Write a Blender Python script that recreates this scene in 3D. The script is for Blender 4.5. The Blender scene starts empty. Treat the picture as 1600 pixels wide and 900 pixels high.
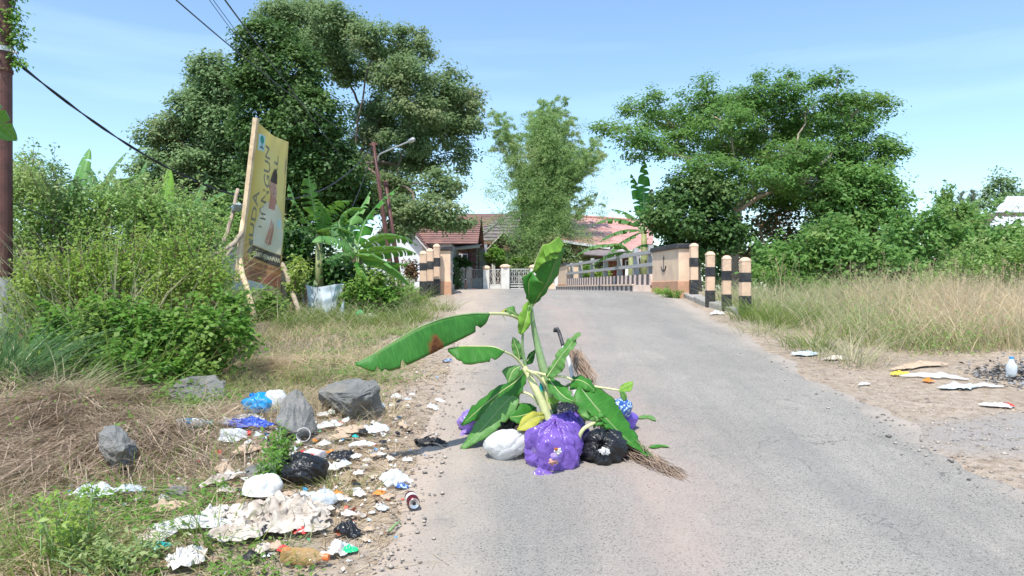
import bpy, math, random
import numpy as np
from mathutils import Vector, noise, Matrix

SC = bpy.context.scene
F = 1155.0                      # focal length in pixels of the 1600 px wide frame
# ------------------------------------------------------------------ camera
cam = bpy.data.cameras.new('camera'); cam.sensor_width = 36; cam.lens = 26.0
cam.clip_start = .05; cam.clip_end = 3000
co = bpy.data.objects.new('camera', cam); SC.collection.objects.link(co)
co.location = (0, 0, 1.5); co.rotation_euler = (math.radians(90), 0, 0)
SC.camera = co
# ------------------------------------------------------------------ light
SUN_EL, SUN_AZ = math.radians(63), math.radians(200)
W = bpy.data.worlds.new('World'); SC.world = W; W.use_nodes = True
nt = W.node_tree; bg = nt.nodes['Background']
sk = nt.nodes.new('ShaderNodeTexSky'); sk.sky_type = 'NISHITA'; sk.sun_disc = False
sk.sun_elevation = SUN_EL; sk.sun_rotation = SUN_AZ
sk.air_density = 1.0; sk.dust_density = .75; sk.ozone_density = 1.3; sk.altitude = 0
tcw = nt.nodes.new('ShaderNodeTexCoord')
mpw = nt.nodes.new('ShaderNodeMapping'); mpw.inputs['Scale'].default_value = (1.2, 1.2, 11)
nzw = nt.nodes.new('ShaderNodeTexNoise'); nzw.inputs['Scale'].default_value = 1.6; nzw.inputs['Detail'].default_value = 5
rpw = nt.nodes.new('ShaderNodeMapRange'); rpw.inputs[1].default_value = .54; rpw.inputs[2].default_value = .8
rpw.inputs[3].default_value = 0; rpw.inputs[4].default_value = .1
mxw = nt.nodes.new('ShaderNodeMixRGB'); mxw.inputs[2].default_value = (8.2, 9.0, 9.8, 1)
nt.links.new(tcw.outputs['Generated'], mpw.inputs[0]); nt.links.new(mpw.outputs[0], nzw.inputs[0])
nt.links.new(nzw.outputs[0], rpw.inputs[0]); nt.links.new(rpw.outputs[0], mxw.inputs[0])
nt.links.new(sk.outputs[0], mxw.inputs[1]); tnw = nt.nodes.new('ShaderNodeMixRGB'); tnw.blend_type = 'MULTIPLY'; tnw.inputs[0].default_value = 1; tnw.inputs[2].default_value = (1.04, 1.14, 1.18, 1)
nt.links.new(mxw.outputs[0], tnw.inputs[1]); nt.links.new(tnw.outputs[0], bg.inputs[0])
bg.inputs[1].default_value = .15
sd = Vector((math.sin(SUN_AZ)*math.cos(SUN_EL), math.cos(SUN_AZ)*math.cos(SUN_EL), math.sin(SUN_EL)))
sl = bpy.data.lights.new('sun', 'SUN'); sl.energy = 3.9; sl.angle = math.radians(.5); sl.color = (1, .95, .87)
so = bpy.data.objects.new('sun', sl); SC.collection.objects.link(so)
so.rotation_euler = sd.to_track_quat('Z', 'Y').to_euler(); so.location = (-5, -10, 20)
SC.view_settings.view_transform = 'Standard'; SC.view_settings.look = 'None'
SC.view_settings.exposure = .52; SC.view_settings.gamma = 1
SC.cycles.max_bounces = 6; SC.cycles.transparent_max_bounces = 8

rnd = random.Random(7)
rng = np.random.default_rng(7)

# ------------------------------------------------------------------ geometry of the place
SL = .0996
def base_z(Y):
    a = SL*np.asarray(Y, dtype=float); b = 1.43; k = .16
    a = np.maximum(a, -.6)
    h = np.clip(.5+.5*(b-a)/k, 0, 1)
    return b*(1-h)+a*h - k*h*(1-h)
def xl(Y): return np.interp(Y, [0, 8, 14, 30, 34, 38], [-.6, -.62, -1.12, -2.2, -9, -40])
def xr(Y): return np.interp(Y, [0, 8, 10.5, 13.5, 28, 33, 38], [2.75, 2.8, 3.0, 3.0, 2.0, 5, 40])
def vn(x, y, s, seed=0.):
    """smooth value noise, vectorised, -1..1"""
    x = np.asarray(x, float)*s+seed*17.3+1000; y = np.asarray(y, float)*s+seed*5.1+1000
    xi = np.floor(x); yi = np.floor(y); fx = x-xi; fy = y-yi
    fx = fx*fx*(3-2*fx); fy = fy*fy*(3-2*fy)
    def h(a, b):
        v = np.sin(a*127.1+b*311.7)*43758.5453
        return (v-np.floor(v))*2-1
    return (h(xi, yi)*(1-fx)+h(xi+1, yi)*fx)*(1-fy)+(h(xi, yi+1)*(1-fx)+h(xi+1, yi+1)*fx)*fy
def gz(X, Y):
    X = np.asarray(X, float); Y = np.asarray(Y, float)
    z = base_z(Y)
    road = np.minimum(X-xl(Y), xr(Y)-X)           # >0 inside the road
    off = np.clip(-road/.8, 0, 1)
    z = z+off*(.035*vn(X, Y, 1.1, 1)+.02*vn(X, Y, 3.1, 2))+np.clip(off*3, 0, 1)*.008*vn(X, Y, 9, 3)
    z = z-.03*np.clip(road/.12, 0, 1)
    z = z+.2*np.exp(-(((X+3.5)/.75)**2+((Y-5.2)/.85)**2))     # bank under the straw
    bank = np.exp(-(((X+3.3)/1.1)**2+((Y-5.0)/1.0)**2)**2)
    z = z+bank*(.07*vn(X, Y, 2.3, 33)+.04*vn(X, Y, 5, 34))
    z = z+.1*np.exp(-(((X-5.6)/1.2)**2+((Y-7.4)/.7)**2))
    for sx in (-1, 1):                                   # stream cut either side of the bridge
        d = np.abs(Y-21)/5
        w = np.clip((np.abs(X-.5)-3.6)/1.5, 0, 1)*np.clip(1-np.maximum(X*sx, 0)/400, 0, 1)
    z = z-1.3*w*np.clip(1.2-d, 0, 1)*(np.abs(X) < 60)
    return z
def G(px, py):
    """the point of the ground seen at a pixel of the photograph"""
    Ys = np.linspace(2., 16., 1400); Xs = (px-800)*Ys/F
    hit = np.nonzero(1.5-(py-450)*Ys/F < gz(Xs, Ys))[0]
    Y = Ys[hit[0]] if len(hit) else 1732.5/(py-335.); X = (px-800)*Y/F
    return Vector((X, Y, float(gz(X, Y))))
def P(px, py, Y): return Vector(((px-800)*Y/F, Y, 1.5-(py-450)*Y/F))
def S(n, Y): return n*Y/F

# ------------------------------------------------------------------ materials
def nodes(name):
    m = bpy.data.materials.new(name); m.use_nodes = True
    return m, m.node_tree, m.node_tree.nodes['Principled BSDF']
def mix(t, fac, a, b, mode='MIX'):
    n = t.nodes.new('ShaderNodeMixRGB'); n.blend_type = mode
    for i, v in enumerate((fac, a, b)):
        if hasattr(v, 'links') or isinstance(v, bpy.types.NodeSocket): t.links.new(v, n.inputs[i])
        elif i == 0: n.inputs[0].default_value = v
        else: n.inputs[i].default_value = (*v, 1)
    return n.outputs[0]
def ntex(t, sc, det=4, co='pos', rough=.55, stretch=None):
    n = t.nodes.new('ShaderNodeTexNoise'); n.inputs['Scale'].default_value = sc
    n.inputs['Detail'].default_value = det; n.inputs['Roughness'].default_value = rough
    if co == 'pos': g = t.nodes.new('ShaderNodeNewGeometry').outputs['Position']
    elif co == 'uv': g = t.nodes.new('ShaderNodeTexCoord').outputs['UV']
    else: g = t.nodes.new('ShaderNodeTexCoord').outputs['Object']
    if stretch:
        mp = t.nodes.new('ShaderNodeMapping'); mp.inputs['Scale'].default_value = stretch
        t.links.new(g, mp.inputs[0]); g = mp.outputs[0]
    t.links.new(g, n.inputs[0]); return n.outputs[0]
def rng_(t, v, a, b, c=0., d=1.):
    n = t.nodes.new('ShaderNodeMapRange'); t.links.new(v, n.inputs[0])
    for i, x in enumerate((a, b, c, d)): n.inputs[i+1].default_value = x
    return n.outputs[0]
def math_(t, op, a, b=0.):
    n = t.nodes.new('ShaderNodeMath'); n.operation = op
    for i, v in enumerate((a, b)):
        if isinstance(v, bpy.types.NodeSocket): t.links.new(v, n.inputs[i])
        else: n.inputs[i].default_value = v
    return n.outputs[0]
def bump(t, b, h, st, dist=.02):
    n = t.nodes.new('ShaderNodeBump'); n.inputs['Strength'].default_value = st; n.inputs['Distance'].default_value = dist
    t.links.new(h, n.inputs['Height']); t.links.new(n.outputs[0], b.inputs['Normal']); return n
def island(t): return t.nodes.new('ShaderNodeNewGeometry').outputs['Random Per Island']

def plain(name, col, rough=.6, var=.25, sc=6, bst=.2, bsc=40, metal=0., dirt=None, dsc=2., dfac=.5, spec=.5, co='pos'):
    m, t, b = nodes(name)
    n1 = ntex(t, sc, 5, co)
    c = mix(t, rng_(t, n1, .3, .7), tuple(x*(1-var) for x in col), tuple(min(1, x*(1+var*.6)) for x in col))
    if dirt:
        c = mix(t, rng_(t, ntex(t, dsc, 6, co, .65), .48, .68, 0, dfac), c, dirt)
    t.links.new(c, b.inputs['Base Color']); b.inputs['Roughness'].default_value = rough
    b.inputs['Metallic'].default_value = metal; b.inputs['Specular IOR Level'].default_value = spec
    if bst: bump(t, b, ntex(t, bsc, 3, co), bst, .01)
    return m
def leafy(name, c1, c2, c3=None, tr=.35, rough=.42, big=.5, spec=.4, tcol=None):
    """foliage: per-leaf and per-patch colour, light through the leaf"""
    m, t, b = nodes(name)
    c = mix(t, island(t), c1, c2)
    if c3: c = mix(t, rng_(t, ntex(t, big, 3), .5, .66), c, c3)
    t.links.new(c, b.inputs['Base Color']); b.inputs['Roughness'].default_value = rough
    b.inputs['Specular IOR Level'].default_value = spec
    tl = t.nodes.new('ShaderNodeBsdfTranslucent')
    tc = mix(t, .8, c, tcol or tuple(x*1.6 for x in c2)); t.links.new(tc, tl.inputs[0])
    ms = t.nodes.new('ShaderNodeMixShader'); ms.inputs[0].default_value = tr
    t.links.new(b.outputs[0], ms.inputs[1]); t.links.new(tl.outputs[0], ms.inputs[2])
    t.links.new(ms.outputs[0], t.nodes['Material Output'].inputs[0])
    return m
def banana_mat(name, c1, c2, tr=.3, burn=False, rough=.5):
    """uv: u across -1..1, v along; parallel side veins and a pale midrib"""
    m, t, b = nodes(name)
    uv = t.nodes.new('ShaderNodeTexCoord').outputs['UV']
    sx = t.nodes.new('ShaderNodeSeparateXYZ'); t.links.new(uv, sx.inputs[0])
    au = math_(t, 'ABSOLUTE', sx.outputs[0])
    ph = math_(t, 'ADD', math_(t, 'MULTIPLY', sx.outputs[1], 520.), math_(t, 'MULTIPLY', au, -26.))
    w = math_(t, 'SINE', ph); w = rng_(t, w, -1, 1)
    c = mix(t, rng_(t, ntex(t, 5, 4), .3, .7), c1, c2)
    c = mix(t, math_(t, 'MULTIPLY', w, .22), c, tuple(x*.55 for x in c1))
    c = mix(t, rng_(t, ntex(t, 3.5, 4, 'uv', .6, (.6, 26, 1)), .45, .7, 0, .5), c, tuple(min(1, x*1.7) for x in c2))
    c = mix(t, rng_(t, math_(t, 'ADD', au, math_(t, 'MULTIPLY', ntex(t, 22, 4), .12)), 1.0, 1.06, 0, .8), c, (.24, .17, .06))
    c = mix(t, rng_(t, ntex(t, 14, 5, 'pos', .7), .63, .72, 0, .5), c, (.25, .22, .06))
    if burn:
        dx = math_(t, 'SUBTRACT', sx.outputs[1], .46); dy = math_(t, 'SUBTRACT', sx.outputs[0], .85)
        d = math_(t, 'ADD', math_(t, 'MULTIPLY', math_(t, 'MULTIPLY', dx, dx), 50), math_(t, 'MULTIPLY', dy, dy))
        d = math_(t, 'ADD', d, math_(t, 'MULTIPLY', ntex(t, 30, 4), .35))
        c = mix(t, rng_(t, d, .26, .36, 1, 0), c, (.26, .1, .03))
        c = mix(t, rng_(t, d, .18, .27, 1, 0), c, (.1, .03, .012))
    rib = rng_(t, au, .02, .06, 1, 0)
    c = mix(t, rib, c, (.34, .42, .13))
    t.links.new(c, b.inputs['Base Color']); b.inputs['Roughness'].default_value = rough; b.inputs['Specular IOR Level'].default_value = .35
    bump(t, b, w, .12, .003)
    tl = t.nodes.new('ShaderNodeBsdfTranslucent'); t.links.new(mix(t, .7, c, (.22, .42, .03)), tl.inputs[0])
    ms = t.nodes.new('ShaderNodeMixShader'); ms.inputs[0].default_value = tr
    t.links.new(b.outputs[0], ms.inputs[1]); t.links.new(tl.outputs[0], ms.inputs[2])
    t.links.new(ms.outputs[0], t.nodes['Material Output'].inputs[0])
    return m
def bagmat(name, col, rough=.22, tr=.0, tcol=None, bst=.4, wr=9):
    m, t, b = nodes(name)
    n1 = ntex(t, 30, 5); n2 = ntex(t, wr, 4, 'pos', .5)
    rid = math_(t, 'ABSOLUTE', math_(t, 'SUBTRACT', n2, .5))
    rid2 = math_(t, 'ABSOLUTE', math_(t, 'SUBTRACT', ntex(t, wr*4, 3), .5))
    c = mix(t, rng_(t, n1, .3, .7), tuple(x*.85 for x in col), tuple(min(1, x*1.12) for x in col))
    t.links.new(c, b.inputs['Base Color']); b.inputs['Roughness'].default_value = rough
    h = math_(t, 'ADD', math_(t, 'MULTIPLY', math_(t, 'POWER', rid, .7), 2.2), math_(t, 'MULTIPLY', rid2, .4))
    bump(t, b, h, bst, .02)
    if tr:
        tl = t.nodes.new('ShaderNodeBsdfTranslucent'); tl.inputs[0].default_value = (*(tcol or col), 1)
        ms = t.nodes.new('ShaderNodeMixShader'); ms.inputs[0].default_value = tr
        t.links.new(b.outputs[0], ms.inputs[1]); t.links.new(tl.outputs[0], ms.inputs[2])
        t.links.new(ms.outputs[0], t.nodes['Material Output'].inputs[0])
    return m
def clear(name, col=(.85, .9, .92), al=.45, rough=.12):
    m, t, b = nodes(name)
    b.inputs['Base Color'].default_value = (*col, 1); b.inputs['Roughness'].default_value = rough
    fr = t.nodes.new('ShaderNodeLayerWeight'); fr.inputs[0].default_value = .35
    tp = t.nodes.new('ShaderNodeBsdfTransparent'); ms = t.nodes.new('ShaderNodeMixShader')
    t.links.new(rng_(t, fr.outputs['Facing'], 0, 1, al, .95), ms.inputs[0])
    t.links.new(tp.outputs[0], ms.inputs[1]); t.links.new(b.outputs[0], ms.inputs[2])
    t.links.new(ms.outputs[0], t.nodes['Material Output'].inputs[0])
    bump(t, b, ntex(t, 60, 3), .3, .004)
    return m

M = {}
M['black_paint'] = plain('black_paint', (.025, .026, .03), .55, .3, 8, .2, 60, dirt=(.12, .11, .1), dsc=9, dfac=.5)
M['peach'] = plain('peach_paint', (.74, .52, .36), .8, .14, 7, .4, 40, dirt=(.42, .3, .22), dsc=5, dfac=.65)
M['peach_pale'] = plain('peach_pale_paint', (.8, .6, .42), .8, .12, 3, .35, 40, dirt=(.6, .4, .32), dsc=2.6, dfac=.6)
M['plinth'] = plain('plinth_paint', (.6, .33, .2), .75, .15, 4, .3, 40, dirt=(.3, .2, .14), dsc=5, dfac=.6)
M['concrete'] = plain('concrete', (.36, .34, .31), .85, .2, 8, .4, 50, dirt=(.16, .15, .13), dsc=5, dfac=.6)
M['rail'] = plain('rail_grey', (.42, .42, .41), .7, .15, 6, .2, 40, dirt=(.2, .19, .17), dsc=6, dfac=.5)
M['rust'] = plain('rusty_steel', (.14, .055, .042), .6, .35, 6, .3, 50, dirt=(.08, .035, .025), dsc=7, dfac=.7)
M['pole_white'] = plain('peeling_white', (.52, .52, .52), .6, .12, 9, .3, 50, dirt=(.17, .06, .05), dsc=7, dfac=.95)
M['pole_dark'] = plain('pole_dark', (.06, .03, .028), .7, .3, 9, .3, 50)
M['wood'] = plain('pale_wood', (.74, .56, .36), .75, .2, 10, .3, 60, dirt=(.3, .18, .1), dsc=6, dfac=.5)
M['wood_old'] = plain('weathered_wood', (.4, .32, .24), .85, .3, 12, .5, 50, dirt=(.15, .12, .09), dsc=8, dfac=.6)
M['bark'] = plain('bark', (.16, .12, .09), .9, .4, 4, .7, 14, dirt=(.3, .26, .21), dsc=3, dfac=.6)
M['bark_pale'] = plain('pale_bark', (.36, .29, .23), .9, .3, 4, .6, 14, dirt=(.14, .1, .08), dsc=3, dfac=.7)
M['cable'] = plain('cable_black', (.025, .025, .03), .5, .2, 9, 0)
M['steel'] = plain('galvanised', (.55, .56, .57), .4, .1, 9, 0, metal=.6)
M['stem_pale'] = plain('banana_stem_pale', (.6, .62, .3), .45, .15, 12, .15, 60, dirt=(.4, .45, .18), dsc=9, dfac=.5)
M['stem_green'] = plain('banana_stem_green', (.2, .32, .13), .45, .2, 12, .15, 60, dirt=(.32, .4, .18), dsc=9, dfac=.5)
M['pstem'] = plain('pseudostem', (.3, .33, .14), .6, .3, 6, .3, 30, dirt=(.14, .09, .05), dsc=5, dfac=.8)
M['ban'] = banana_mat('banana_leaf', (.035, .17, .02), (.06, .25, .03))
M['ban_burn'] = banana_mat('banana_leaf_scorched', (.035, .17, .025), (.06, .24, .035), burn=True)
M['ban_lt'] = banana_mat('banana_leaf_light', (.22, .46, .05), (.3, .54, .08), .45)
M['ban_mid'] = banana_mat('banana_leaf_mid', (.1, .27, .06), (.16, .35, .09), .3, rough=.45)
M['ban_yel'] = banana_mat('banana_leaf_yellow', (.5, .5, .06), (.62, .58, .1), .4)
M['ban_far'] = banana_mat('banana_leaf_far', (.06, .17, .05), (.11, .25, .07), .35)
M['ban_dry'] = banana_mat('banana_leaf_dry', (.32, .16, .07), (.42, .24, .12), .2, rough=.8)
M['asphalt_dust'] = None

# ------------------------------------------------------------------ mesh building
def tag(o, label=None, cat=None, group=None, kind=None):
    if label: o['label'] = label
    if cat: o['category'] = cat
    if group: o['group'] = group
    if kind: o['kind'] = kind
    return o
def empty(name, loc, label=None, cat=None, group=None):
    o = bpy.data.objects.new(name, None); SC.collection.objects.link(o)
    o.location = loc; o.empty_display_size = .1
    return tag(o, label, cat, group)
def link(name, me, mats, parent=None, smooth=False):
    for m in (mats if isinstance(mats, (list, tuple)) else [mats]): me.materials.append(m)
    if smooth: me.polygons.foreach_set('use_smooth', [True]*len(me.polygons))
    o = bpy.data.objects.new(name, me); SC.collection.objects.link(o)
    if parent:
        o.parent = parent; o.location = -Vector(parent.location) if parent.parent is None else (0, 0, 0)
        if parent.parent is None and parent.rotation_euler != (0, 0, 0): pass
    return o
class MB:
    def __init__(s): s.v = []; s.f = []; s.m = []; s.uv = None
    def add(s, vs, fs, mi=0):
        n = len(s.v); s.v += [tuple(v) for v in vs]; s.f += [tuple(i+n for i in f) for f in fs]; s.m += [mi]*len(fs)
        return s
    def box(s, x0, x1, y0, y1, z0, z1, mi=0):
        vs = [(x, y, z) for z in (z0, z1) for y in (y0, y1) for x in (x0, x1)]
        return s.add(vs, [(0, 2, 3, 1), (4, 5, 7, 6), (0, 1, 5, 4), (2, 6, 7, 3), (0, 4, 6, 2), (1, 3, 7, 5)], mi)
    def beam(s, a, b, w, h=None, mi=0, up=Vector((0, 0, 1))):
        a = Vector(a); b = Vector(b); h = h or w; d = (b-a).normalized()
        sd_ = d.cross(up)
        if sd_.length < 1e-3: sd_ = Vector((1, 0, 0))
        sd_.normalize(); u = sd_.cross(d)
        vs = [p+sd_*i*w/2+u*j*h/2 for p in (a, b) for i, j in ((-1, -1), (1, -1), (1, 1), (-1, 1))]
        return s.add(vs, [(3, 2, 1, 0), (4, 5, 6, 7), (0, 1, 5, 4), (1, 2, 6, 5), (2, 3, 7, 6), (3, 0, 4, 7)], mi)
    def tube(s, pts, rad, n=7, mi=0, caps=True):
        pts = [Vector(p) for p in pts]; k = len(pts)
        if not hasattr(rad, '__len__'): rad = [rad]*k
        vs = []; fs = []; ref = None
        for i, p in enumerate(pts):
            d = (pts[min(i+1, k-1)]-pts[max(i-1, 0)]).normalized()
            if ref is None: ref = d.orthogonal().normalized()
            ref = (ref-d*ref.dot(d))
            ref = ref.normalized() if ref.length > 1e-4 else d.orthogonal().normalized()
            b = d.cross(ref)
            for j in range(n):
                a = 2*math.pi*j/n; vs.append(p+(ref*math.cos(a)+b*math.sin(a))*rad[i])
        for i in range(k-1):
            for j in range(n):
                fs.append((i*n+j, i*n+(j+1) % n, (i+1)*n+(j+1) % n, (i+1)*n+j))
        if caps: fs.append(tuple(range(n-1, -1, -1))); fs.append(tuple((k-1)*n+j for j in range(n)))
        return s.add(vs, fs, mi)
    def lathe(s, prof, a, axis, n=16, mi=0):
        """prof: (t, r) along the axis from a"""
        axis = Vector(axis).normalized(); a = Vector(a)
        u = axis.orthogonal().normalized(); w = axis.cross(u); vs = []; fs = []
        for t_, r in prof:
            for j in range(n):
                an = 2*math.pi*j/n; vs.append(a+axis*t_+(u*math.cos(an)+w*math.sin(an))*max(r, 1e-4))
        for i in range(len(prof)-1):
            for j in range(n): fs.append((i*n+j, i*n+(j+1) % n, (i+1)*n+(j+1) % n, (i+1)*n+j))
        fs.append(tuple(range(n-1, -1, -1))); fs.append(tuple((len(prof)-1)*n+j for j in range(n)))
        return s.add(vs, fs, mi)
    def build(s, name, mats, parent=None, smooth=False):
        me = bpy.data.meshes.new(name); me.from_pydata([tuple(v) for v in s.v], [], s.f)
        me.polygons.foreach_set('material_index', s.m); me.update()
        return link(name, me, mats, parent, smooth)
def npmesh(name, V, Q, mats, parent=None, uv=None, smooth=False, k=4, mi=None):
    """fast mesh from arrays: V n x 3, Q m x k"""
    me = bpy.data.meshes.new(name); V = np.asarray(V, dtype=np.float32); Q = np.asarray(Q, dtype=np.int32)
    me.vertices.add(len(V)); me.vertices.foreach_set('co', V.ravel())
    me.loops.add(Q.size); me.loops.foreach_set('vertex_index', Q.ravel())
    me.polygons.add(len(Q)); me.polygons.foreach_set('loop_start', np.arange(len(Q), dtype=np.int32)*k)
    if uv is not None:
        l = me.uv_layers.new(name='UVMap'); l.data.foreach_set('uv', np.asarray(uv, dtype=np.float32)[Q.ravel()].ravel())
    if mi is not None: me.polygons.foreach_set('material_index', np.asarray(mi, dtype=np.int32))
    me.update(calc_edges=True); me.validate()
    return link(name, me, mats, parent, smooth)
def grid_faces(r, c):
    i = np.arange(r-1)[:, None]*c+np.arange(c-1)[None, :]
    return np.stack([i, i+1, i+c+1, i+c], -1).reshape(-1, 4)
def unit(a): return a/np.maximum(np.linalg.norm(a, axis=-1, keepdims=True), 1e-9)
def leaf_arrays(C, size, aspect=.45, up=.6, fold=.18, droop=0., out=None):
    """diamond leaves folded on the midrib: 4 vertices, one bent quad each"""
    n = len(C); L = size*(rng.uniform(.65, 1.25, n))[:, None]
    N = rng.normal(size=(n, 3)); N = unit(N); N[:, 2] = np.abs(N[:, 2])+up; N = unit(N)
    if out is not None: N = unit(N+out)
    D = rng.normal(size=(n, 3)); D[:, 2] -= droop; D = unit(D-N*(D*N).sum(1, keepdims=True))
    D[:, 2] -= droop*.6; D = unit(D)
    Sd = np.cross(D, N)
    a = C-D*L*.5; b = C+D*L*.5; mid = C-N*L*fold*.5
    l = C+Sd*L*aspect*.5+N*L*fold*.5; r = C-Sd*L*aspect*.5+N*L*fold*.5
    V = np.stack([a, l, b, r], 1).reshape(-1, 3)
    Q = np.arange(n*4).reshape(n, 4)
    return V, Q
def foliage(name, C, size, mat, parent, **kw):
    V, Q = leaf_arrays(np.asarray(C), size, **kw)
    return npmesh(name, V, Q, mat, parent)
def blades(base, h, w, lean, droop, seg=3, az=None, tilt=None):
    """curved tapering blades; base n x 3, arrays h, w"""
    n = len(base); az = rng.uniform(0, 2*np.pi, n) if az is None else az
    d = np.stack([np.cos(az), np.sin(az), np.zeros(n)], 1)
    fa = rng.uniform(0, 2*np.pi, n); side = np.stack([np.cos(fa), np.sin(fa), np.zeros(n)], 1)
    V = []
    for i in range(seg+1):
        t = i/seg
        c = base+d*((lean*t+droop*t*t)*h)[:, None]
        c[:, 2] += h*(t-.45*droop*t*t*t)*np.clip(1-.25*np.abs(lean), .1, 1)
        ww = (w*(1-t)**.7*.5)[:, None] if i < seg else (w*.03)[:, None]
        V.append(c-side*ww); V.append(c+side*ww)
    V = np.stack(V, 1); m = 2*(seg+1)
    o = np.arange(n)[:, None, None]*m
    q = np.array([[2*i, 2*i+1, 2*i+3, 2*i+2] for i in range(seg)])[None]
    return V.reshape(-1, 3), (o+q).reshape(-1, 4)
def grass(name, X, Y, h, w, mat, parent=None, lean=(0, .5), droop=(.1, .7), seg=3, dz=-.01, az=None, zf=None):
    X = np.asarray(X); Y = np.asarray(Y); km = keepmask(X, Y); X, Y = X[km], Y[km]; n = len(X)
    if az is not None: az = az[km]
    Z = (zf or gz)(X, Y)+dz
    hh = rng.uniform(h[0], h[1], n); ww = rng.uniform(w[0], w[1], n)
    V, Q = blades(np.stack([X, Y, Z], 1), hh, ww, rng.uniform(*lean, n), rng.uniform(*droop, n), seg, az)
    return npmesh(name, V, Q, mat, parent)
def resample(pts, n):
    """Catmull-Rom through the points, n samples"""
    p = [Vector(x) for x in pts]
    if len(p) == 1: return p*n
    q = [p[0]*2-p[1]]+p+[p[-1]*2-p[-2]]
    L = [0]
    for i in range(len(p)-1): L.append(L[-1]+max((p[i+1]-p[i]).length, 1e-6))
    out = []
    for k in range(n):
        s = L[-1]*k/(n-1); i = 0
        while i < len(p)-2 and s > L[i+1]: i += 1
        t = (s-L[i])/(L[i+1]-L[i]); a, b, c, d = q[i:i+4]
        out.append(.5*((2*b)+(c-a)*t+(2*a-5*b+4*c-d)*t*t+(3*b-a-3*c+d)*t**3))
    return out

# ------------------------------------------------------------------ the setting: ground and road
def axis(fine0, fine1, step, far0, far1, g=1.22):
    a = list(np.arange(fine0, fine1+1e-6, step)); s = step; x = a[-1]
    while x < far1: s *= g; x += s; a.append(x)
    s = step; x = a[0]; pre = []
    while x > far0: s *= g; x -= s; pre.append(x)
    return np.array(pre[::-1]+a)
ax_ = axis(-7, 8.5, .07, -900, 900); ay_ = axis(1.2, 16, .07, -60, 1500, 1.15)
XX, YY = np.meshgrid(ax_, ay_)
ZZ = gz(XX, YY)
m, t, b = nodes('earth')
n_l = ntex(t, .9, 5); n_f = ntex(t, 14, 6, rough=.7); n_g = ntex(t, 60, 3, rough=.7)
c = mix(t, rng_(t, n_l, .35, .65), (.46, .375, .295), (.37, .3, .225))
c = mix(t, rng_(t, n_f, .42, .66), c, (.25, .185, .125))
sp = t.nodes.new('ShaderNodeSeparateXYZ'); t.links.new(t.nodes.new('ShaderNodeNewGeometry').outputs['Position'], sp.inputs[0])
# gravel patch by the road on the right-hand verge
gx = math_(t, 'DIVIDE', math_(t, 'SUBTRACT', sp.outputs[0], 4.2), 1.7); gy = math_(t, 'DIVIDE', math_(t, 'SUBTRACT', sp.outputs[1], 4.95), .55)
gd = math_(t, 'ADD', math_(t, 'MULTIPLY', gx, gx), math_(t, 'MULTIPLY', gy, gy))
gd = math_(t, 'ADD', gd, math_(t, 'MULTIPLY', n_f, 1.6))
c = mix(t, rng_(t, gd, 1.3, 2.1, .75, 0), c, (.3, .29, .28))
# soil darkened by rotting litter at the left
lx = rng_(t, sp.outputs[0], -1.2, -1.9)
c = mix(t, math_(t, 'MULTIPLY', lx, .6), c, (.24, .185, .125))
c = mix(t, rng_(t, sp.outputs[0], -2.2, -2.9, 0, .6), c, (.1, .075, .05))  # darker again under the straw: shade between the straws put into the soil colour
far = rng_(t, sp.outputs[1], 15, 22)
c = mix(t, math_(t, 'MULTIPLY', far, .6), c, (.16, .19, .07))
c = mix(t, rng_(t, n_g, .5, .75, 0, .5), c, (.55, .48, .4))
t.links.new(c, b.inputs['Base Color']); b.inputs['Roughness'].default_value = .95
bump(t, b, math_(t, 'ADD', n_f, math_(t, 'MULTIPLY', n_g, .5)), .9, .03)
M['earth'] = m
g = npmesh('ground', np.stack([XX, YY, ZZ], -1).reshape(-1, 3), grid_faces(len(ay_), len(ax_)), M['earth'], smooth=True)
g['kind'] = 'structure'

m, t, b = nodes('asphalt')
pos = t.nodes.new('ShaderNodeNewGeometry').outputs['Position']
v1 = t.nodes.new('ShaderNodeTexVoronoi'); v1.inputs['Scale'].default_value = 62; t.links.new(pos, v1.inputs[0])
v2 = t.nodes.new('ShaderNodeTexVoronoi'); v2.inputs['Scale'].default_value = 40; t.links.new(pos, v2.inputs[0])
nb = ntex(t, 1.1, 5, rough=.6); nc = ntex(t, 220, 2)
c = mix(t, rng_(t, nb, .35, .68), (.222, .206, .18), (.285, .264, .23))
pit = rng_(t, v1.outputs['Distance'], .08, .42, 1, 0)
nm = ntex(t, 9, 4)
c = mix(t, math_(t, 'MULTIPLY', pit, rng_(t, nm, .3, .7, .6, 1.)), c, (.065, .063, .06))
c = mix(t, rng_(t, v2.outputs['Distance'], .05, .26, .85, 0), c, (.07, .068, .065))
c = mix(t, rng_(t, nc, .5, .7, 0, .8), c, (.52, .49, .44))
# reddish dust: a worn track in the middle, the verges
sp = t.nodes.new('ShaderNodeSeparateXYZ'); t.links.new(pos, sp.inputs[0])
dn = ntex(t, 1.6, 6, rough=.65, stretch=(1, .45, 1))
tr1 = math_(t, 'ABSOLUTE', math_(t, 'SUBTRACT', sp.outputs[0], 0.75))
tr1 = rng_(t, tr1, .1, .75, 1, 0)
dust = math_(t, 'MULTIPLY', tr1, rng_(t, dn, .36, .66))
c = mix(t, math_(t, 'MULTIPLY', dust, .6), c, (.4, .3, .25))
el = rng_(t, math_(t, 'ADD', sp.outputs[0], math_(t, 'MULTIPLY', ntex(t, 3, 5), .5)), -.3, .25, 1, 0)
c = mix(t, math_(t, 'MULTIPLY', el, .9), c, (.44, .355, .28))
er = rng_(t, math_(t, 'ADD', sp.outputs[0], math_(t, 'MULTIPLY', ntex(t, 2.4, 5), .5)), 2.85, 3.1)
c = mix(t, math_(t, 'MULTIPLY', er, .6), c, (.46, .38, .31))
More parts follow.
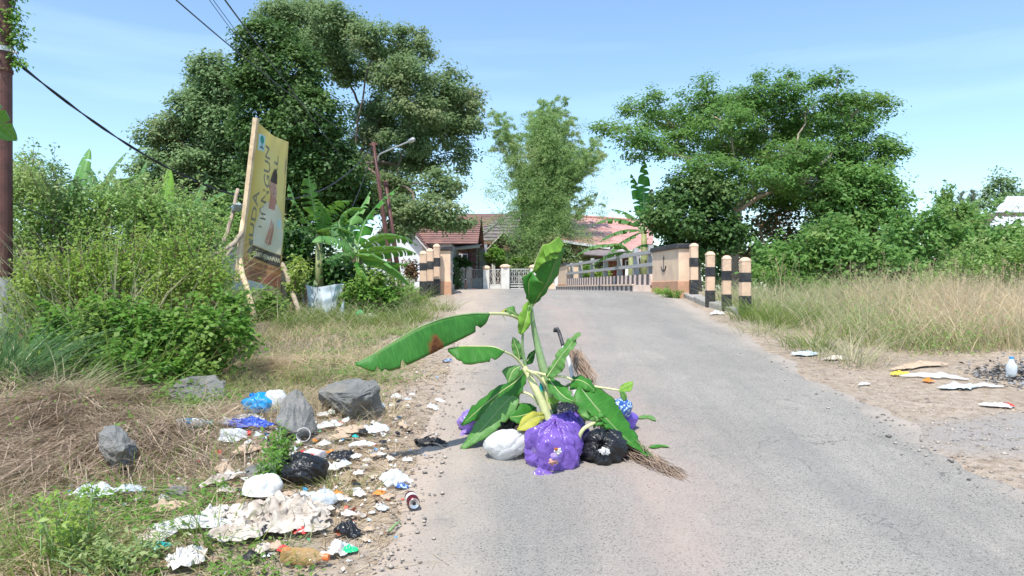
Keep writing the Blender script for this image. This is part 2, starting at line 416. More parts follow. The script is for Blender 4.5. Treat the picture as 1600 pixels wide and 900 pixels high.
ck = t.nodes.new('ShaderNodeTexVoronoi'); ck.feature = 'DISTANCE_TO_EDGE'; ck.inputs['Scale'].default_value = .8; t.links.new(pos, ck.inputs[0])
nd = t.nodes.new('ShaderNodeVectorMath'); nd.operation = 'ADD'; nn_ = t.nodes.new('ShaderNodeTexNoise'); nn_.inputs['Scale'].default_value = 2.5; nn_.inputs['Detail'].default_value = 5; t.links.new(pos, nn_.inputs[0]); t.links.new(pos, nd.inputs[0]); t.links.new(nn_.outputs['Color'], nd.inputs[1]); t.links.new(nd.outputs[0], ck.inputs[0])
v3 = t.nodes.new('ShaderNodeTexVoronoi'); v3.inputs['Scale'].default_value = 22; t.links.new(pos, v3.inputs[0])
c = mix(t, rng_(t, v3.outputs['Distance'], .05, .16, .8, 0), c, (.06, .058, .055))
crk = math_(t, 'MULTIPLY', rng_(t, ck.outputs['Distance'], 0, .008, 1, 0), rng_(t, ntex(t, .7, 3), .52, .62))
c = mix(t, math_(t, 'MULTIPLY', crk, .7), c, (.07, .065, .06))
c = mix(t, rng_(t, ntex(t, 4.5, 6, rough=.75), .58, .72, 0, .45), c, (.17, .165, .155))
c = mix(t, rng_(t, ntex(t, 2.7, 6, rough=.75, stretch=(1, .5, 1)), .55, .75, 0, .5), c, (.42, .37, .32))
# darker patched strip running along the right side and rough darker area by the parapet
st = ntex(t, .8, 4, stretch=(2.2, .25, 1))
c = mix(t, rng_(t, st, .5, .62, 0, .25), c, (.16, .158, .155))
c = mix(t, rng_(t, ntex(t, 1.3, 5, rough=.6, stretch=(3.5, .35, 1)), .54, .66, 0, .15), c, (.13, .128, .125))
t.links.new(c, b.inputs['Base Color']); b.inputs['Roughness'].default_value = .88
bump(t, b, math_(t, 'ADD', math_(t, 'MULTIPLY', pit, -1.), nc), .55, .006)
M['asphalt'] = m
ry = axis(1.2, 16, .08, -50, 47, 1.06); ry = ry[ry < 47]
nx = 64; V = []
for y in ry:
    a, b_ = float(xl(y)), float(xr(y))
    ea = .1*float(vn(y, 0, 2.1, 5))+.05*float(vn(y, 0, 7, 6))+.025*float(vn(y, 0, 15, 6)); eb = .16*float(vn(y, 9, 1.3, 7))+.07*float(vn(y, 0, 5, 8))+.03*float(vn(y, 0, 14, 8))
    if y > 12.5: ea *= .3; eb *= .3
    xs = np.linspace(a-.03+ea, b_+.03+eb, nx); u = np.linspace(0, 1, nx)
    z = base_z(y)+.012*np.sin(u*np.pi)**.5+.004*vn(xs, np.full(nx, y), 1.5, 9)
    z[0] -= .045; z[-1] -= .045; z[1] -= .004; z[-2] -= .004
    V.append(np.stack([xs, np.full(nx, y), z], 1))
r = npmesh('road', np.concatenate(V), grid_faces(len(ry), nx), M['asphalt'], smooth=True); r['kind'] = 'structure'

# ------------------------------------------------------------------ the bridge: parapets, rails, bollards
BDX = -.065
def bx(Y): return 3.0+BDX*(Y-13.5)
def parapet_wall(Y0, Y1, x0, x1f, w, ztop0, ztop1, label, emblem=None, cap_over=.04, zb=1.3):
    """end wall of the bridge: road face along the bridge, x0/x1f at the road side"""
    r = empty('bridge_end_wall', ((x0+x1f)/2, (Y0+Y1)/2, zb), label, 'bridge wall', 'end walls of the bridge')
    sgn = 1 if w > 0 else -1
    def prism(mb, e, za, zb0, zb1, mi=0):
        vs = []
        for (x, y, zt) in ((x0-e*sgn, Y0-e, zb0), (x0+w+e*sgn, Y0-e, zb0), (x1f+w+e*sgn, Y1+e, zb1), (x1f-e*sgn, Y1+e, zb1)):
            vs += [(x, y, za if za < 1.6 else za+(zb1-zb0 if y > (Y0+Y1)/2 else 0)), (x, y, zt)]
        mb.add(vs, [(0, 2, 4, 6), (1, 7, 5, 3), (0, 1, 3, 2), (2, 3, 5, 4), (4, 5, 7, 6), (6, 7, 1, 0)], mi)
    mb = MB(); prism(mb, 0, zb-.2, ztop0, ztop1); o = mb.build('wall_body', M['peach_pale'], r)
    bv = o.modifiers.new('b', 'BEVEL'); bv.width = .012; bv.segments = 2
    mb = MB(); prism(mb, .018, zb-.25, zb+.3, zb+.3); o = mb.build('plinth', M['plinth'], r)
    bv = o.modifiers.new('b', 'BEVEL'); bv.width = .01; bv.segments = 2
    mb = MB()
    vs = []
    for (x, y, zt) in ((x0-cap_over*sgn, Y0-cap_over, ztop0), (x0+w+cap_over*sgn, Y0-cap_over, ztop0), (x1f+w+cap_over*sgn, Y1+cap_over, ztop1), (x1f-cap_over*sgn, Y1+cap_over, ztop1)):
        vs += [(x, y, zt-.005), (x, y, zt+.085)]
    mb.add(vs, [(0, 2, 4, 6), (1, 7, 5, 3), (0, 1, 3, 2), (2, 3, 5, 4), (4, 5, 7, 6), (6, 7, 1, 0)])
    o = mb.build('coping', M['black_paint'], r)
    bv = o.modifiers.new('b', 'BEVEL'); bv.width = .015; bv.segments = 2
    return r
r1 = parapet_wall(13.4, 15.3, 3.02, 2.9, .32, 2.22, 2.24, 'near pink end wall of the bridge with black coping and anchor mark', zb=1.33)
r2 = parapet_wall(28.0, 30.6, 2.06, 1.9, .46, 2.37, 2.37, 'far small end wall of the bridge with a curved smile mark', zb=1.36)
r3 = parapet_wall(14.1, 15.6, -1.17, -1.33, -.26, 2.22, 2.24, 'yellow end wall of the bridge behind the three clustered bollards', zb=1.33)
# painted anchor on the road face of the near wall, smile on the far one
def on_face(u, z, off=.004):        # u metres from the wall's near corner towards the bridge
    y = 13.4+u; x = 3.02+(2.9-3.02)*(u/1.9)-off
    return Vector((x, y, z))
mb = MB(); pts = [on_face(1.0+.17*math.sin(a), 1.93-.12*math.cos(a)+.02) for a in np.linspace(-1.35, 1.35, 12)]
mb.tube(pts, .016, 5)
mb.tube([on_face(1.0, 2.13), on_face(1.0, 1.84)], .008, 5); mb.tube([on_face(.93, 2.08), on_face(1.07, 2.08)], .007, 5)
mb.build('anchor_emblem', M['black_paint'], r1)
mb = MB(); mb.tube([Vector((2.29+.15*math.sin(a), 27.995, 2.13-.1*math.cos(a)+.02)) for a in np.linspace(-1.2, 1.2, 10)], .018, 5)
mb.build('smile_emblem', M['black_paint'], r2)
mb = MB(); mb.tube([(2.2, 27.99, 2.2), (2.2, 27.99, 2.16)], .014, 5); mb.build('emblem_dot', M['black_paint'], r2)

# striped concrete parapet kerb
def striped(name, w1, w2, period, slant=.25):
    m, t, b = nodes(name)
    pos = t.nodes.new('ShaderNodeNewGeometry').outputs['Position']
    sp = t.nodes.new('ShaderNodeSeparateXYZ'); t.links.new(pos, sp.inputs[0])
    a = math_(t, 'ADD', math_(t, 'DIVIDE', sp.outputs[1], period), math_(t, 'MULTIPLY', sp.outputs[2], slant))
    a = math_(t, 'ADD', a, math_(t, 'MULTIPLY', ntex(t, 9, 3), .12))
    f = math_(t, 'FRACT', a)
    s = rng_(t, f, .47, .53)
    wear = rng_(t, ntex(t, 7, 6, rough=.7), .5, .64, 0, .55)
    c = mix(t, s, mix(t, wear, w2, (.22, .19, .17)), mix(t, wear, w1, (.35, .28, .24)))
    t.links.new(c, b.inputs['Base Color']); b.inputs['Roughness'].default_value = .75
    return m
M['stripes'] = striped('black_and_white_bands', (.75, .6, .52), (.09, .08, .08), .46)
M['stripes2'] = striped('worn_black_and_white_bands', (.62, .52, .46), (.12, .11, .11), .46, -.3)
def strip_prism(mb, Ya, Yb, inner, outer, za, zb_a, zb_b, n=10):
    for i in range(n):
        y0 = Ya+(Yb-Ya)*i/n; y1 = Ya+(Yb-Ya)*(i+1)/n
        t0 = zb_a+(zb_b-zb_a)*i/n; t1 = zb_a+(zb_b-zb_a)*(i+1)/n
        vs = [(bx(y0)+inner, y0, za), (bx(y0)+outer, y0, za), (bx(y1)+outer, y1, za), (bx(y1)+inner, y1, za),
              (bx(y0)+inner, y0, t0), (bx(y0)+outer, y0, t0), (bx(y1)+outer, y1, t1), (bx(y1)+inner, y1, t1)]
        fs = [(4, 5, 6, 7), (0, 4, 7, 3), (1, 2, 6, 5)]
        if i == 0: fs.append((0, 1, 5, 4))
        if i == n-1: fs.append((3, 7, 6, 2))
        mb.add(vs, fs)
rb = empty('bridge_railing', (2.9, 21, 1.43), 'grey two-bar bridge railing on a black and white striped kerb', 'railing')
mb = MB(); strip_prism(mb, 15.3, 28.2, -.38, .02, 1.35, 1.565, 1.56); mb.build('kerb', M['stripes2'], rb)
mb = MB(); strip_prism(mb, 15.3, 27.95, -.02, .2, 1.5, 1.79, 1.85); mb.build('striped_upstand', M['stripes'], rb)
mb = MB(); strip_prism(mb, 15.3, 28.2, -.4, -.36, 1.55, 1.585, 1.58); mb.build('kerb_edge', M['peach_pale'], rb)
for i, y in enumerate((15.75, 17.1, 18.9, 20.8, 22.9, 25.2, 27.3)):
    mb = MB(); x = bx(y)+.1
    mb.add([(x-.065, y-.09, 1.75), (x+.065, y-.09, 1.75), (x+.065, y+.09, 1.75), (x-.065, y+.09, 1.75),
            (x-.05, y-.06, 2.42), (x+.05, y-.06, 2.42), (x+.05, y+.06, 2.42), (x-.05, y+.06, 2.42)],
           [(4, 5, 6, 7), (0, 1, 5, 4), (1, 2, 6, 5), (2, 3, 7, 6), (3, 0, 4, 7)])
    mb.build('post', M['rail'], rb)
for z0, z1 in ((2.25, 2.34), (1.99, 2.04)):
    mb = MB()
    mb.beam((bx(15.2)+.03, 15.2, z0), (bx(28)+.03, 28, z1), .09, .075); mb.build('rail', M['rail'], rb)
# left side of the bridge, mostly hidden
rb2 = empty('bridge_railing', (-2, 21, 1.43), 'half hidden bridge railing running behind the yellow end wall', 'railing')
lx_ = lambda y: -1.2+BDX*(y-14.1)
for z0 in (2.27, 2.0):
    mb = MB(); mb.beam((lx_(15.4)-.15, 15.4, z0), (lx_(28)-.15, 28, z0+.05), .09, .075); mb.build('rail', M['rail'], rb2)
for y in (16.2, 19, 22, 25, 27.5):
    mb = MB(); mb.beam((lx_(y)-.2, y, 1.4), (lx_(y)-.2, y, 2.4), .12, .12, up=Vector((0, 1, 0))); mb.build('post', M['rail'], rb2)
mb = MB()
for i in range(6):
    mb.beam((lx_(15.6+i*2.1)-.2, 15.6+i*2.1, 1.48), (lx_(17.7+i*2.1)-.2, 17.7+i*2.1, 1.48), .24, .3)
mb.build('striped_upstand', M['stripes'], rb2)

def bollard(px, Y, pb, pt, label, w=.14, turn=0.):
    x = (px-800)*Y/F; zb_ = float(gz(x, Y))-.08; zt = 1.5-(pt-450)*Y/F; zvis = 1.5-(pb-450)*Y/F
    r = empty('bollard', (x, Y, zb_), label, 'bollard', 'black banded peach bollards by the bridge')
    h = zt-zb_; w2 = w/2
    def rs(hw, z, ch=.2):     # chamfered square ring
        k = hw*(1-ch); return [(a, b, z) for a, b in ((-k, -hw), (k, -hw), (hw, -k), (hw, k), (k, hw), (-k, hw), (-hw, k), (-hw, -k))]
    def stack(levels, name, mat):
        vs = [];
        for hw, z in levels: vs += [(x+a, Y+b, z_) for a, b, z_ in rs(hw, z)]
        n = len(levels); fs = [(i*8+j, i*8+(j+1) % 8, (i+1)*8+(j+1) % 8, (i+1)*8+j) for i in range(n-1) for j in range(8)]
        fs += [tuple(range(7, -1, -1)), tuple((n-1)*8+j for j in range(8))]
        mb = MB(); mb.add(vs, fs); return mb.build(name, mat, r)
    hv = zt-zvis
    stack([(w2, zb_), (w2, zt-.07), (w2*1.06, zt-.065), (w2*1.06, zt-.05), (w2*.9, zt-.03), (w2*.62, zt-.01), (w2*.3, zt)], 'post_body', M['peach'])
    stack([(w2+.003, zvis-.1), (w2+.003, zvis+.3*hv)], 'painted_band', M['black_paint'])
    stack([(w2+.003, zvis+.55*hv), (w2+.003, zvis+.72*hv)], 'painted_band', M['black_paint'])
    r.rotation_euler[2] = turn
    return r
bollard(1164, 11.0, 488, 402, 'bollard standing deepest in the roadside grass, furthest from the bridge wall', .14, .08)
bollard(1135, 11.45, 486, 399, 'second bollard out from the pink bridge wall, grass at its foot', .13, -.1)
bollard(1109.5, 11.95, 480, 393, 'bollard standing alone at the end of the broken concrete kerb', .13, .03)
bollard(1084, 13.2, 462, 380, 'bollard touching the front of the pink bridge wall', .135, .02)
bollard(661.5, 13.2, 460, 392, 'outermost and shortest of the three clustered bollards', .125, .05)
bollard(672, 13.6, 461, 388, 'middle one of the three clustered bollards by the yellow wall', .125, .02)
bollard(682.5, 13.95, 460, 381, 'tallest of the three clustered bollards, touching the yellow wall', .125, 0)
# broken kerb slab from the near wall towards the bollards
mb = MB(); kp = [(1066, 458, 13.6), (1085, 470, 12.7), (1105, 480, 12.0), (1130, 486, 11.5), (1158, 492, 11.05)]
rk = empty('broken_kerb', P(1100, 478, 12), 'broken grey concrete kerb below the bollards', 'kerb')
for i in range(4):
    a = P(*kp[i]); b_ = P(*kp[i+1]); mb = MB()
    a = a+(b_-a)*.03; b_ = b_-(b_-a)*.03
    a.z = float(base_z(a.y))+.02; b_.z = float(base_z(b_.y))+.02
    mb.beam(a+Vector((.1, 0, rnd.uniform(-.02, .02))), b_+Vector((.1, 0, rnd.uniform(-.02, .01))), .26, .15)
    o = mb.build('kerb_block', M['concrete'], rk)
    bv = o.modifiers.new('b', 'BEVEL'); bv.width = .02; bv.segments = 2

# ------------------------------------------------------------------ houses beyond the bridge
M['white_wall'] = plain('white_wall', (.78, .8, .82), .8, .06, 2, .1, 30, dirt=(.5, .5, .46), dsc=1.2, dfac=.4)
M['grey_wall'] = plain('grey_wall', (.5, .52, .53), .8, .1, 2, .1, 30)
M['maroon_wall'] = plain('maroon_wall', (.2, .09, .08), .8, .15, 2, .1, 30)
M['dark_in'] = plain('dark_opening', (.03, .03, .035), .5, .2, 2, 0)
M['red_wall'] = plain('red_wall', (.3, .05, .04), .7, .15, 2, 0)
M['pillar_grey'] = plain('pillar_grey', (.33, .37, .42), .7, .1, 5, .1, 30)
M['white_trim'] = plain('white_trim', (.75, .74, .7), .6, .1, 3, 0, dirt=(.4, .36, .3), dsc=3, dfac=.5)
M['tile_grey'] = plain('concrete_tile', (.2, .165, .165), .75, .2, 2.5, .2, 12, dirt=(.33, .26, .25), dsc=1.2, dfac=.5)
M['tile_red'] = plain('clay_tile', (.24, .13, .11), .8, .25, 2, .2, 12, dirt=(.42, .22, .15), dsc=.8, dfac=.5)
M['tile_brown'] = plain('brown_tile', (.24, .135, .12), .8, .25, 2, .2, 12, dirt=(.14, .09, .08), dsc=.8, dfac=.6)
M['pink_metal'] = plain('pink_metal_roof', (.56, .31, .27), .6, .1, 1.5, .05, 12, dirt=(.4, .22, .19), dsc=.9, dfac=.5)
M['tin'] = plain('tin_roof', (.6, .64, .67), .4, .1, 1, .05, 12, dirt=(.4, .36, .33), dsc=.8, dfac=.4)
M['blue_tin'] = plain('carport_sheet', (.5, .62, .7), .4, .1, 3, 0)
M['glass'] = plain('window_glass', (.05, .07, .08), .08, .2, 2, 0)

def roof_courses(name, A, B, C, D, rows, mat, parent, thick=.05, ribs=0):
    """roof slope A-B eave, D-C ridge, as overlapping courses with real steps"""
    A, B, C, D = map(Vector, (A, B, C, D)); mb = MB()
    n = (B-A).cross(D-A).normalized()
    if n.z < 0: n = -n
    for i in range(rows):
        t0 = i/rows; t1 = (i+1)/rows
        a = A.lerp(D, t0); b_ = B.lerp(C, t0); c_ = B.lerp(C, t1); d = A.lerp(D, t1)
        up = n*thick
        mb.add([a, b_, c_, d, a+up, b_+up, c_+up*.15, d+up*.15], [(4, 5, 6, 7), (0, 1, 5, 4), (3, 2, 1, 0), (0, 4, 7, 3), (1, 2, 6, 5)])
    if ribs:
        for i in range(ribs+1):
            s_ = i/ribs; mb.beam(A.lerp(B, s_)+n*(thick+.015), D.lerp(C, s_)+n*(thick*.3+.015), .05, .05)
    return mb.build(name, mat, parent)
def quadp(name, pts, mat, parent, th=.06):
    pts = [Vector(p) for p in pts]; n = (pts[1]-pts[0]).cross(pts[-1]-pts[0]).normalized()*th; k = len(pts)
    mb = MB(); mb.add(pts+[p+n for p in pts], [tuple(range(k-1, -1, -1)), tuple(range(k, 2*k))]+[(i, (i+1) % k, (i+1) % k+k, i+k) for i in range(k)])
    return mb.build(name, mat, parent)
ZG = 1.4
# white gabled house
h = empty('white_house', P(640, 452, 42), 'white gabled house with a diamond vent and red tiled roofs behind the leaning poles', 'house', 'houses beyond the bridge')
gx0, gx1, gm = P(580, 0, 42).x, P(659, 0, 42).x, P(621, 0, 42).x
ez = P(0, 378, 42).z; rz = P(0, 334, 42).z
mb = MB(); mb.add([(gx0, 42, ZG), (gx1, 42, ZG), (gx1, 42, ez), (gm, 42, rz), (gx0, 42, ez), (gx0, 50, ZG), (gx1, 50, ZG), (gx1, 50, ez), (gm, 50, rz), (gx0, 50, ez)],
    [(0, 1, 2, 3, 4), (9, 8, 7, 6, 5), (1, 6, 7, 2), (0, 4, 9, 5)]); mb.build('gable_wall', M['white_wall'], h)
for s_, x in ((1, gx1), (-1, gx0)):
    dx = (x-gm); e = Vector((x+.35*s_, 41.6, ez-.35*(rz-ez)/abs(dx))); r_ = Vector((gm, 41.6, rz+.02))
    roof_courses('roof_slope', e, e+Vector((0, 10, 0)), r_+Vector((0, 10, 0)), r_, 9, M['tile_brown'], h)
    mb = MB(); mb.beam(e+Vector((0, -.03, -.05)), r_+Vector((0, -.03, -.05)), .05, .2, up=Vector((0, 1, 0))); mb.build('barge_board', M['white_trim'], h)
dm = P(642.5, 374, 41.97); k = MB()
for s_, mt in ((1., 'grey_wall'), (.78, 'glass')):
    mb = MB(); w_, h_ = .11*s_, .22*s_; y = 41.99-.03*(2-s_)
    mb.add([(dm.x, y, dm.z-h_), (dm.x+w_, y, dm.z), (dm.x, y, dm.z+h_), (dm.x-w_, y, dm.z), (dm.x, 42.02, dm.z-h_), (dm.x+w_, 42.02, dm.z), (dm.x, 42.02, dm.z+h_), (dm.x-w_, 42.02, dm.z)],
           [(0, 1, 2, 3), (0, 4, 5, 1), (1, 5, 6, 2), (2, 6, 7, 3), (3, 7, 4, 0)])
    mb.build('diamond_vent', M[mt], h)
mx1 = P(735, 0, 44.5).x
mb = MB(); mb.box(gx1+.02, P(703, 0, 44.5).x, 44.5, 52, ZG, P(0, 380, 44.5).z); mb.build('side_wall', M['grey_wall'], h)  # grey instead of white: shade under the eave put into the wall colour
roof_courses('roof_slope', (gm, 43.6, P(0, 381, 43.6).z), (mx1+.5, 43.6, P(0, 381, 43.6).z), (mx1+.5, 49, P(0, 337, 49).z), (gm, 49, P(0, 337, 49).z), 14, M['tile_red'], h)
roof_courses('roof_slope', (mx1+.5, 54.4, P(0, 381, 43.6).z), (gm, 54.4, P(0, 381, 43.6).z), (gm, 49, P(0, 337, 49).z), (mx1+.5, 49, P(0, 337, 49).z), 10, M['tile_red'], h)
for px in (672, 690):
    a = P(px-5, 396, 44.46); c_ = P(px+5, 387, 44.46); mb = MB(); mb.box(a.x, c_.x, 44.4, 44.49, a.z, c_.z); f = mb.build('window', M['dark_in'], h)
    mb = MB(); mb.box(a.x-.05, c_.x+.05, 44.36, 44.4, a.z-.06, a.z); mb.build('window_sill', M['white_trim'], f)
# small white hut / parts of the wall behind bananas on the left
h = empty('white_house', P(320, 400, 30), 'low white house almost hidden by the hedge under the big trees', 'house', 'houses beyond the bridge')
a = P(265, 330, 30); c_ = P(352, 330, 30)
mb = MB(); mb.box(a.x, c_.x, 30, 35, ZG-.4, P(0, 352, 30).z); mb.build('wall', M['white_wall'], h)
roof_courses('roof_slope', (a.x-.4, 29.5, P(0, 356, 29.5).z), (c_.x+.4, 29.5, P(0, 356, 29.5).z), (c_.x+.4, 32.5, P(0, 328, 32.5).z), (a.x-.4, 32.5, P(0, 328, 32.5).z), 10, M['tile_brown'], h)
roof_courses('roof_slope', (c_.x+.4, 35.5, P(0, 356, 29.5).z), (a.x-.4, 35.5, P(0, 356, 29.5).z), (a.x-.4, 32.5, P(0, 328, 32.5).z), (c_.x+.4, 32.5, P(0, 328, 32.5).z), 8, M['tile_brown'], h)

# house with the grey stepped hip roof and porch gable
h = empty('tiled_house', P(780, 452, 54), 'house with a stepped grey hip roof and a small porch gable behind the iron fence', 'house', 'houses beyond the bridge')
Y0 = 54.; ev = P(0, 377, Y0).z; hx0 = P(703, 0, Y0).x; hx1 = P(905, 0, Y0).x
rzh = P(0, 334, 60).z; ra = P(797, 0, 60).x; rb_ = P(840, 0, 60).x
roof_courses('roof_slope', (P(744, 0, Y0).x, Y0, ev), (hx1, Y0, ev), (rb_, 60, rzh), (ra, 60, rzh), 9, M['tile_grey'], h, .09)
hipL = P(773, 346, 57.5)
roof_courses('roof_slope', (hx0, Y0+3, P(0, 377, Y0).z-.1), (P(744, 0, Y0).x, Y0, ev-.02), (ra, 60, rzh), (ra-.2, 60.6, rzh), 9, M['tile_grey'], h, .09)
mb = MB(); mb.tube([(P(744, 0, Y0).x, Y0-.02, ev+.08), (ra, 60, rzh+.1)], .13, 6); mb.tube([(hx1, Y0, ev+.08), (rb_, 60, rzh+.1)], .13, 6); mb.tube([(ra, 60, rzh+.1), (rb_, 60, rzh+.1)], .13, 6); mb.build('roof_ridge', M['tile_grey'], h)
roof_courses('roof_slope', (hx1, 66, ev), (hx0, 66, ev), (ra, 60.6, rzh), (rb_, 60, rzh), 7, M['tile_grey'], h, .09)
quadp('fascia_board', [(P(744, 0, Y0).x, Y0-.02, ev-.22), (hx1, Y0-.02, ev-.22), (hx1, Y0-.02, ev), (P(744, 0, Y0).x, Y0-.02, ev)], M['maroon_wall'], h)
mb = MB(); mb.box(hx0+.3, hx1-.5, 56.5, 65, ZG, ev-.02); mb.build('house_wall', M['maroon_wall'], h)
for px in (722, 760, 800, 838):
    a = P(px-9, 436, 56.45); c_ = P(px+9, 398, 56.45); mb = MB(); mb.box(a.x, c_.x, 56.4, 56.49, a.z, c_.z); f = mb.build('window', M['glass'], h)
    mb = MB()
    for u in (a.x, (a.x+c_.x)/2, c_.x): mb.box(u-.04, u+.04, 56.34, 56.4, a.z, c_.z)
    mb.box(a.x, c_.x, 56.33, 56.345, a.z-.05, a.z); mb.box(a.x, c_.x, 56.33, 56.345, c_.z, c_.z+.06); mb.build('window_frame', M['white_trim'], f)
for px in (748, 757): 
    a = P(px, 0, 53.6); mb = MB(); mb.box(a.x-.2, a.x+.2, 53.6, 54.0, ZG, ev-.25); mb.build('column', M['pillar_grey'], h)
    for k_ in range(3):
        mb = MB(); zz = ZG+.8+k_*.8; mb.box(a.x-.22, a.x+.22, 53.58, 54.02, zz, zz+.07); mb.build('column_band', M['white_trim'], h)
# porch gable
pa = P(787, 363, 52); pl = P(760, 391, 52); pr = P(824, 394, 52)
pm = P(789, 391, 52)
mb = MB(); mb.add([(pl.x+.3, 52.15, pl.z), (pr.x-.4, 52.15, pl.z), (pa.x, 52.15, pa.z-.1)], [(0, 1, 2)]); mb.add([(pl.x+.3, 52.3, pl.z), (pr.x-.4, 52.3, pl.z), (pa.x, 52.3, pa.z-.1)], [(2, 1, 0)]); mb.build('gable_panel', M['maroon_wall'], h)
for e in (pl, pr):
    roof_courses('porch_roof', e+Vector((0, -.1, .02)), e+Vector((0, 3.4, .02)), pa+Vector((0, 3.4, .05)), pa+Vector((0, -.1, .05)), 5, M['tile_red'], h, .07)
    mb = MB(); mb.beam(e+Vector((0, -.16, 0)), pa+Vector((0, -.16, 0)), .06, .2, up=Vector((0, 1, 0))); mb.build('barge_board', M['white_trim'], h)
for px in (771, 812):
    a = P(px, 0, 52.2); mb = MB(); mb.box(a.x-.12, a.x+.12, 52.1, 52.35, ZG, pl.z+.1); mb.build('column', M['white_trim'], h)
# carport sheet at its left
a = P(702, 389, 49.5); c_ = P(750, 384, 49.5)
quadp('carport_roof', [a, c_, c_+Vector((0, 4.5, .35)), a+Vector((0, 4.5, .35))], M['blue_tin'], h, .08)
mb = MB(); mb.beam(a+Vector((0, -.04, -.05)), c_+Vector((0, -.04, -.05)), .06, .16); mb.build('carport_edge', M['white_trim'], h)
for px, rr in ((704, 0), (732, 1), (748, 0)):
    q = P(px, 387, 49.6); mb = MB(); mb.beam((q.x, q.y, ZG), (q.x, q.y, q.z-.08), .09, .09, up=Vector((0, 1, 0))); mb.build('carport_post', M['rust'], h)
# red roof further behind
h = empty('red_roofed_house', P(745, 452, 66), 'house showing only its long plain red brown roof behind the grey tiled one', 'house', 'houses beyond the bridge')
a, c_ = P(650, 0, 66), P(812, 0, 66)
roof_courses('roof_slope', (a.x, 66, P(0, 375, 66).z), (c_.x, 66, P(0, 375, 66).z), (c_.x, 71, P(0, 334, 71).z), (a.x, 71, P(0, 334, 71).z), 16, M['tile_brown'], h)
roof_courses('roof_slope', (c_.x, 76, P(0, 375, 66).z), (a.x, 76, P(0, 375, 66).z), (a.x, 71, P(0, 334, 71).z), (c_.x, 71, P(0, 334, 71).z), 8, M['tile_brown'], h)
mb = MB(); mb.box(a.x+.4, c_.x-.4, 66.6, 75.4, ZG, P(0, 377, 66).z); mb.build('wall', M['grey_wall'], h)

# pink metal roofed house to the right of the bamboo
h = empty('pink_roofed_house', P(960, 452, 50), 'low house under a broad pink metal roof behind the bridge railing', 'house', 'houses beyond the bridge')
e0 = P(868, 374, 47); e1 = P(1020, 396, 47); q0 = P(868, 337, 55); q1 = P(1020, 347, 55)
roof_courses('roof_slope', e0, e1, q1, q0, 5, M['pink_metal'], h, .03, ribs=26)
roof_courses('roof_slope', e1+Vector((0, 16, 0)), e0+Vector((0, 16, 0)), q0, q1, 4, M['pink_metal'], h, .03)
mb = MB(); mb.beam(e0+Vector((0, -.05, -.06)), e1+Vector((0, -.05, -.06)), .05, .16); mb.build('fascia_board', M['white_trim'], h)
mb = MB(); mb.box(e0.x+.6, e1.x-.4, 49.2, 60, ZG, e1.z-.1); mb.build('wall', M['maroon_wall'], h)
mb = MB(); mb.tube([q0+Vector((0, 0, .08)), q1+Vector((0, 0, .08))], .09, 6); mb.build('roof_ridge', M['pink_metal'], h)
quadp('lean_to_roof', [P(912, 398, 44), P(1000, 404, 44), P(1000, 394, 47), P(912, 390, 47)], M['tile_grey'], h, .05)
for px, w_, mt in ((935, 8, 'dark_in'), (960, 10, 'red_wall'), (985, 7, 'dark_in'), (915, 6, 'red_wall')):
    a = P(px-w_, 446, 49.15); c_ = P(px+w_, 408, 49.15); mb = MB(); mb.box(a.x, c_.x, 49.08, 49.19, a.z, c_.z)
    f = mb.build('door' if mt == 'red_wall' else 'window', M[mt], h)
    mb = MB(); mb.box(a.x-.08, a.x, 49.04, 49.18, a.z, c_.z+.08); mb.box(c_.x, c_.x+.08, 49.04, 49.18, a.z, c_.z+.08); mb.box(a.x, c_.x, 49.04, 49.18, c_.z, c_.z+.08); mb.build('frame', M['white_trim'], f)
# pale sheets leaning behind the railing
for i, (px, py, w_, h_, a_) in enumerate(((983, 424, 13, 15, .1), (996, 424, 8, 16, -.1), (968, 436, 9, 9, .05))):
    c_ = P(px, py, 31+i*.6); o = quadp('leaning_sheet', [c_+Vector((-S(w_, 31)/2, 0, -S(h_, 31)/2-.4)), c_+Vector((S(w_, 31)/2, 0, -S(h_, 31)/2-.4)), c_+Vector((S(w_, 31)/2+a_, .5, S(h_, 31)/2)), c_+Vector((-S(w_, 31)/2+a_, .5, S(h_, 31)/2))], M['white_trim'], None, .03)
    tag(o, ['wide pale sheet propped up behind the bridge railing', 'narrow pale sheet propped beside the wide one behind the railing', 'low grey sheet lying under the pale sheets behind the railing'][i], 'sheet', 'sheets propped behind the railing')
# tin roofed house far right
h = empty('tin_roofed_house', P(1600, 400, 46), 'raised wooden house with two pale tin roofs above the bushes', 'house')
roof_courses('roof_slope', P(1553, 332, 44), P(1760, 332, 44), P(1780, 305, 47), P(1575, 307, 47), 3, M['tin'], h, .03, ribs=24)
roof_courses('roof_slope', P(1545, 355, 42), P(1760, 355, 42), P(1762, 339, 44), P(1557, 339, 44), 2, M['tin'], h, .03, ribs=20)
mb = MB(); a = P(1560, 0, 44.2); mb.box(a.x, a.x+7.5, 44.2, 50, ZG, P(0, 335, 44).z+.1); mb.build('wall', M['wood_old'], h)
for px in (1592, 1640):
    a = P(px-6, 450, 44.15); c_ = P(px+6, 365, 44.15); mb = MB(); mb.box(a.x, c_.x, 44.1, 44.18, a.z+1, c_.z-.6); mb.build('window', M['glass'], h)
roof_courses('roof_slope', P(1760, 332, 50), P(1553, 332, 50), P(1575, 307, 47), P(1780, 305, 47), 3, M['tin'], h, .03)

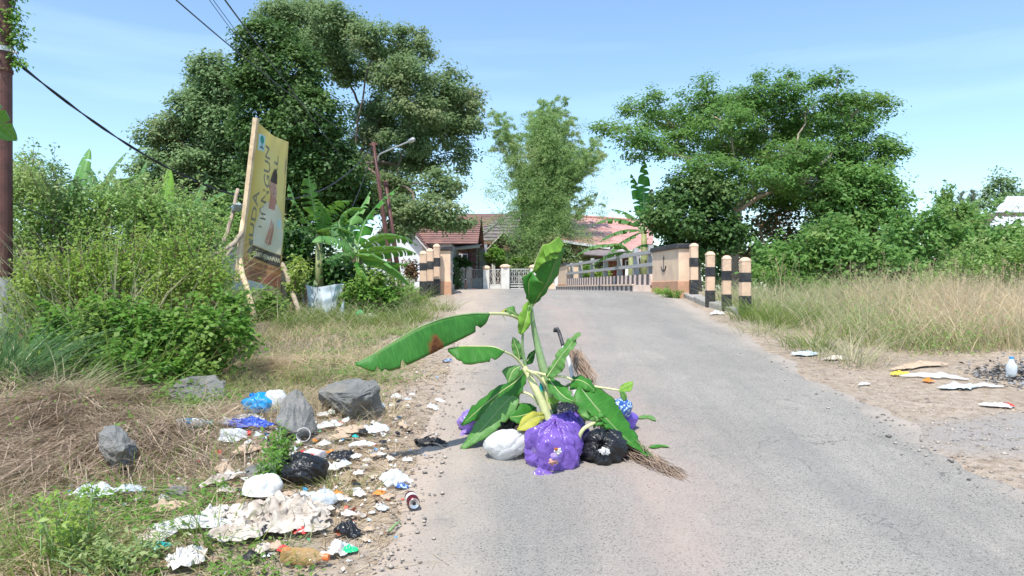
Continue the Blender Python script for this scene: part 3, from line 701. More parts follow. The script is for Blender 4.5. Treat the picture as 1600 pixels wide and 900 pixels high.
# ------------------------------------------------------------------ fence across the junction
FY = 46.
fn = empty('front_fence', P(775, 452, FY), 'white pillared garden fence with iron lattice panels at the road junction', 'fence')
def pillar(px, w_, pt, mat, parent):
    x = P(px, 0, FY).x; hw = S(w_, FY)/2; zt = P(0, pt, FY).z; mb = MB()
    mb.box(x-hw, x+hw, FY-hw, FY+hw, ZG-.1, zt-.22); o = mb.build('pillar', M[mat], parent)
    mb = MB(); mb.lathe([(0, hw*1.1), (.06, hw*1.35), (.12, hw*1.35), (.2, hw*.95), (.24, hw*.4)], (x, FY, zt-.22), (0, 0, 1), 12); mb.build('pillar_cap', M['concrete' if mat != 'white_trim' else 'peach_pale'], o)
def lattice(p0, p1, pt, pb, parent, mat, diag=True):
    x0, x1 = P(p0, 0, FY).x, P(p1, 0, FY).x; z0, z1 = P(0, pb, FY).z, P(0, pt, FY).z; mb = MB()
    mb.box(x0, x1, FY-.025, FY+.025, z1-.05, z1); mb.box(x0, x1, FY-.025, FY+.025, z0, z0+.05)
    n = max(2, int((x1-x0)/.13))
    for i in range(n+1):
        x = x0+(x1-x0)*i/n; mb.box(x-.012, x+.012, FY-.012, FY+.012, z0+.05, z1-.05)
    if diag:
        k = max(1, int((z1-z0)/.3)); d = (z1-z0-.1)/k
        for j in range(k):
            for i in range(n):
                xa = x0+(x1-x0)*i/n; xb = xa+(x1-x0)/n; za = z0+.05+j*d
                s_ = -1 if (i+j) % 2 else 1
                mb.beam((xa, FY-.02, za if s_ > 0 else za+d), (xb, FY-.02, za+d if s_ > 0 else za), .02, .03, up=Vector((0, 1, 0)))
    mb.build('iron_lattice', mat, parent)
def lowwall(p0, p1, pt, mat, parent):
    mb = MB(); mb.box(P(p0, 0, FY).x, P(p1, 0, FY).x, FY-.08, FY+.08, ZG-.1, P(0, pt, FY).z); mb.build('low_wall', M[mat], parent)
M['iron_white'] = plain('iron_white', (.6, .6, .58), .5, .15, 5, 0)
M['iron_grey'] = plain('iron_grey', (.2, .23, .23), .6, .3, 5, 0)
for px, w_, pt, mt in ((723, 7, 418, 'concrete'), (733, 8.5, 417, 'concrete'), (760, 9.5, 415.5, 'white_trim'), (789.5, 13, 413.5, 'white_trim'), (835, 13, 414, 'white_trim'), (872, 12, 415, 'white_trim')):
    pillar(px, w_, pt, mt, fn)
lattice(766, 782, 420.5, 445, fn, M['iron_white']); lowwall(765.5, 782.5, 445.5, 'white_trim', fn)
lattice(842, 865, 420.5, 443, fn, M['iron_white']); lowwall(842, 866, 443, 'peach_pale', fn)
lowwall(878, 900, 436, 'peach_pale', fn)
gt = empty('iron_gate', P(747, 452, FY), 'dull grey sheet gate between the mossy grey pillars', 'gate', 'gates in the garden fence')
mb = MB(); mb.box(P(738, 0, FY).x, P(754.5, 0, FY).x, FY-.02, FY+.02, ZG+.08, P(0, 436, FY).z); mb.build('gate_panel', M['iron_grey'], gt)
lattice(738, 754.5, 420.5, 436, gt, M['iron_grey'])
gt = empty('iron_gate', P(812, 452, FY), 'white iron lattice sliding gate over a low brick sill', 'gate', 'gates in the garden fence')
lattice(797, 828, 420, 444, gt, M['iron_white'])
mb = MB(); mb.box(P(797, 0, FY).x, P(828, 0, FY).x, FY-.03, FY+.03, P(0, 448, FY).z, P(0, 446, FY).z); mb.box(P(797, 0, FY).x, P(828, 0, FY).x, FY-.03, FY+.03, P(0, 452, FY).z, P(0, 450, FY).z); mb.build('gate_bar', M['iron_white'], gt)

# ------------------------------------------------------------------ plants: materials and builders
M['lf_tree'] = leafy('tree_leaves', (.12, .2, .08), (.22, .31, .14), (.29, .31, .15), .4, .6, .35, .22)
M['lf_olive'] = leafy('olive_leaves', (.13, .23, .09), (.23, .33, .15), (.3, .32, .16), .3, .6, .4, .22)
M['lf_dark'] = leafy('dark_ivy_leaves', (.045, .11, .03), (.1, .19, .05), (.14, .22, .07), .28, .5, .6, .3)
M['lf_rain'] = leafy('feather_leaves', (.085, .2, .05), (.16, .29, .075), (.21, .33, .09), .42, .6, .4, .22)
M['lf_bamboo'] = leafy('bamboo_leaves', (.2, .34, .12), (.32, .44, .18), (.4, .42, .22), .45, .6, .35, .2)
M['lf_bush'] = leafy('bush_leaves', (.08, .2, .03), (.18, .34, .06), (.24, .32, .08), .4, .5, 1.6, .3)
M['lf_yel'] = leafy('yellow_green_leaves', (.17, .33, .055), (.3, .42, .08), (.38, .43, .12), .45, .45, 1.2)
M['lf_hedge'] = leafy('hedge_leaves', (.16, .29, .07), (.28, .42, .12), (.34, .4, .17), .42, .45, .8)
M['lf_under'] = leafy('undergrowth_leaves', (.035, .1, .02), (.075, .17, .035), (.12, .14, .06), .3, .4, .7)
M['lf_vine'] = leafy('vine_leaves', (.1, .23, .06), (.19, .34, .09), (.25, .33, .1), .4, .55, .8, .25)
M['lf_dead'] = leafy('dead_leaves', (.14, .09, .05), (.26, .17, .1), (.2, .12, .07), .2, .8, .8, .1)
M['lf_palefar'] = leafy('far_pale_leaves', (.17, .24, .17), (.24, .3, .2), None, .3, .6)
M['gr_green'] = leafy('green_grass', (.1, .18, .03), (.2, .28, .06), (.28, .28, .11), .35, .5, 1.5, .3)
M['gr_reed'] = leafy('reed_blades', (.07, .16, .06), (.13, .24, .09), (.2, .27, .1), .3, .4, 1.5)
M['gr_dry'] = leafy('dry_grass', (.46, .37, .24), (.68, .56, .38), (.34, .33, .17), .3, .7, 1.2, .2)
M['gr_pale'] = leafy('pale_field_grass', (.36, .36, .2), (.52, .49, .32), (.26, .32, .14), .35, .6, .9, .2)
M['straw'] = leafy('straw', (.15, .105, .07), (.66, .54, .41), (.3, .23, .16), .2, .75, 2.5, .2)
M['twig'] = plain('twigs', (.2, .13, .09), .9, .3, 8, 0)

def scatter(blobs, dens, clump, per, flat=.6, shell=.55, zclip=True):
    """leaf centres: clumps inside ellipsoids; returns leaf points, clump centres and outward directions"""
    P_, Cc, O = [], [], []
    for (c, r) in blobs:
        n = max(3, int(dens*(r[0]*r[2]+r[0]*r[1]*.6)/(clump*clump)))
        d = unit(rng.normal(size=(n, 3))); rad = rng.uniform(shell**3, 1, n)**(1/3)
        cc = np.array(c)+d*rad[:, None]*np.array(r)
        k = rng.poisson(per, n)+2
        idx = np.repeat(np.arange(n), k)
        g_ = rng.normal(size=(len(idx), 3))*np.array([1, 1, flat])*clump*rng.uniform(.7, 1.3, n)[idx][:, None]*.5
        P_.append(cc[idx]+g_); Cc.append(cc); O.append(unit(g_*.6+d[idx]*clump*.4))
    Pp = np.concatenate(P_); Oo = np.concatenate(O); Cq = np.concatenate(Cc)
    ok = Pp[:, 2] > gz(Pp[:, 0], Pp[:, 1])+.01
    return Pp[ok], Cq, Oo[ok]
def pxblobs(bl, Yc, dfac=.9):
    out = []
    for e in bl:
        px, py, rx, ry = e[:4]; dy = e[4] if len(e) > 4 else 0; Y = Yc+dy
        out.append((tuple(P(px, py, Y)), (S(rx, Y), S((rx+ry)/2, Y)*dfac, S(ry, Y))))
    return out
def limb(mb, a, b_, r0, r1, sag=.12, n=6, k=6, jit=.06):
    a = Vector(a); b_ = Vector(b_); L = (b_-a).length; pts = []
    off = Vector((rnd.uniform(-1, 1), rnd.uniform(-1, 1), rnd.uniform(.2, 1)))*L*sag
    for i in range(n+1):
        t_ = i/n; pts.append(a.lerp(b_, t_)+off*math.sin(math.pi*t_)+Vector((rnd.uniform(-1, 1), rnd.uniform(-1, 1), rnd.uniform(-1, 1)))*L*jit*(0 < i < n)*.5)
    mb.tube(pts, [r0+(r1-r0)*i/n for i in range(n+1)], k, caps=False); return pts
def tree(name, label, base, fork, bl, Yc, leafm, bark, dens, clump, per, leaf, aspect=.45, group=None, cat='tree', r0=.25,
         flat=.6, up=.5, droop=0., shell=.5, dfac=.9, twigs=.35, extra=None, wires=None):
    r = empty(name, base, label, cat, group)
    blobs = pxblobs(bl, Yc, dfac)+(extra or [])
    Pp, Cq, Oo = scatter(blobs, dens, clump, per, flat, shell)
    foliage('crown', Pp, leaf, leafm, r, aspect=aspect, up=up, droop=droop, out=Oo*.6)
    mb = MB(); base = Vector(base); fork = Vector(fork)
    mid = base.lerp(fork, .5)+Vector((rnd.uniform(-.1, .1), rnd.uniform(-.1, .1), 0))*(fork-base).length
    mb.tube([base-Vector((0, 0, .2)), base.lerp(mid, .3), mid, fork], [r0*1.35, r0*1.05, r0*.9, r0*.8], 10)
    nodes_ = [(fork, -1, 0.)]; order = sorted(blobs, key=lambda e: (Vector(e[0])-fork).length); ch = []
    for (c, rr) in order:
        c = Vector(c); k_ = min(range(len(nodes_)), key=lambda i: (nodes_[i][0]-c).length*1.15+nodes_[i][2]*.55)
        nodes_.append((c, k_, nodes_[k_][2]+(nodes_[k_][0]-c).length))
    cnt = [0]*len(nodes_)
    for i in range(1, len(nodes_)):
        j = i
        while j > 0: cnt[j] += 1; j = nodes_[j][1]
    ends = []; tot = len(nodes_)
    for i in range(1, len(nodes_)):
        c, pa, _ = nodes_[i]; ra = max(.018, r0*.62*(cnt[i]/tot)**.5); rb3 = ra*.72
        pts = limb(mb, nodes_[pa][0], c, ra, rb3, .1); ends.append((c, pts, rb3))
    for q in Cq[::max(1, int(1/twigs))] if twigs else []:
        qv = Vector(q); e = min(ends, key=lambda e_: (e_[0]-qv).length)
        limb(mb, e[1][-2 if rnd.random() < .5 else -1], qv, min(.05, e[2]*.5), .006, .08, 3, 4)
    mb.build('trunk', bark, r, smooth=True)
    return r
def bush(name, label, cpos, bl, Yc, leafm, dens, clump, per, leaf, cat='bush', group=None, aspect=.5, flat=.8, up=.4, dfac=.9, shell=.5, stems=14, droop=0., stemm='twig', fold=.18, sprigs=0, sl_=.3):
    r = empty(name, cpos, label, cat, group)
    blobs = pxblobs(bl, Yc, dfac); Pp, Cq, Oo = scatter(blobs, dens, clump, per, flat, shell)
    mb = MB(); SP = []
    for i in range(sprigs):
        q = Vector(Cq[rnd.randrange(len(Cq))]); L_ = sl_*rnd.uniform(.4, 1.2); e = q+Vector((rnd.gauss(0, .35), rnd.gauss(0, .3)-.1, rnd.uniform(.4, 1.1)))*L_
        pts = limb(mb, q, e, .004, .0015, .1, 6, 4)
        for p in pts[1:]:
            for k in range(4): SP.append(tuple(p+Vector((rnd.gauss(0, leaf*.5), rnd.gauss(0, leaf*.5), rnd.gauss(0, leaf*.35)))))
    if SP: Pp = np.concatenate([Pp, np.array(SP)]); Oo = np.concatenate([Oo, rng.normal(size=(len(SP), 3))*.5])
    foliage('foliage', Pp, leaf, leafm, r, aspect=aspect, up=up, droop=droop, out=Oo*.5, fold=fold)
    for i in range(stems):
        q = Vector(Cq[rnd.randrange(len(Cq))]); a = Vector(cpos)+Vector((rnd.uniform(-.3, .3), rnd.uniform(-.3, .3), 0))
        a.x += (q.x-a.x)*.6; a.y += (q.y-a.y)*.6; a.z = float(gz(a.x, a.y))-.03
        limb(mb, a, q, .012+.002*Yc/8, .004, .08, 5, 5)
    mb.build('stems', M[stemm], r)['kind'] = 'stuff'
    return r
def bleaf(parent, mid, w, mat, roll=0., torn=.15, droopw=.25, n=26, name='leaf', tip=1., gap=.0, seed=None, side=None):
    """banana leaf on a midrib given as points; w half width; blade split into strips where torn"""
    mp = resample(mid, n); V = []; UV = []; Q = []
    rs = random.Random(seed if seed is not None else rnd.random())
    def prof(t_): return max(.02, (math.sin(math.pi*min(1, t_**.62*1.0)))**.55 if t_ < 1 else 0)
    frames = []
    for i in range(n):
        d = (mp[min(i+1, n-1)]-mp[max(i-1, 0)]).normalized()
        s_ = side if side is not None else d.cross(Vector((0, 0, 1)))
        s_ = Vector(s_)-d*d.dot(Vector(s_))
        if s_.length < .05: s_ = d.cross(Vector((0, 1, 0)))
        s_.normalize(); nn = s_.cross(d)
        s_, nn = s_*math.cos(roll)+nn*math.sin(roll), nn*math.cos(roll)-s_*math.sin(roll)
        frames.append((d, s_, nn))
    cols = (0, .06, .35, .7, 1.)
    for sg in (1, -1):
        i = 0
        while i < n-1:
            j = min(n-1, i+(rs.randint(2, 6) if rs.random() < torn*3 else n))
            if torn == 0: j = n-1
            dr = droopw+rs.uniform(-.1, .2)*(torn > 0); o = len(V)
            for k in range(i, j+1):
                t_ = k/(n-1); d, s_, nn = frames[k]; ww = w*prof(t_)
                edge = (k == i or k == j) and torn > 0 and 0 < k < n-1
                for cidx, u in enumerate(cols):
                    a = dr*u*u
                    sh = d*(-.02 if k == i else .02 if k == j else 0)*u*w*8*torn*(1 if not edge else -1.5)
                    p = mp[k]+s_*sg*ww*u*math.cos(a*.9)-nn*ww*u*math.sin(a)*1.0+sh+d*ww*u*.12+nn*ww*.14*math.sin(u*math.pi*.5)
                    V.append(p); UV.append((u*sg, t_))
            nr = j-i+1; f = grid_faces(nr, 5)+o
            Q.append(f if sg > 0 else f[:, ::-1]); i = j
    o = npmesh(name, np.array([tuple(v) for v in V]), np.concatenate(Q), mat, parent, uv=UV, smooth=True)
    mb = MB(); mb.tube(mp, [max(.003, w*.075*(1-i/n*.85)) for i in range(n)], 5); mb.build('midrib', M['stem_green'], o, smooth=True)
    return o
def arch(a, az, el, L, bend, n=7):
    """leaf midrib: starts at a, heads az/el and bends down"""
    p = Vector(a); out = [p.copy()]; e = el
    for i in range(n):
        p = p+Vector((math.cos(az)*math.cos(e), math.sin(az)*math.cos(e), math.sin(e)))*L/n; e -= bend/n; out.append(p.copy())
    return out
def banana(label, base, h_, leaves, mat='ban_far', r0=.11, group='banana plants', w=.3, torn=.25, stem=True):
    r = empty('banana_plant', base, label, 'banana plant', group); base = Vector(base); top = base+Vector((0, 0, h_))
    mb = MB(); mb.tube([base-Vector((0, 0, .1)), base+Vector((.02, 0, h_*.5)), top], [r0*1.2, r0, r0*.6], 10); mb.build('pseudostem', M['pstem'], r, smooth=True)
    for (az, el, L, bend, *rest) in leaves:
        ww = rest[0] if rest else w; mt = rest[1] if len(rest) > 1 else mat; tn = rest[2] if len(rest) > 2 else torn
        pts = arch(top, math.radians(az), math.radians(el), L, math.radians(bend))
        mb = MB(); mb.tube(pts[:2], [r0*.35, r0*.22], 6); mb.build('leaf_stalk', M['stem_green'], r, smooth=True)
        bleaf(r, pts[1:], ww, M[mt], torn=tn, droopw=.5)
    return r

# ------------------------------------------------------------------ trees
def gp(x, y): return Vector((x, y, float(gz(x, y))))
tree('spreading_tree', 'largest spreading tree with open branching crown and sky gaps, highest in the picture', gp(P(560, 0, 30).x, 30), P(550, 262, 30),
     [(450, 30, 50, 32, 2), (528, 32, 42, 28), (498, 80, 48, 34, 1), (588, 62, 42, 30, -1), (640, 78, 36, 34), (545, 112, 36, 26, 2), (628, 122, 42, 30, -1.5), (690, 135, 40, 32), (722, 165, 32, 34, 1),
      (655, 170, 44, 30, -1.5), (600, 165, 28, 22, 2), (700, 205, 42, 26), (742, 185, 14, 24), (640, 222, 40, 20, -1), (722, 240, 16, 30, 1), (575, 215, 34, 20, 2), (692, 292, 36, 26, -2), (622, 285, 30, 22, -1),
      (640, 200, 50, 34, 3), (520, 60, 50, 40, 3), (610, 110, 44, 28, 3), (575, 185, 36, 24, 3), (600, 255, 44, 28, 3), (680, 170, 44, 34, 3), (660, 250, 34, 24, 1), (480, 30, 46, 34, 3), (600, 310, 50, 30, 3),
      (655, 328, 52, 24, -3), (702, 340, 34, 24, -3), (640, 355, 40, 16, -3), (730, 352, 12, 12, -3), (560, 265, 36, 30, 1), (640, 262, 24, 12, 1)],
     30, M['lf_tree'], M['bark'], 5.2, .42, 80, .165, .5, 'tall trees on the far bank', r0=.26, twigs=.3, shell=.25)
tree('ivy_covered_tree', 'dark tree smothered in glossy creeper leaves, a rounded column behind the banner', gp(P(440, 0, 25).x, 25), P(440, 210, 25),
     [(420, 68, 44, 34), (398, 118, 30, 44), (446, 118, 55, 48), (484, 190, 52, 48, -.5), (425, 195, 56, 60, .5), (505, 262, 58, 46), (440, 280, 72, 56, 1), (548, 305, 36, 40, 1), (500, 330, 60, 50, 2), (400, 340, 50, 50, 2)],
     25, M['lf_dark'], M['bark'], 9, .4, 80, .145, .6, 'tall trees on the far bank', r0=.4, twigs=.15, shell=.7)
tree('pale_leaved_tree', 'greyish olive tree with lobed crown stepping down beside the dark creeper covered tree', gp(P(310, 0, 28).x, 28), P(325, 280, 28),
     [(330, 108, 32, 24), (352, 140, 40, 32), (305, 172, 40, 30), (352, 200, 46, 38), (262, 200, 32, 24), (240, 215, 24, 14), (245, 262, 42, 28, -.5), (312, 258, 56, 34), (212, 296, 26, 20), (278, 304, 60, 30), (352, 300, 46, 44, .5), (300, 340, 90, 30, 1), (330, 150, 40, 34, 1.5), (290, 230, 50, 40, 1.5), (350, 250, 50, 50, 1)],
     28, M['lf_olive'], M['bark'], 7, .42, 74, .165, .5, 'tall trees on the far bank', r0=.35, twigs=.3)
# bamboo
def bamboo():
    base = gp(P(850, 0, 49).x, 49); r = empty('bamboo_clump', base, 'tall feathery bamboo clump rising in front of the pink and grey roofs', 'bamboo')
    mb = MB(); C = []
    for i in range(60):
        px = 855+rnd.gauss(0, 24); top = 166+abs(px-858)*1.4+rnd.uniform(-16, 80)
        if rnd.random() < .12: px, top = rnd.uniform(782, 800), rnd.uniform(190, 240)
        if rnd.random() < .1: px, top = rnd.uniform(905, 928), rnd.uniform(230, 280)
        Y = 49+rnd.uniform(-2.2, 2.2); a = base+Vector((rnd.gauss(0, .5), rnd.gauss(0, .5), 0)); e = P(max(778, min(930, px)), max(166, top), Y)
        m_ = a.lerp(e, .55)+Vector((-(e.x-a.x)*.12, 0, .9)); pts = resample([a, m_, e, e+Vector(((e.x-a.x)*.2, rnd.uniform(-.3, .3), .25))], 12)
        mb.tube(pts, [.045*(1-j/13) for j in range(12)], 5, caps=False)
        for j in range(3, 12):
            n_ = 5
            for k in range(n_):
                p = pts[j]+Vector((rnd.gauss(0, .1), rnd.gauss(0, .1), rnd.gauss(0, .3)))
                d = Vector((rnd.gauss(0, 1), rnd.gauss(0, 1), rnd.uniform(-.1, 1.1))).normalized()*rnd.uniform(.3, .85)
                for q in range(80):
                    t_ = rnd.random()**.7; C.append(tuple(p+d*t_*.95+Vector((rnd.gauss(0, .06), rnd.gauss(0, .06), rnd.gauss(0, .06)-.22*t_*t_))))
    # dense lower skirt of side shoots
    for i in range(760):
        py = 175+255*rnd.random()**.75; px = rnd.gauss(852, 12+22*min(1, (py-170)/90)); p = P(px, py, 48+rnd.uniform(-1.5, 1.5))
        for q in range(60): C.append(tuple(p+Vector((rnd.gauss(0, .25), rnd.gauss(0, .25), rnd.gauss(0, .22)))))
    C = np.array(C); C = C[(C[:, 2] > 1.5)]
    foliage('foliage', C, .24, M['lf_bamboo'], r, aspect=.17, up=.1, droop=.1, fold=.05)
    mb.build('culms', plain('bamboo_culm', (.3, .33, .12), .5, .2, 5, 0), r)
bamboo()
# flat topped feathery tree on the right
RT = 21.
tree('rain_tree', 'wide flat topped feathery tree with bare grey limbs beyond the bollards', gp(P(1172, 0, RT).x, RT), P(1150, 332, RT),
     [(952, 200, 26, 10), (985, 210, 37, 20, -1), (1000, 170, 28, 20), (1028, 150, 13, 17), (1040, 185, 43, 20, 1), (1010, 235, 41, 17, -1), (1060, 225, 48, 22), (1090, 165, 41, 26), (1105, 135, 17, 20), (1130, 190, 50, 26, -1), (1150, 225, 48, 23, 1), (1100, 260, 50, 20, -1.5), (1180, 165, 48, 26), (1183, 120, 15, 14), (1160, 150, 26, 14), (1222, 150, 43, 23), (1232, 118, 10, 14), (1210, 200, 54, 26, 1), (1275, 128, 22, 14), (1308, 124, 17, 14), (1262, 175, 52, 26), (1240, 240, 59, 23, -1), (1190, 275, 59, 20, -1.5), (1310, 160, 37, 17), (1350, 156, 28, 14), (1384, 164, 22, 14), (1320, 200, 48, 20), (1310, 235, 54, 20), (1365, 225, 37, 17), (1385, 245, 28, 14), (1408, 234, 19, 12), (1260, 285, 65, 20, -1), (1345, 262, 49, 17), (1290, 262, 43, 17, 1), (1120, 298, 43, 17, -1.5), (1330, 292, 54, 23, 0), (1075, 195, 40, 24, 2), (1150, 170, 50, 26, 2), (1200, 235, 60, 26, 2), (1270, 205, 55, 26, 2), (1330, 180, 44, 20, 2), (1120, 240, 46, 22, 2), (1240, 270, 60, 22, 2), (1310, 270, 55, 20, 2), (1180, 305, 60, 22, 1), (1250, 310, 60, 20, 1), (1090, 285, 50, 20, 1)],
     RT, M['lf_rain'], M['bark_pale'], 4.0, .27, 46, .12, .42, 'trees beyond the bollards', r0=.2, flat=.55, up=.9, shell=.2, dfac=1.3, twigs=.4, cat='tree')
# broad leaved dark tree under it, left of the trunk
tree('broadleaf_tree', 'dark broad leaved tree rounding out below the feathery canopy behind the pink wall', gp(P(1090, 0, 19).x, 19), P(1090, 345, 19),
     [(1045, 318, 26, 22), (1080, 300, 34, 26), (1120, 310, 32, 26), (1060, 350, 44, 24, -.5), (1115, 350, 40, 28), (1030, 345, 22, 18, -.8), (1090, 385, 50, 26), (1140, 375, 26, 26)],
     19, M['lf_dark'], M['bark'], 7, .28, 60, .125, .6, 'trees beyond the bollards', r0=.14, twigs=.2, up=.5)
# creeper draped bushy tree at the right edge of the canopy
tree('creeper_draped_tree', 'bushy tree draped in big leaved creeper under the right end of the flat canopy', gp(P(1340, 0, 20).x, 20), P(1345, 340, 20),
     [(1330, 280, 44, 24), (1375, 290, 32, 26), (1300, 310, 40, 26), (1350, 325, 50, 30), (1395, 325, 26, 30), (1310, 355, 50, 30), (1370, 370, 45, 30), (1410, 365, 18, 26), (1395, 400, 34, 26)],
     20, M['lf_vine'], M['bark'], 6, .3, 55, .125, .6, 'trees beyond the bollards', r0=.14, twigs=.3)
# shaded tangle between them
r = bush('vine_tangle', 'shaded brown and dark tangle of vines and dead leaves between the two trunks', gp(P(1240, 0, 21.5).x, 21.5),
     [(1200, 340, 34, 30), (1235, 330, 40, 26, .5), (1275, 350, 42, 30), (1215, 385, 44, 26), (1265, 395, 40, 22), (1180, 400, 30, 20)], 22.2, M['lf_dead'], 2.2, .4, 26, .13, 'vine tangle', 'undergrowth beyond the bollards', stems=60, stemm='wood_old')
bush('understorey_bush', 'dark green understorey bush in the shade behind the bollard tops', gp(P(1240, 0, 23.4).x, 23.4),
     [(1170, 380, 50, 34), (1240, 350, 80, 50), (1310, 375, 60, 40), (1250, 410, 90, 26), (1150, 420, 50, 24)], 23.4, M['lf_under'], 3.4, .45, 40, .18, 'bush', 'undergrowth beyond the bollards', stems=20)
for (lb, px, Y, bl, mt, lf, nm) in (
    ('big leaved creeper mound covering the bank right behind the dry field grass', 1290, 14, [(1185, 430, 30, 22), (1215, 405, 30, 24), (1390, 430, 50, 26), (1250, 415, 44, 28), (1295, 388, 46, 34), (1345, 410, 50, 34), (1300, 440, 60, 26), (1370, 440, 50, 24), (1250, 455, 36, 16)], 'lf_vine', .12, 'creeper_mound'),
    ('bright creeper mound stepping down below the far tin roof', 1480, 14.5, [(1425, 375, 44, 40), (1478, 352, 36, 32), (1525, 376, 40, 32), (1580, 392, 44, 30), (1580, 395, 40, 34), (1460, 425, 60, 26), (1550, 430, 70, 28), (1620, 400, 50, 50)], 'lf_vine', .12, 'creeper_mound'),
    ('olive tangled bushes at the right edge under the tin roofed house', 1570, 11.8, [(1555, 408, 34, 26), (1605, 402, 34, 26), (1530, 430, 60, 26), (1605, 435, 50, 34), (1480, 445, 50, 18), (1650, 400, 50, 60)], 'lf_hedge', .075, 'tangled_bush'),
    ('young dark tree standing clear of the creepers against the sky', 1478, 22, [(1490, 340, 22, 24), (1478, 325, 12, 16), (1500, 365, 34, 24), (1470, 365, 22, 22), (1520, 350, 18, 16)], 'lf_vine', .14, 'young_tree')):
    bush(nm, lb, gp((px-800)*Y/F, Y), bl, Y, M[mt], 4.6, .24, 34, lf, 'creeper' if 'creeper' in nm else 'bush', 'undergrowth beyond the bollards', stems=16, sprigs=120, sl_=.5)
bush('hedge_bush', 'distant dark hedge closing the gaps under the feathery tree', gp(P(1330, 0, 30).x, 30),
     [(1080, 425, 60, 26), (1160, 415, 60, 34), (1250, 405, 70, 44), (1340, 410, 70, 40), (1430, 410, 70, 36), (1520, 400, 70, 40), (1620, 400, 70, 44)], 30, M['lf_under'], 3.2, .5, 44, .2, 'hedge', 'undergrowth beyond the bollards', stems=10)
bush('feathery_shrub', 'low bright feathery shrub in front of the creeper mounds', gp(P(1480, 0, 13.8).x, 13.8), [(1450, 440, 40, 13), (1510, 430, 50, 12), (1480, 450, 60, 12)], 13.8, M['lf_yel'], 3, .16, 40, .05, 'shrub', flat=.4, up=1.2, aspect=.3)
# far conical tree and casuarinas
tree('conical_tree', 'distant conical tree behind the tin roofed house', gp(P(1565, 0, 62).x, 62), P(1565, 345, 62),
     [(1568, 278, 12, 12), (1565, 296, 24, 16), (1562, 316, 32, 18), (1556, 340, 34, 18), (1590, 320, 22, 26)], 62, M['lf_olive'], M['bark'], 4, .7, 40, .32, .5, 'distant trees', r0=.3, twigs=.1)
for i, (px, top) in enumerate(((1502, 300), (1520, 299), (1511, 322))):
    r = empty('casuarina_tree', gp((px-800)*70/F, 70), ['distant wispy pale tree, the taller pointed one beside the conical tree', 'distant wispy pale tree standing closest to the conical tree', 'shortest of the distant wispy pale trees'][i], 'tree', 'distant wispy trees')
    C = []
    for k in range(130):
        t_ = rnd.random(); p = P(px, top+t_*95, 70); wd = .25+1.3*t_**.7
        d = Vector((rnd.gauss(0, 1), rnd.gauss(0, 1), .9)).normalized()*wd
        for q in range(16): C.append(tuple(p+d*rnd.random()))
    foliage('crown', C, .42, M['lf_palefar'], r, aspect=.16, up=0, droop=-.4, fold=.02)
    mb = MB(); mb.tube([gp((px-800)*70/F, 70), P(px, top, 70)], [.14, .02], 5); mb.build('trunk', M['bark_pale'], r)
# yard plants by the houses
def small_plant(lb, px, py, rx, ry, Y, mt, lf, base_py=450, asp=.35, nm='garden_shrub', dens=3, cl=.2):
    return bush(nm, lb, Vector((P(px, 0, Y).x, Y, ZG)), [(px, py, rx, ry), (px+rx*.4, py+ry*.3, rx*.7, ry*.8)], Y, M[mt], dens, cl, 26, lf, 'shrub', 'garden shrubs by the houses', aspect=asp, stems=8)
small_plant('dark garden shrub under the carport beside the grey pillar', 720, 412, 16, 11, 47.5, 'lf_under', .2)
small_plant('slender garden tree behind the white fence pillars', 776, 398, 11, 16, 47.2, 'lf_bush', .24)
small_plant('leafy garden shrub between the porch gable feet', 762, 402, 9, 8, 47.4, 'lf_bush', .22)
small_plant('dense garden shrub spilling over the sliding gate', 815, 414, 22, 16, 47.6, 'lf_bush', .22)
small_plant('dark thicket hugging the side of the yellow wall', 712, 432, 9, 22, 32, 'lf_under', .16)
small_plant('reddish garden croton by the white house wall', 639, 420, 12, 14, 30, 'lf_dead', .2, nm='croton_shrub')
small_plant('bushy shrub by the far end wall of the bridge', 866, 405, 28, 24, 47.4, 'lf_under', .2, dens=4)
small_plant('low weeds with yellow tops behind the bridge railing', 936, 428, 16, 7, 30, 'lf_yel', .1, cl=.12, dens=5)
small_plant('green weeds growing up between the railing posts', 1003, 425, 10, 14, 24, 'lf_under', .12, cl=.15, dens=4)
small_plant('small weeds behind the far railing posts', 915, 425, 9, 10, 33, 'lf_bush', .1, cl=.12, dens=4)

# banana plants
banana('banana plants with a tall torn upright leaf beside the pink roof', gp(P(1006, 0, 20).x, 20), 1.6,
       [(80, 84, 2.1, 22, .24, 'ban', .9), (110, 80, 1.8, 30, .2, 'ban', .9), (170, 40, 1.5, 75), (185, 10, 1.3, 55), (150, 60, 1.2, 60), (190, -20, 1.3, 30, .22), (20, 40, 1.2, 80, .22, 'ban_dry'), (60, 75, 1.4, 30, .2, 'ban_dry')], w=.26, torn=.5)
banana('banana plant with drooping leaf hanging in front of the pink roof', gp(P(985, 0, 18.5).x, 18.5), .95,
       [(178, 30, 1.5, 80, .2), (170, 5, 1.1, 60, .17), (200, 45, .9, 90, .16), (20, 40, 1.0, 80)], r0=.08, w=.2, torn=.4)
banana('banana plant showing beside the creeper draped tree', gp(P(1392, 0, 19).x, 19), 1.6,
       [(10, 50, 1.6, 85, .26), (-10, 30, 1.5, 70, .24), (0, 5, 1.4, 60, .2, 'ban_dry'), (60, 60, 1.1, 70), (150, 40, 1.2, 90)], w=.22, torn=.3)
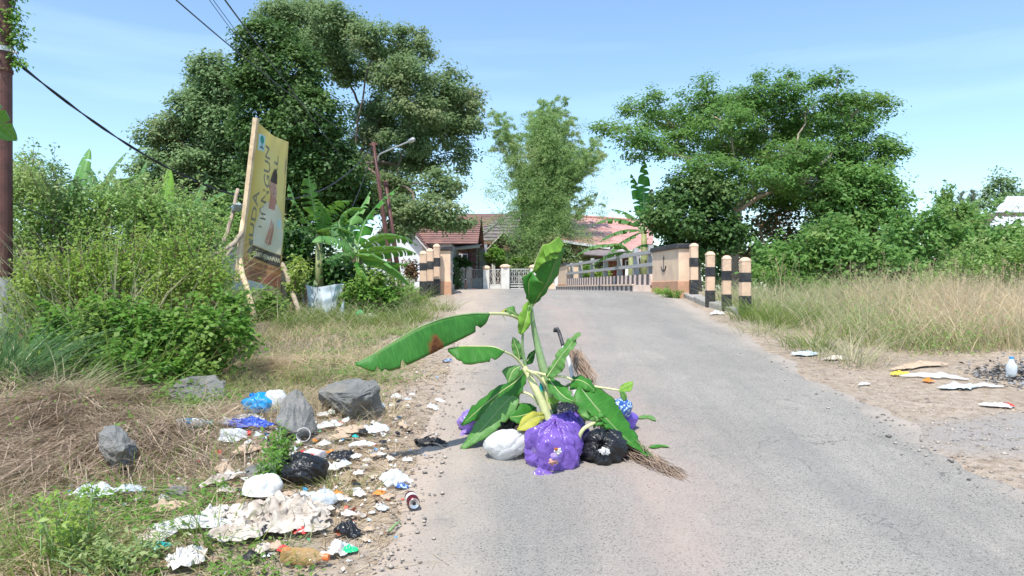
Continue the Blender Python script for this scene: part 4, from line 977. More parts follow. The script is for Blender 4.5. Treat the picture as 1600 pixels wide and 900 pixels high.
for i, (px, Y, hh, lb, lv) in enumerate((
    (112, 14, 1.6, 'outermost banana plant poking above the hedge, with a pale young leaf', [(75, 80, 1.3, 20, .2, 'ban_mid'), (20, 60, 1.2, 60), (160, 45, 1.3, 70), (100, 70, 1.3, 40)]),
    (150, 15, 1.7, 'banana plant with dark narrow upright leaves above the hedge', [(60, 75, 1.4, 30, .12), (20, 60, 1.3, 50, .12), (130, 70, 1.2, 40, .14), (180, 30, 1.1, 60)]),
    (200, 15.5, 1.65, 'banana plant with long flat leaf lying along the hedge top', [(70, 78, 1.4, 20, .14), (10, 25, 1.6, 40, .18), (180, 20, 1.5, 40, .18), (110, 60, 1.3, 50)]),
    (258, 14, 1.45, 'banana plant with one pale rolled leaf standing in the hedge', [(80, 86, 1.0, 6, .15, 'ban_lt', 0.), (10, 30, 1.0, 50, .16), (-15, 10, 1.0, 60, .14), (150, 50, 1.0, 60)]),
    (300, 13.5, 1.5, 'lowest banana plant on the hedge top, nearest the banner', [(20, 50, 1.1, 50, .16), (150, 40, 1.0, 60, .15), (60, 80, .8, 40, .12)]))):
    banana(lb, gp((px-800)*Y/F, Y), hh, lv, r0=.07, w=.15, torn=.5, group='banana plants above the hedge')
# the clump between banner and bollards, leaves laid out one by one
bb = gp(P(572, 0, 11.6).x, 11.9)
r = empty('banana_plant', bb, 'broad leaved banana clump spreading between the banner and the bollards', 'banana plant', 'banana plants')
tp = P(558, 395, 11.9)
mb = MB(); mb.tube([bb-Vector((0, 0, .1)), bb.lerp(tp, .5), tp], [.1, .085, .05], 10); mb.build('pseudostem', M['pstem'], r, smooth=True)
mb = MB(); b2 = gp(P(500, 0, 12.4).x, 12.4); tp2 = P(498, 365, 12.4); mb.tube([b2, tp2], [.08, .05], 10); mb.build('pseudostem', M['pstem'], r, smooth=True)
for st, pts, w_, mt, tn, rl in (
    (tp, [(600, 386, 11.6), (640, 382, 11.4), (690, 396, 11.2)][:0] or [(565, 385, 11.8), (600, 370, 11.6), (632, 372, 11.4), (652, 383, 11.3)], .15, 'ban_far', .3, .5),
    (tp, [(563, 395, 11.7), (600, 391, 11.4), (630, 390, 11.2), (650, 396, 11.0)], .16, 'ban_far', .15, .6),
    (tp, [(562, 402, 11.6), (590, 405, 11.1), (620, 425, 10.8), (640, 445, 10.7)], .17, 'ban_mid', .1, .7),
    (tp, [(556, 396, 11.6), (530, 378, 11.3), (505, 372, 11.1), (488, 378, 11.0)], .16, 'ban_mid', .1, .6),
    (tp, [(560, 380, 12.1), (572, 345, 12.2), (595, 315, 12.2), (622, 293, 12.2)], .19, 'ban', .5, -.3),
    (tp, [(556, 380, 12.1), (548, 350, 12.4), (565, 325, 12.6), (578, 300, 12.7)], .2, 'ban_mid', .3, .2),
    (tp, [(550, 388, 11.9), (530, 350, 12.0), (545, 330, 12.1), (568, 326, 12.2)], .18, 'ban_far', .2, .5),
    (tp, [(552, 395, 11.8), (535, 400, 11.6), (515, 408, 11.4), (500, 400, 11.3)], .14, 'ban_far', .3, .6),
    (tp, [(562, 400, 11.8), (600, 412, 11.8), (628, 414, 11.9), (640, 410, 12.0)], .14, 'ban', .3, .5),
    (tp, [(560, 410, 11.6), (570, 430, 11.3), (580, 450, 11.2), (588, 468, 11.1)], .12, 'ban', .1, .6),
    (tp2, [(498, 360, 12.4), (492, 330, 12.4), (486, 300, 12.3), (482, 268, 12.2)], .2, 'ban_far', .9, 0),
    (tp2, [(494, 362, 12.3), (478, 345, 12.2), (462, 318, 12.1), (452, 290, 12.1)], .17, 'ban_far', .9, 0),
    (tp2, [(502, 360, 12.4), (512, 335, 12.3), (530, 318, 12.2), (548, 314, 12.1)], .17, 'ban_far', .4, .3),
    (tp2, [(500, 365, 12.4), (505, 345, 12.3), (503, 325, 12.2), (497, 312, 12.1)], .16, 'ban_mid', .2, .2),
    (tp2, [(500, 366, 12.4), (520, 360, 12.1), (545, 362, 11.9), (560, 372, 11.8)], .15, 'ban_far', .2, .5)):
    q = [P(*p) for p in pts]; mb = MB(); mb.tube([st, st.lerp(q[0], .6)+Vector((0, 0, .03)), q[0]], [.03, .022, .014], 6); mb.build('leaf_stalk', M['stem_green'], r, smooth=True)
    bleaf(r, q, w_*1.05, M[mt], torn=min(1, tn*1.7+.1), droopw=.45, roll=rl, n=34)
# banana leaf reaching in past the steel pole at the left edge
bb = gp(-4.9, 5.6)
r = empty('banana_plant', bb, 'banana plant beyond the picture edge with one leaf tip hanging over the steel pole', 'banana plant', 'banana plants')
mb = MB(); mb.tube([bb, bb+Vector((.05, 0, 1.5)), bb+Vector((.15, 0, 2.1))], [.12, .1, .06], 10); mb.build('pseudostem', M['pstem'], r, smooth=True)
q = [bb+Vector((.15, 0, 2.1)), bb+Vector((.3, .05, 2.6)), P(-90, 140, 5.9), P(-30, 160, 6.1), P(26, 218, 6.3)]
mb = MB(); mb.tube(q[:2], [.03, .02], 6); mb.build('leaf_stalk', M['stem_green'], r, smooth=True)
bleaf(r, q[1:], .27, M['ban_mid'], torn=.3, droopw=.6, roll=.5)

# ------------------------------------------------------------------ hedge and bushes on the left
HG = 'bushes along the left verge'
bush('hedge_bush', 'tall pale tangled hedge behind the leafy bush, level with the steel pole', gp(P(150, 0, 8.8).x, 8.8),
     [(60, 330, 60, 40), (130, 325, 60, 34), (200, 330, 60, 34), (265, 345, 60, 34), (90, 380, 80, 44), (180, 385, 80, 44), (270, 395, 70, 40), (30, 420, 60, 60), (130, 435, 90, 44), (240, 440, 90, 44), (322, 395, 34, 40), (30, 290, 44, 28), (318, 440, 40, 36), (60, 470, 60, 40)],
     8.8, M['lf_hedge'], 7, .16, 30, .055, 'hedge', HG, stems=110, dfac=.6, sprigs=420, sl_=.55)
bush('yellow_green_shrub', 'yellow green flowering shrub rising above the leafy bush', gp(P(230, 0, 7.4).x, 7.4),
     [(175, 425, 56, 30), (240, 415, 56, 34), (300, 430, 50, 34), (120, 445, 60, 34), (70, 455, 50, 40), (210, 470, 100, 34), (325, 460, 44, 30), (340, 458, 22, 20), (60, 500, 60, 40)],
     7.4, M['lf_yel'], 4.2, .12, 26, .042, 'shrub', HG, stems=70, dfac=.7, sprigs=380, sl_=.4)
bush('leafy_bush', 'fresh green round leaved bush bulging over the dark boulder', gp(P(240, 0, 6.4).x, 6.4),
     [(140, 535, 44, 40), (205, 522, 50, 32), (262, 530, 46, 30), (325, 520, 40, 30), (232, 492, 26, 18), (165, 488, 20, 20), (190, 560, 70, 40), (260, 565, 70, 40), (320, 560, 44, 34), (372, 530, 26, 26), (120, 560, 40, 44), (215, 600, 70, 34, -.4), (290, 590, 40, 24, -.3), (362, 492, 26, 28, .4), (90, 530, 30, 40), (140, 600, 40, 32, -.4), (235, 622, 40, 20, -.6)],
     6.4, M['lf_bush'], 6.0, .12, 22, .056, 'bush', HG, aspect=.72, up=.8, stems=60, dfac=.8, sprigs=300, sl_=.24)
bush('ground_creeper', 'dark glossy creeper under the banner between its stakes', gp(P(410, 0, 10.4).x, 10.4),
     [(400, 470, 34, 18), (430, 480, 24, 16), (370, 480, 30, 26), (350, 510, 26, 18), (385, 515, 24, 14), (330, 470, 30, 30)],
     10.4, M['lf_bush'], 5, .12, 26, .06, 'creeper', HG, aspect=.7, up=.9)
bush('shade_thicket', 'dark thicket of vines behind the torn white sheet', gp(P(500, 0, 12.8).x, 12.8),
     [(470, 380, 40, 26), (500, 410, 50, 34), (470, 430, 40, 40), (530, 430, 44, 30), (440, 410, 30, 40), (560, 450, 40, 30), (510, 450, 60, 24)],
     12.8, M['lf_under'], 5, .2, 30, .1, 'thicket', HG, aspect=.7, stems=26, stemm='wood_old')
bush('verge_bush', 'bright rounded bush growing at the side of the torn white sheet', gp(P(570, 0, 11).x, 11),
     [(560, 462, 26, 26), (590, 470, 24, 20), (555, 490, 22, 12), (580, 440, 24, 22), (610, 465, 20, 20)], 11, M['lf_bush'], 5, .12, 24, .065, 'bush', HG, aspect=.7, up=.8)
bush('verge_bush', 'small light shrub standing against the banner support beside the sheet', gp(P(468, 0, 10.9).x, 10.9),
     [(466, 425, 14, 28), (462, 450, 10, 16)], 10.9, M['lf_yel'], 5, .1, 22, .06, 'bush', HG, aspect=.5)
bush('far_hedge', 'dense trees and bushes closing the view behind the hedge at the pole', gp(P(60, 0, 17).x, 17),
     [(20, 270, 60, 30), (60, 300, 60, 34), (130, 320, 80, 34), (230, 330, 80, 30), (330, 345, 60, 30), (-40, 300, 60, 60), (400, 370, 60, 40)], 17, M['lf_hedge'], 3.5, .3, 30, .12, 'hedge', HG, stems=20)
bush('acacia_sapling', 'thin feathery sapling sticking up beside the steel pole', gp(P(80, 0, 13).x, 13),
     [(40, 250, 16, 14), (84, 258, 18, 8), (64, 272, 20, 12), (30, 275, 16, 16)], 13, M['lf_bush'], 3, .12, 20, .07, 'sapling', stems=10, aspect=.3)
bush('roadside_thicket', 'low mixed thicket in front of the three clustered bollards', gp(P(600, 0, 12.4).x, 12.4),
     [(600, 430, 20, 18), (630, 445, 20, 14), (600, 470, 30, 14), (645, 460, 14, 12)], 12.6, M['lf_hedge'], 4, .13, 22, .06, 'thicket', HG)
# creeper on the steel pole
vb = gp(-5.6, 8.15)
r = empty('pole_creeper', vb, 'small leaved creeper wrapped round the top of the steel pole', 'creeper')
bl = pxblobs([(8, 20, 16, 24), (20, 40, 20, 26), (26, 62, 16, 12), (10, 90, 12, 22), (34, 96, 12, 8), (0, 60, 20, 40), (-10, -20, 40, 40)], 8.0, .5)
Pp, Cq, Oo = scatter(bl, 4, .09, 16, .6, .2); foliage('foliage', Pp, .055, M['lf_bush'], r, aspect=.45, out=Oo*.5)
mb = MB(); mb.tube([vb, P(0, 300, 8.14), P(6, 90, 8.14), P(10, 0, 8.14)], [.012]*4, 5); [limb(mb, P(4, 60, 8.1), tuple(Cq[i]), .008, .003, .1, 4, 4) for i in range(0, len(Cq), 3)]
mb.build('vine_stem', M['twig'], r)

# ------------------------------------------------------------------ grasses
KEEP = []
for px, py, rr in ((432, 835, .26), (360, 840, .18), (300, 836, .16), (410, 790, .14), (474, 775, .16), (540, 735, .14), (403, 668, .18), (388, 682, .18), (430, 665, .14), (305, 676, .1), (470, 690, .22), (550, 665, .3), (560, 685, .2),
        (480, 880, .2), (476, 898, .2), (485, 800, .14), (520, 800, .1), (541, 845, .08), (617, 765, .12), (540, 868, .1), (410, 745, .14), (190, 725, .14), (185, 715, .14), (305, 640, .25), (370, 700, .14), (352, 760, .14), (140, 785, .14), (205, 778, .1), (265, 804, .1), (292, 890, .1), (256, 850, .08), (275, 785, .06)):
    q_ = G(px, py); KEEP.append((q_.x, q_.y, rr))
def keepmask(X, Y, soft=.25):
    k = np.ones(len(X), bool)
    for x, y, r_ in KEEP: k &= ((X-x)**2+((Y-y+.05)*1.0)**2 > r_*r_) | (rng.uniform(0, 1, len(X)) < .28)
    return k
def region(n, x0, x1, y0, y1, f):
    X = rng.uniform(x0, x1, n); Y = np.exp(rng.uniform(np.log(y0), np.log(y1), n)); k = rng.uniform(0, 1, n) < f(X, Y)
    return X[k], Y[k]
def patch(X, Y, s, lo, hi, seed): return np.clip((vn(X, Y, s, seed)+.5*vn(X, Y, s*2.7, seed+1)-lo)/(hi-lo), 0, 1)
def el(X, Y):  return np.clip((xl(Y)-.22-X+.12*vn(X, Y, 2.5, 4))/.4, 0, 1)       # fade towards the road, left
def er_(X, Y, w=.5): return np.clip((X-xr(Y)-.15+.2*vn(X, Y, 1.8, 14))/w, 0, 1)
def setk(o, k='stuff'): o['kind'] = k; return o
# trashy clearing mask
def clr(X, Y): return 1-.8*np.exp(-(((X+1.45)/.75)**2+((Y-4.7)/.95)**2)**2)
X, Y = region(90000, -9, -.7, 2.6, 15, lambda X, Y: el(X, Y)*clr(X, Y)*(.15+.85*patch(X, Y, .9, np.where(Y > 5.8, -.8, -.25), np.where(Y > 5.8, .1, .5), 21)))
setk(grass('verge_grass', X, Y, (.03, .12), (.004, .009), M['gr_green'], lean=(0, .7), droop=(.2, .9)))
X, Y = region(42000, -7, -.62, 2.5, 12, lambda X, Y: el(X, Y)*np.where(Y > 7.2, .45, 1)*(.2+.8*patch(X, Y, 1.2, -.3, .4, 31))*(.45+.55*clr(X, Y)))
setk(grass('verge_dry_grass', X, Y, (.03, .15), (.002, .01), M['gr_dry'], lean=(0, 1.2), droop=(.3, 1.3)))
X, Y = region(16000, -3.4, -.6, 5.0, 9.5, lambda X, Y: el(X, Y)*(.15+.85*patch(X, Y, 1.0, -.2, .5, 41)))
setk(grass('verge_dry_tussocks', X, Y, (.08, .3), (.003, .006), M['gr_dry'], lean=(0, .8), droop=(.3, 1.3)))
# leafy ground weeds
X, Y = region(16000, -6.5, -.8, 2.7, 13, lambda X, Y: el(X, Y)*patch(X, Y, 1.3, -.05, .55, 51)*clr(X, Y))
C = np.repeat(np.stack([X, Y, gz(X, Y)+.03], 1), 9, 0); C += rng.normal(size=C.shape)*[.05, .05, .022]; C[:, 2] = np.maximum(C[:, 2], gz(C[:, 0], C[:, 1])+.005)
setk(foliage('ground_weeds', C, .03, M['lf_bush'], None, aspect=.6, up=1.3))
# long grass at the yellow wall and along the far verge, left
X, Y = region(8000, -3.15, -1.25, 9.5, 14.5, lambda X, Y: np.clip((xl(Y)-.3-X)/.5, 0, 1)*(.3+.7*patch(X, Y, 1.2, -.3, .4, 61)))
setk(grass('long_verge_grass', X, Y, (.1, .36), (.007, .014), M['gr_green'], lean=(.1, .7), droop=(.4, 1.2), seg=4))
X, Y = region(1400, -3.1, -1.25, 9.5, 14.5, lambda X, Y: np.clip((xl(Y)-.3-X)/.5, 0, 1))
setk(grass('long_pale_grass', X, Y, (.2, .6), (.005, .01), M['gr_pale'], lean=(.1, .7), droop=(.4, 1.2), seg=4))
# fallen tussocks of straw over the bank (lower left)
def straw(n, cx, cy, sx, sy, L, name='straw_thatch', mat='straw', zt=.16, wd=(.004, .009)):
    X = rng.normal(cx, sx, n); Y = rng.normal(cy, sy, n); k = (Y > 2.4) & keepmask(X, Y); X, Y = X[k], Y[k]
    az = 4*vn(X, Y, 1.7, 77)+2.2*vn(X, Y, 4.5, 78)-1.2+rng.normal(0, .38, len(X))
    Z = gz(X, Y)+rng.uniform(0, zt, len(X))*np.exp(-(((X-cx)/sx)**2+((Y-cy)/sy)**2)*.3)
    h_ = rng.uniform(L[0], L[1], len(X))*rng.uniform(.6, 1.25, len(X)); w_ = rng.uniform(wd[0], wd[1], len(X))
    V, Q = blades(np.stack([X, Y, Z], 1), h_, w_, rng.uniform(.6, 2.0, len(X)), rng.uniform(.2, 1.2, len(X)), 3, az)
    V = V.reshape(len(X), -1, 3); flat = np.clip(rng.normal(.25, .2, len(X)), -.15, .9)[:, None]
    V[:, :, 2] = Z[:, None]+(V[:, :, 2]-Z[:, None])*flat
    gzv = gz(V[:, :, 0], V[:, :, 1]); V[:, :, 2] = np.maximum(V[:, :, 2], gzv+.004)
    return setk(npmesh(name, V.reshape(-1, 3), Q, M[mat]))
straw(12000, -3.3, 4.9, .7, .7, (.12, .42))
straw(3800, -2.45, 5.2, .45, .4, (.1, .32), zt=.08)
straw(3600, -1.5, 4.9, .5, .6, (.05, .16), zt=.02)
straw(3500, -2.3, 7.0, .9, .5, (.1, .35), mat='gr_dry', zt=.1)
straw(4200, -1.0, 4.0, .28, .8, (.04, .14), zt=.02, mat='gr_dry', wd=(.003, .006))
straw(2500, -1.9, 3.4, .6, .4, (.06, .2), zt=.03, mat='gr_dry')
# straw hanging over the bank face
X = rng.normal(-3.1, .55, 4500); Y = rng.normal(4.75, .3, 4500); km = keepmask(X, Y); X = np.where(km, X, -3.7); Z = gz(X, Y)+rng.uniform(.02, .12, 4500)
V, Q = blades(np.stack([X, Y, Z], 1), rng.uniform(.15, .38, 4500), rng.uniform(.004, .01, 4500), rng.uniform(.8, 1.8, 4500), rng.uniform(.3, .8, 4500), 4, rng.normal(-1.4, .5, 4500))
V = V.reshape(4500, -1, 3); V[:, :, 2] = Z[:, None]-(V[:, :, 2]-Z[:, None])*.45; V[:, :, 2] = np.maximum(V[:, :, 2], gz(V[:, :, 0], V[:, :, 1])+.006)
setk(npmesh('hanging_straw', V.reshape(-1, 3), Q, M['straw']))
X, Y = region(9000, -5, -1.6, 3.8, 6.6, lambda X, Y: (.04+.7*patch(X, Y, 1.1, .15, .6, 121))*np.clip((Y-4.9)/1.0, .12, 1))
setk(grass('sprouting_grass', X, Y, (.08, .28), (.004, .009), M['gr_green'], lean=(0, .7), droop=(.3, 1.2), dz=.06))
X, Y = region(2600, -5, -1.9, 4.4, 6.6, lambda X, Y: patch(X, Y, 1.4, .1, .5, 131)*np.clip((Y-5.2)/.8, .1, 1))
C = np.repeat(np.stack([X, Y, gz(X, Y)+.12], 1), 9, 0); C += rng.normal(size=C.shape)*[.06, .06, .04]
setk(foliage('bank_weeds', C, .034, M['lf_bush'], None, aspect=.6, up=1.0))
# reeds at the pole
def tussock(name, lb, cx, cy, n, L, wd, mat, sp, group=None, cat='grass clump', lean=(.05, .75), dr=(.3, 1.0), seg=5):
    X = rng.normal(cx, sp, n); Y = rng.normal(cy, sp, n)
    az = np.arctan2(Y-cy, X-cx)+rng.normal(0, .6, n)
    r = empty(name, gp(cx, cy), lb, cat, group)
    Z = gz(X, Y)-.02; V, Q = blades(np.stack([X, Y, Z], 1), rng.uniform(L[0], L[1], n), rng.uniform(wd[0], wd[1], n), rng.uniform(*lean, n), rng.uniform(*dr, n), seg, az)
    npmesh('leaves', V, Q, M[mat], r); return r
tussock('reed_clump', 'tall dark green reed clump at the foot of the steel pole', -3.95, 5.6, 420, (.4, .95), (.012, .024), 'gr_reed', .17)
tussock('reed_clump', 'yellowing reed clump drooping over the straw bank', -3.45, 5.5, 260, (.3, .6), (.008, .016), 'gr_pale', .16)
tussock('reed_clump', 'tall reeds leaning behind the yellow green shrub beside the banner stakes', -4.5, 9.2, 300, (.6, 1.3), (.014, .024), 'gr_reed', .3, dr=(.3, 1.1))
tussock('grass_clump', 'tall loose grass growing through the leafy bush', -3.5, 6.3, 220, (.4, .85), (.006, .014), 'gr_green', .5, dr=(.2, .9))
tussock('cane_grass', 'tall seeding cane grass standing above the yellow green shrub', -4.2, 7.7, 300, (.9, 1.7), (.008, .017), 'gr_pale', .5, dr=(.15, .8), lean=(.02, .35))
tussock('cane_grass', 'green cane grass rising out of the middle of the leafy bush', -3.3, 6.9, 260, (.6, 1.2), (.008, .016), 'gr_green', .42, dr=(.2, .9), lean=(.02, .4))
tussock('cane_grass', 'drooping cane grass between the steel pole and the leafy bush', -4.7, 6.4, 220, (.5, 1.2), (.008, .016), 'gr_reed', .4, dr=(.3, 1.1), lean=(.05, .5))
tussock('reed_clump', 'loose cane grass sprouting from the pale hedge', -5.0, 9.0, 240, (1.1, 1.8), (.012, .024), 'gr_pale', .45, dr=(.2, .6), lean=(.02, .4))
for i, (px, py, n, L, lb) in enumerate(((640, 478, 170, (.25, .6), 'spiky grass clump below the three clustered bollards'), (600, 485, 150, (.25, .55), 'spiky grass clump in front of the bright verge bush'),
        (690, 485, 120, (.15, .4), 'low grass clump at the road edge by the yellow wall'), (655, 500, 140, (.15, .45), 'broad low grass clump on the grassy verge above the big leaf'))):
    q = G(px, py); tussock('grass_clump', lb, q.x, q.y, n, L, (.006, .012), 'gr_green', .12, 'grass clumps on the left verge')
# foreground weeds, lower left
for i, (px, py, n, L, mt, lb) in enumerate(((60, 885, 200, (.15, .34), 'gr_green', 'grassy weeds in the bottom corner beside the steel pole side of the litter'), (170, 870, 160, (.1, .26), 'gr_green', 'grass tuft in front of the straw bank near the bottom edge'),
        (330, 850, 90, (.1, .3), 'gr_green', 'thin upright grass beside the long white plastic wrap'), (560, 690, 40, (.08, .2), 'gr_green', 'green sprig growing at the base of the large slab boulder'),
        (600, 650, 120, (.1, .3), 'gr_dry', 'dry tuft leaning on the side of the large slab boulder'), (520, 770, 120, (.06, .2), 'gr_green', 'grass tuft between the torn black bag and the roadside'),
        (600, 560, 120, (.08, .22), 'gr_green', 'green tuft under the tip of the big banana leaf'), (425, 870, 110, (.06, .18), 'gr_pale', 'pale tuft above the amber oil bottle'))):
    q = G(px, py); tussock('grass_tuft', lb, q.x, q.y, n, L, (.004, .009), mt, .09, 'grass tufts among the litter')
def weed(lb, px, py, w_, h_, n, mt, lf, nm='weed_plant', tipY=0):
    q = G(px, py); r = empty(nm, q, lb, 'weed', 'weeds among the litter'); mb = MB(); C = []
    for i in range(n):
        a = q+Vector((rnd.gauss(0, w_*.2), rnd.gauss(0, w_*.2), 0)); b_ = a+Vector((rnd.uniform(-w_, w_)*.6, rnd.uniform(-w_, w_)*.4, h_*rnd.uniform(.5, 1)))
        pts = limb(mb, a, b_, .004, .002, .1, 5, 4)
        for j, p in enumerate(pts[1:]):
            for k in range(5): C.append(tuple(p+Vector((rnd.gauss(0, .022), rnd.gauss(0, .022), rnd.gauss(0, .018)))))
    foliage('leaves', C, lf, M[mt], r, aspect=.42, up=.7); mb.build('stems', M['stem_green'], r)
weed('leafy weed in front of the pyramid boulder', 440, 735, .12, .26, 16, 'lf_bush', .04)
weed('weed growing through the torn black bag', 425, 760, .12, .2, 12, 'lf_bush', .036)
weed('pale wilted weed arching over the litter at the bottom edge', 105, 880, .2, .34, 14, 'lf_yel', .04)
weed('grey green ground weed in the bottom corner', 190, 895, .3, .14, 26, 'lf_hedge', .034)
weed('small round leaved weed below the leafy bush', 300, 650, .2, .14, 18, 'lf_bush', .036)
weed('short weed beside the yellow wall foot and dirt verge', 1050, 468, .25, .2, 20, 'lf_bush', .05)
weed('weed patch growing from the foot of the pink wall', 1035, 462, .3, .14, 20, 'lf_yel', .05)
# right field
def fld(X, Y):
    edge = np.interp(X, [3.3, 3.6, 4.0, 5.0, 6.0, 8.0, 12], [12.0, 9.4, 8.1, 7.1, 7.15, 7.4, 7.6])
    return np.clip((Y-edge+.3*vn(X, Y, 1.6, 15))/.5, 0, 1)
ok_ = lambda X, Y: er_(X, Y)*fld(X, Y)
X, Y = region(42000, 3.2, 13, 7.0, 12.8, lambda X, Y: ok_(X, Y)*(.25+.75*patch(X, Y, .6, -.3, .4, 71)))
setk(grass('field_grass', X, Y, (.2, .65), (.006, .012), M['gr_pale'], lean=(0, .5), droop=(.2, .9), seg=4))
X, Y = region(4500, 3.2, 9.0, 7.0, 13, lambda X, Y: ok_(X, Y)*np.clip((7.2-X)/1.6+.3, 0, 1)*(.15+.85*patch(X, Y, .8, -.2, .4, 81)))
setk(grass('field_green_grass', X, Y, (.2, .6), (.007, .014), M['gr_green'], lean=(0, .7), droop=(.3, 1.2), seg=4))
X, Y = region(40000, 3.6, 12, 7.2, 12.2, lambda X, Y: ok_(X, Y)*np.clip((X-4.2)/2.0, .12, 1)*(.1+.9*patch(X, Y, .7, -.1, .4, 91)))
setk(grass('dry_field_grass', X, Y, (.35, .95), (.003, .011), M['gr_dry'], lean=(0, .45), droop=(.1, .8), seg=4))
X, Y = region(42000, 2.9, 12, 5.6, 12, lambda X, Y: er_(X, Y, .8)*np.clip((Y-6.1+.4*vn(X, Y, 1.3, 16))/1.2, 0, 1)*(.15+.85*patch(X, Y, 1.2, -.3, .4, 95)))
setk(grass('verge_stubble', X, Y, (.03, .13), (.004, .008), M['gr_dry'], lean=(0, 1.0), droop=(.3, 1.2)))
X, Y = region(5500, 3.3, 12, 7.2, 14, lambda X, Y: ok_(X, Y)*patch(X, Y, .9, .05, .5, 103)); C = np.repeat(np.stack([X, Y, gz(X, Y)+.05], 1), 12, 0); C += rng.normal(size=C.shape)*[.08, .08, .09]
C[:, 2] = gz(C[:, 0], C[:, 1])+np.abs(C[:, 2]-gz(C[:, 0], C[:, 1]))*1.6
setk(foliage('field_weeds', C, .045, M['lf_hedge'], None, aspect=.4, up=.6))
# seed plumes on tall stalks
n = 260; X, Y = region(n*4, 4.2, 11, 8.3, 12.5, lambda X, Y: ok_(X, Y)*patch(X, Y, .8, -.1, .5, 99)); X, Y = X[:n], Y[:n]
mb = MB(); C = []
for x, y in zip(X, Y):
    a = gp(x, y); H = rnd.uniform(.45, .9); b_ = a+Vector((rnd.uniform(-.2, .2), rnd.uniform(-.1, .1), H)); mb.tube([a, a.lerp(b_, .5)+Vector((rnd.uniform(-.03, .03), 0, 0)), b_], [.003, .0025, .002], 3, caps=False)
    for k in range(14): C.append(tuple(b_+Vector((rnd.gauss(0, .018), rnd.gauss(0, .018), -abs(rnd.gauss(0, .09))))))
setk(foliage('seed_plumes', C, .035, M['gr_dry'], None, aspect=.2, up=0, droop=.3)); setk(mb.build('seed_stalks', M['gr_dry']))
for i, (px, py, n, L, mt, lb) in enumerate(((1178, 500, 170, (.3, .7), 'gr_green', 'long grass clump wrapped round the outermost bollard'), (1215, 510, 180, (.3, .7), 'gr_green', 'green grass clump between the outermost bollard and the field'),
        (1190, 520, 130, (.15, .4), 'gr_pale', 'low sprawling grass at the tarmac edge below the bollards'), (1270, 545, 200, (.2, .55), 'gr_green', 'green tussock at the verge midway to the burnt litter'), (1330, 565, 160, (.2, .6), 'gr_pale', 'pale tussock behind the yellow wrapper'))):
    q = G(px, py); tussock('grass_clump', lb, q.x, q.y, n, L, (.006, .012), mt, .16, 'grass clumps on the right verge', dr=(.4, 1.4))
bush('field_shrub', 'dark shrub patch with fern like leaves in the field before the creepers', gp(P(1290, 0, 12.5).x, 12.5),
     [(1230, 440, 34, 20), (1290, 455, 40, 18), (1200, 425, 22, 16), (1215, 400, 20, 12)], 12.5, M['lf_bush'], 3, .14, 30, .05, 'shrub', 'undergrowth beyond the bollards', aspect=.35, up=1)

# ------------------------------------------------------------------ poles, wires
pY = 8.0; px_ = P(4, 0, pY).x
r = empty('steel_pole', gp(px_, pY), 'thick rust red steel utility pole with a peeling white band', 'utility pole')
g0 = gp(px_, pY).z; zw1 = P(0, 434, pY).z; zw0 = P(0, 516, pY).z
for nm, za, zb_, mt, ra_, rb2_ in (('pole_shaft', zw1, 7.5, 'rust', .098, .085), ('painted_band', zw0, zw1, 'pole_white', .1, .1), ('pole_foot', g0-.2, zw0, 'pole_dark', .1, .1)):
    mb = MB(); mb.lathe([(0, ra_), (zb_-za, rb2_)], (px_, pY, za), (0, 0, 1), 20); mb.build(nm, M[mt], r, smooth=False)
mb = MB(); mb.lathe([(0, .104), (.03, .104)], (px_, pY, P(0, 113, pY).z), (0, 0, 1), 20); mb.build('pole_joint', M['rust'], r)
mb = MB(); mb.lathe([(0, .106), (.05, .106)], (px_, pY, P(0, 82, pY).z), (0, 0, 1), 20); mb.tube([(px_+.1, pY-.02, P(0, 80, pY).z), (px_+.17, pY-.02, P(0, 84, pY).z)], .012, 6); mb.build('cable_clamp', M['steel'], r)
LY = 22.
lt = P(583, 222, LY); lb_ = gp(P(618, 0, LY).x, LY)
r = empty('street_lamp', lb_, 'leaning rusty lamp pole with a white curved arm under the spreading tree', 'street lamp')
def lp(t_): return lb_.lerp(lt, t_)
mb = MB(); mb.tube([lp(-.03), lp(.3), lp(.62), lp(1)], [.085, .075, .062, .05], 10); mb.build('pole_shaft', M['rust'], r, smooth=True)
mb = MB(); mb.tube(resample([P(590, 252, LY-.1), P(592, 243, LY-.1), P(600, 238, LY-.3), P(640, 221, LY-1)], 12), .025, 6); mb.build('lamp_arm', M['steel'], r, smooth=True)
mb = MB(); a = P(638, 222, LY-1); b_ = P(646, 218, LY-1.15); mb.lathe([(0, .03), (.05, .06), (.2, .07), (.28, .03)], a, b_-a, 10); mb.build('lamp_head', M['steel'], r, smooth=True)
mb = MB(); mb.beam(P(578, 226, LY), P(590, 225, LY), .05, .06); mb.build('cross_bar', M['rust'], r)
r = empty('rusty_pole', gp(P(627, 0, 22.6).x, 22.6), 'shorter second rusty pole leaning beside the lamp pole', 'pole')
a = gp(P(628, 0, 22.6).x, 22.6); b_ = P(603, 290, 22.6); mb = MB(); mb.tube([a-Vector((0, 0, .1)), a.lerp(b_, .5), b_], [.08, .07, .06], 10); mb.build('pole_shaft', M['rust'], r, smooth=True)
mb = MB(); mb.lathe([(0, .085), (.1, .085), (.14, .05)], b_, b_-a, 10); mb.build('pole_cap', M['rust'], r)
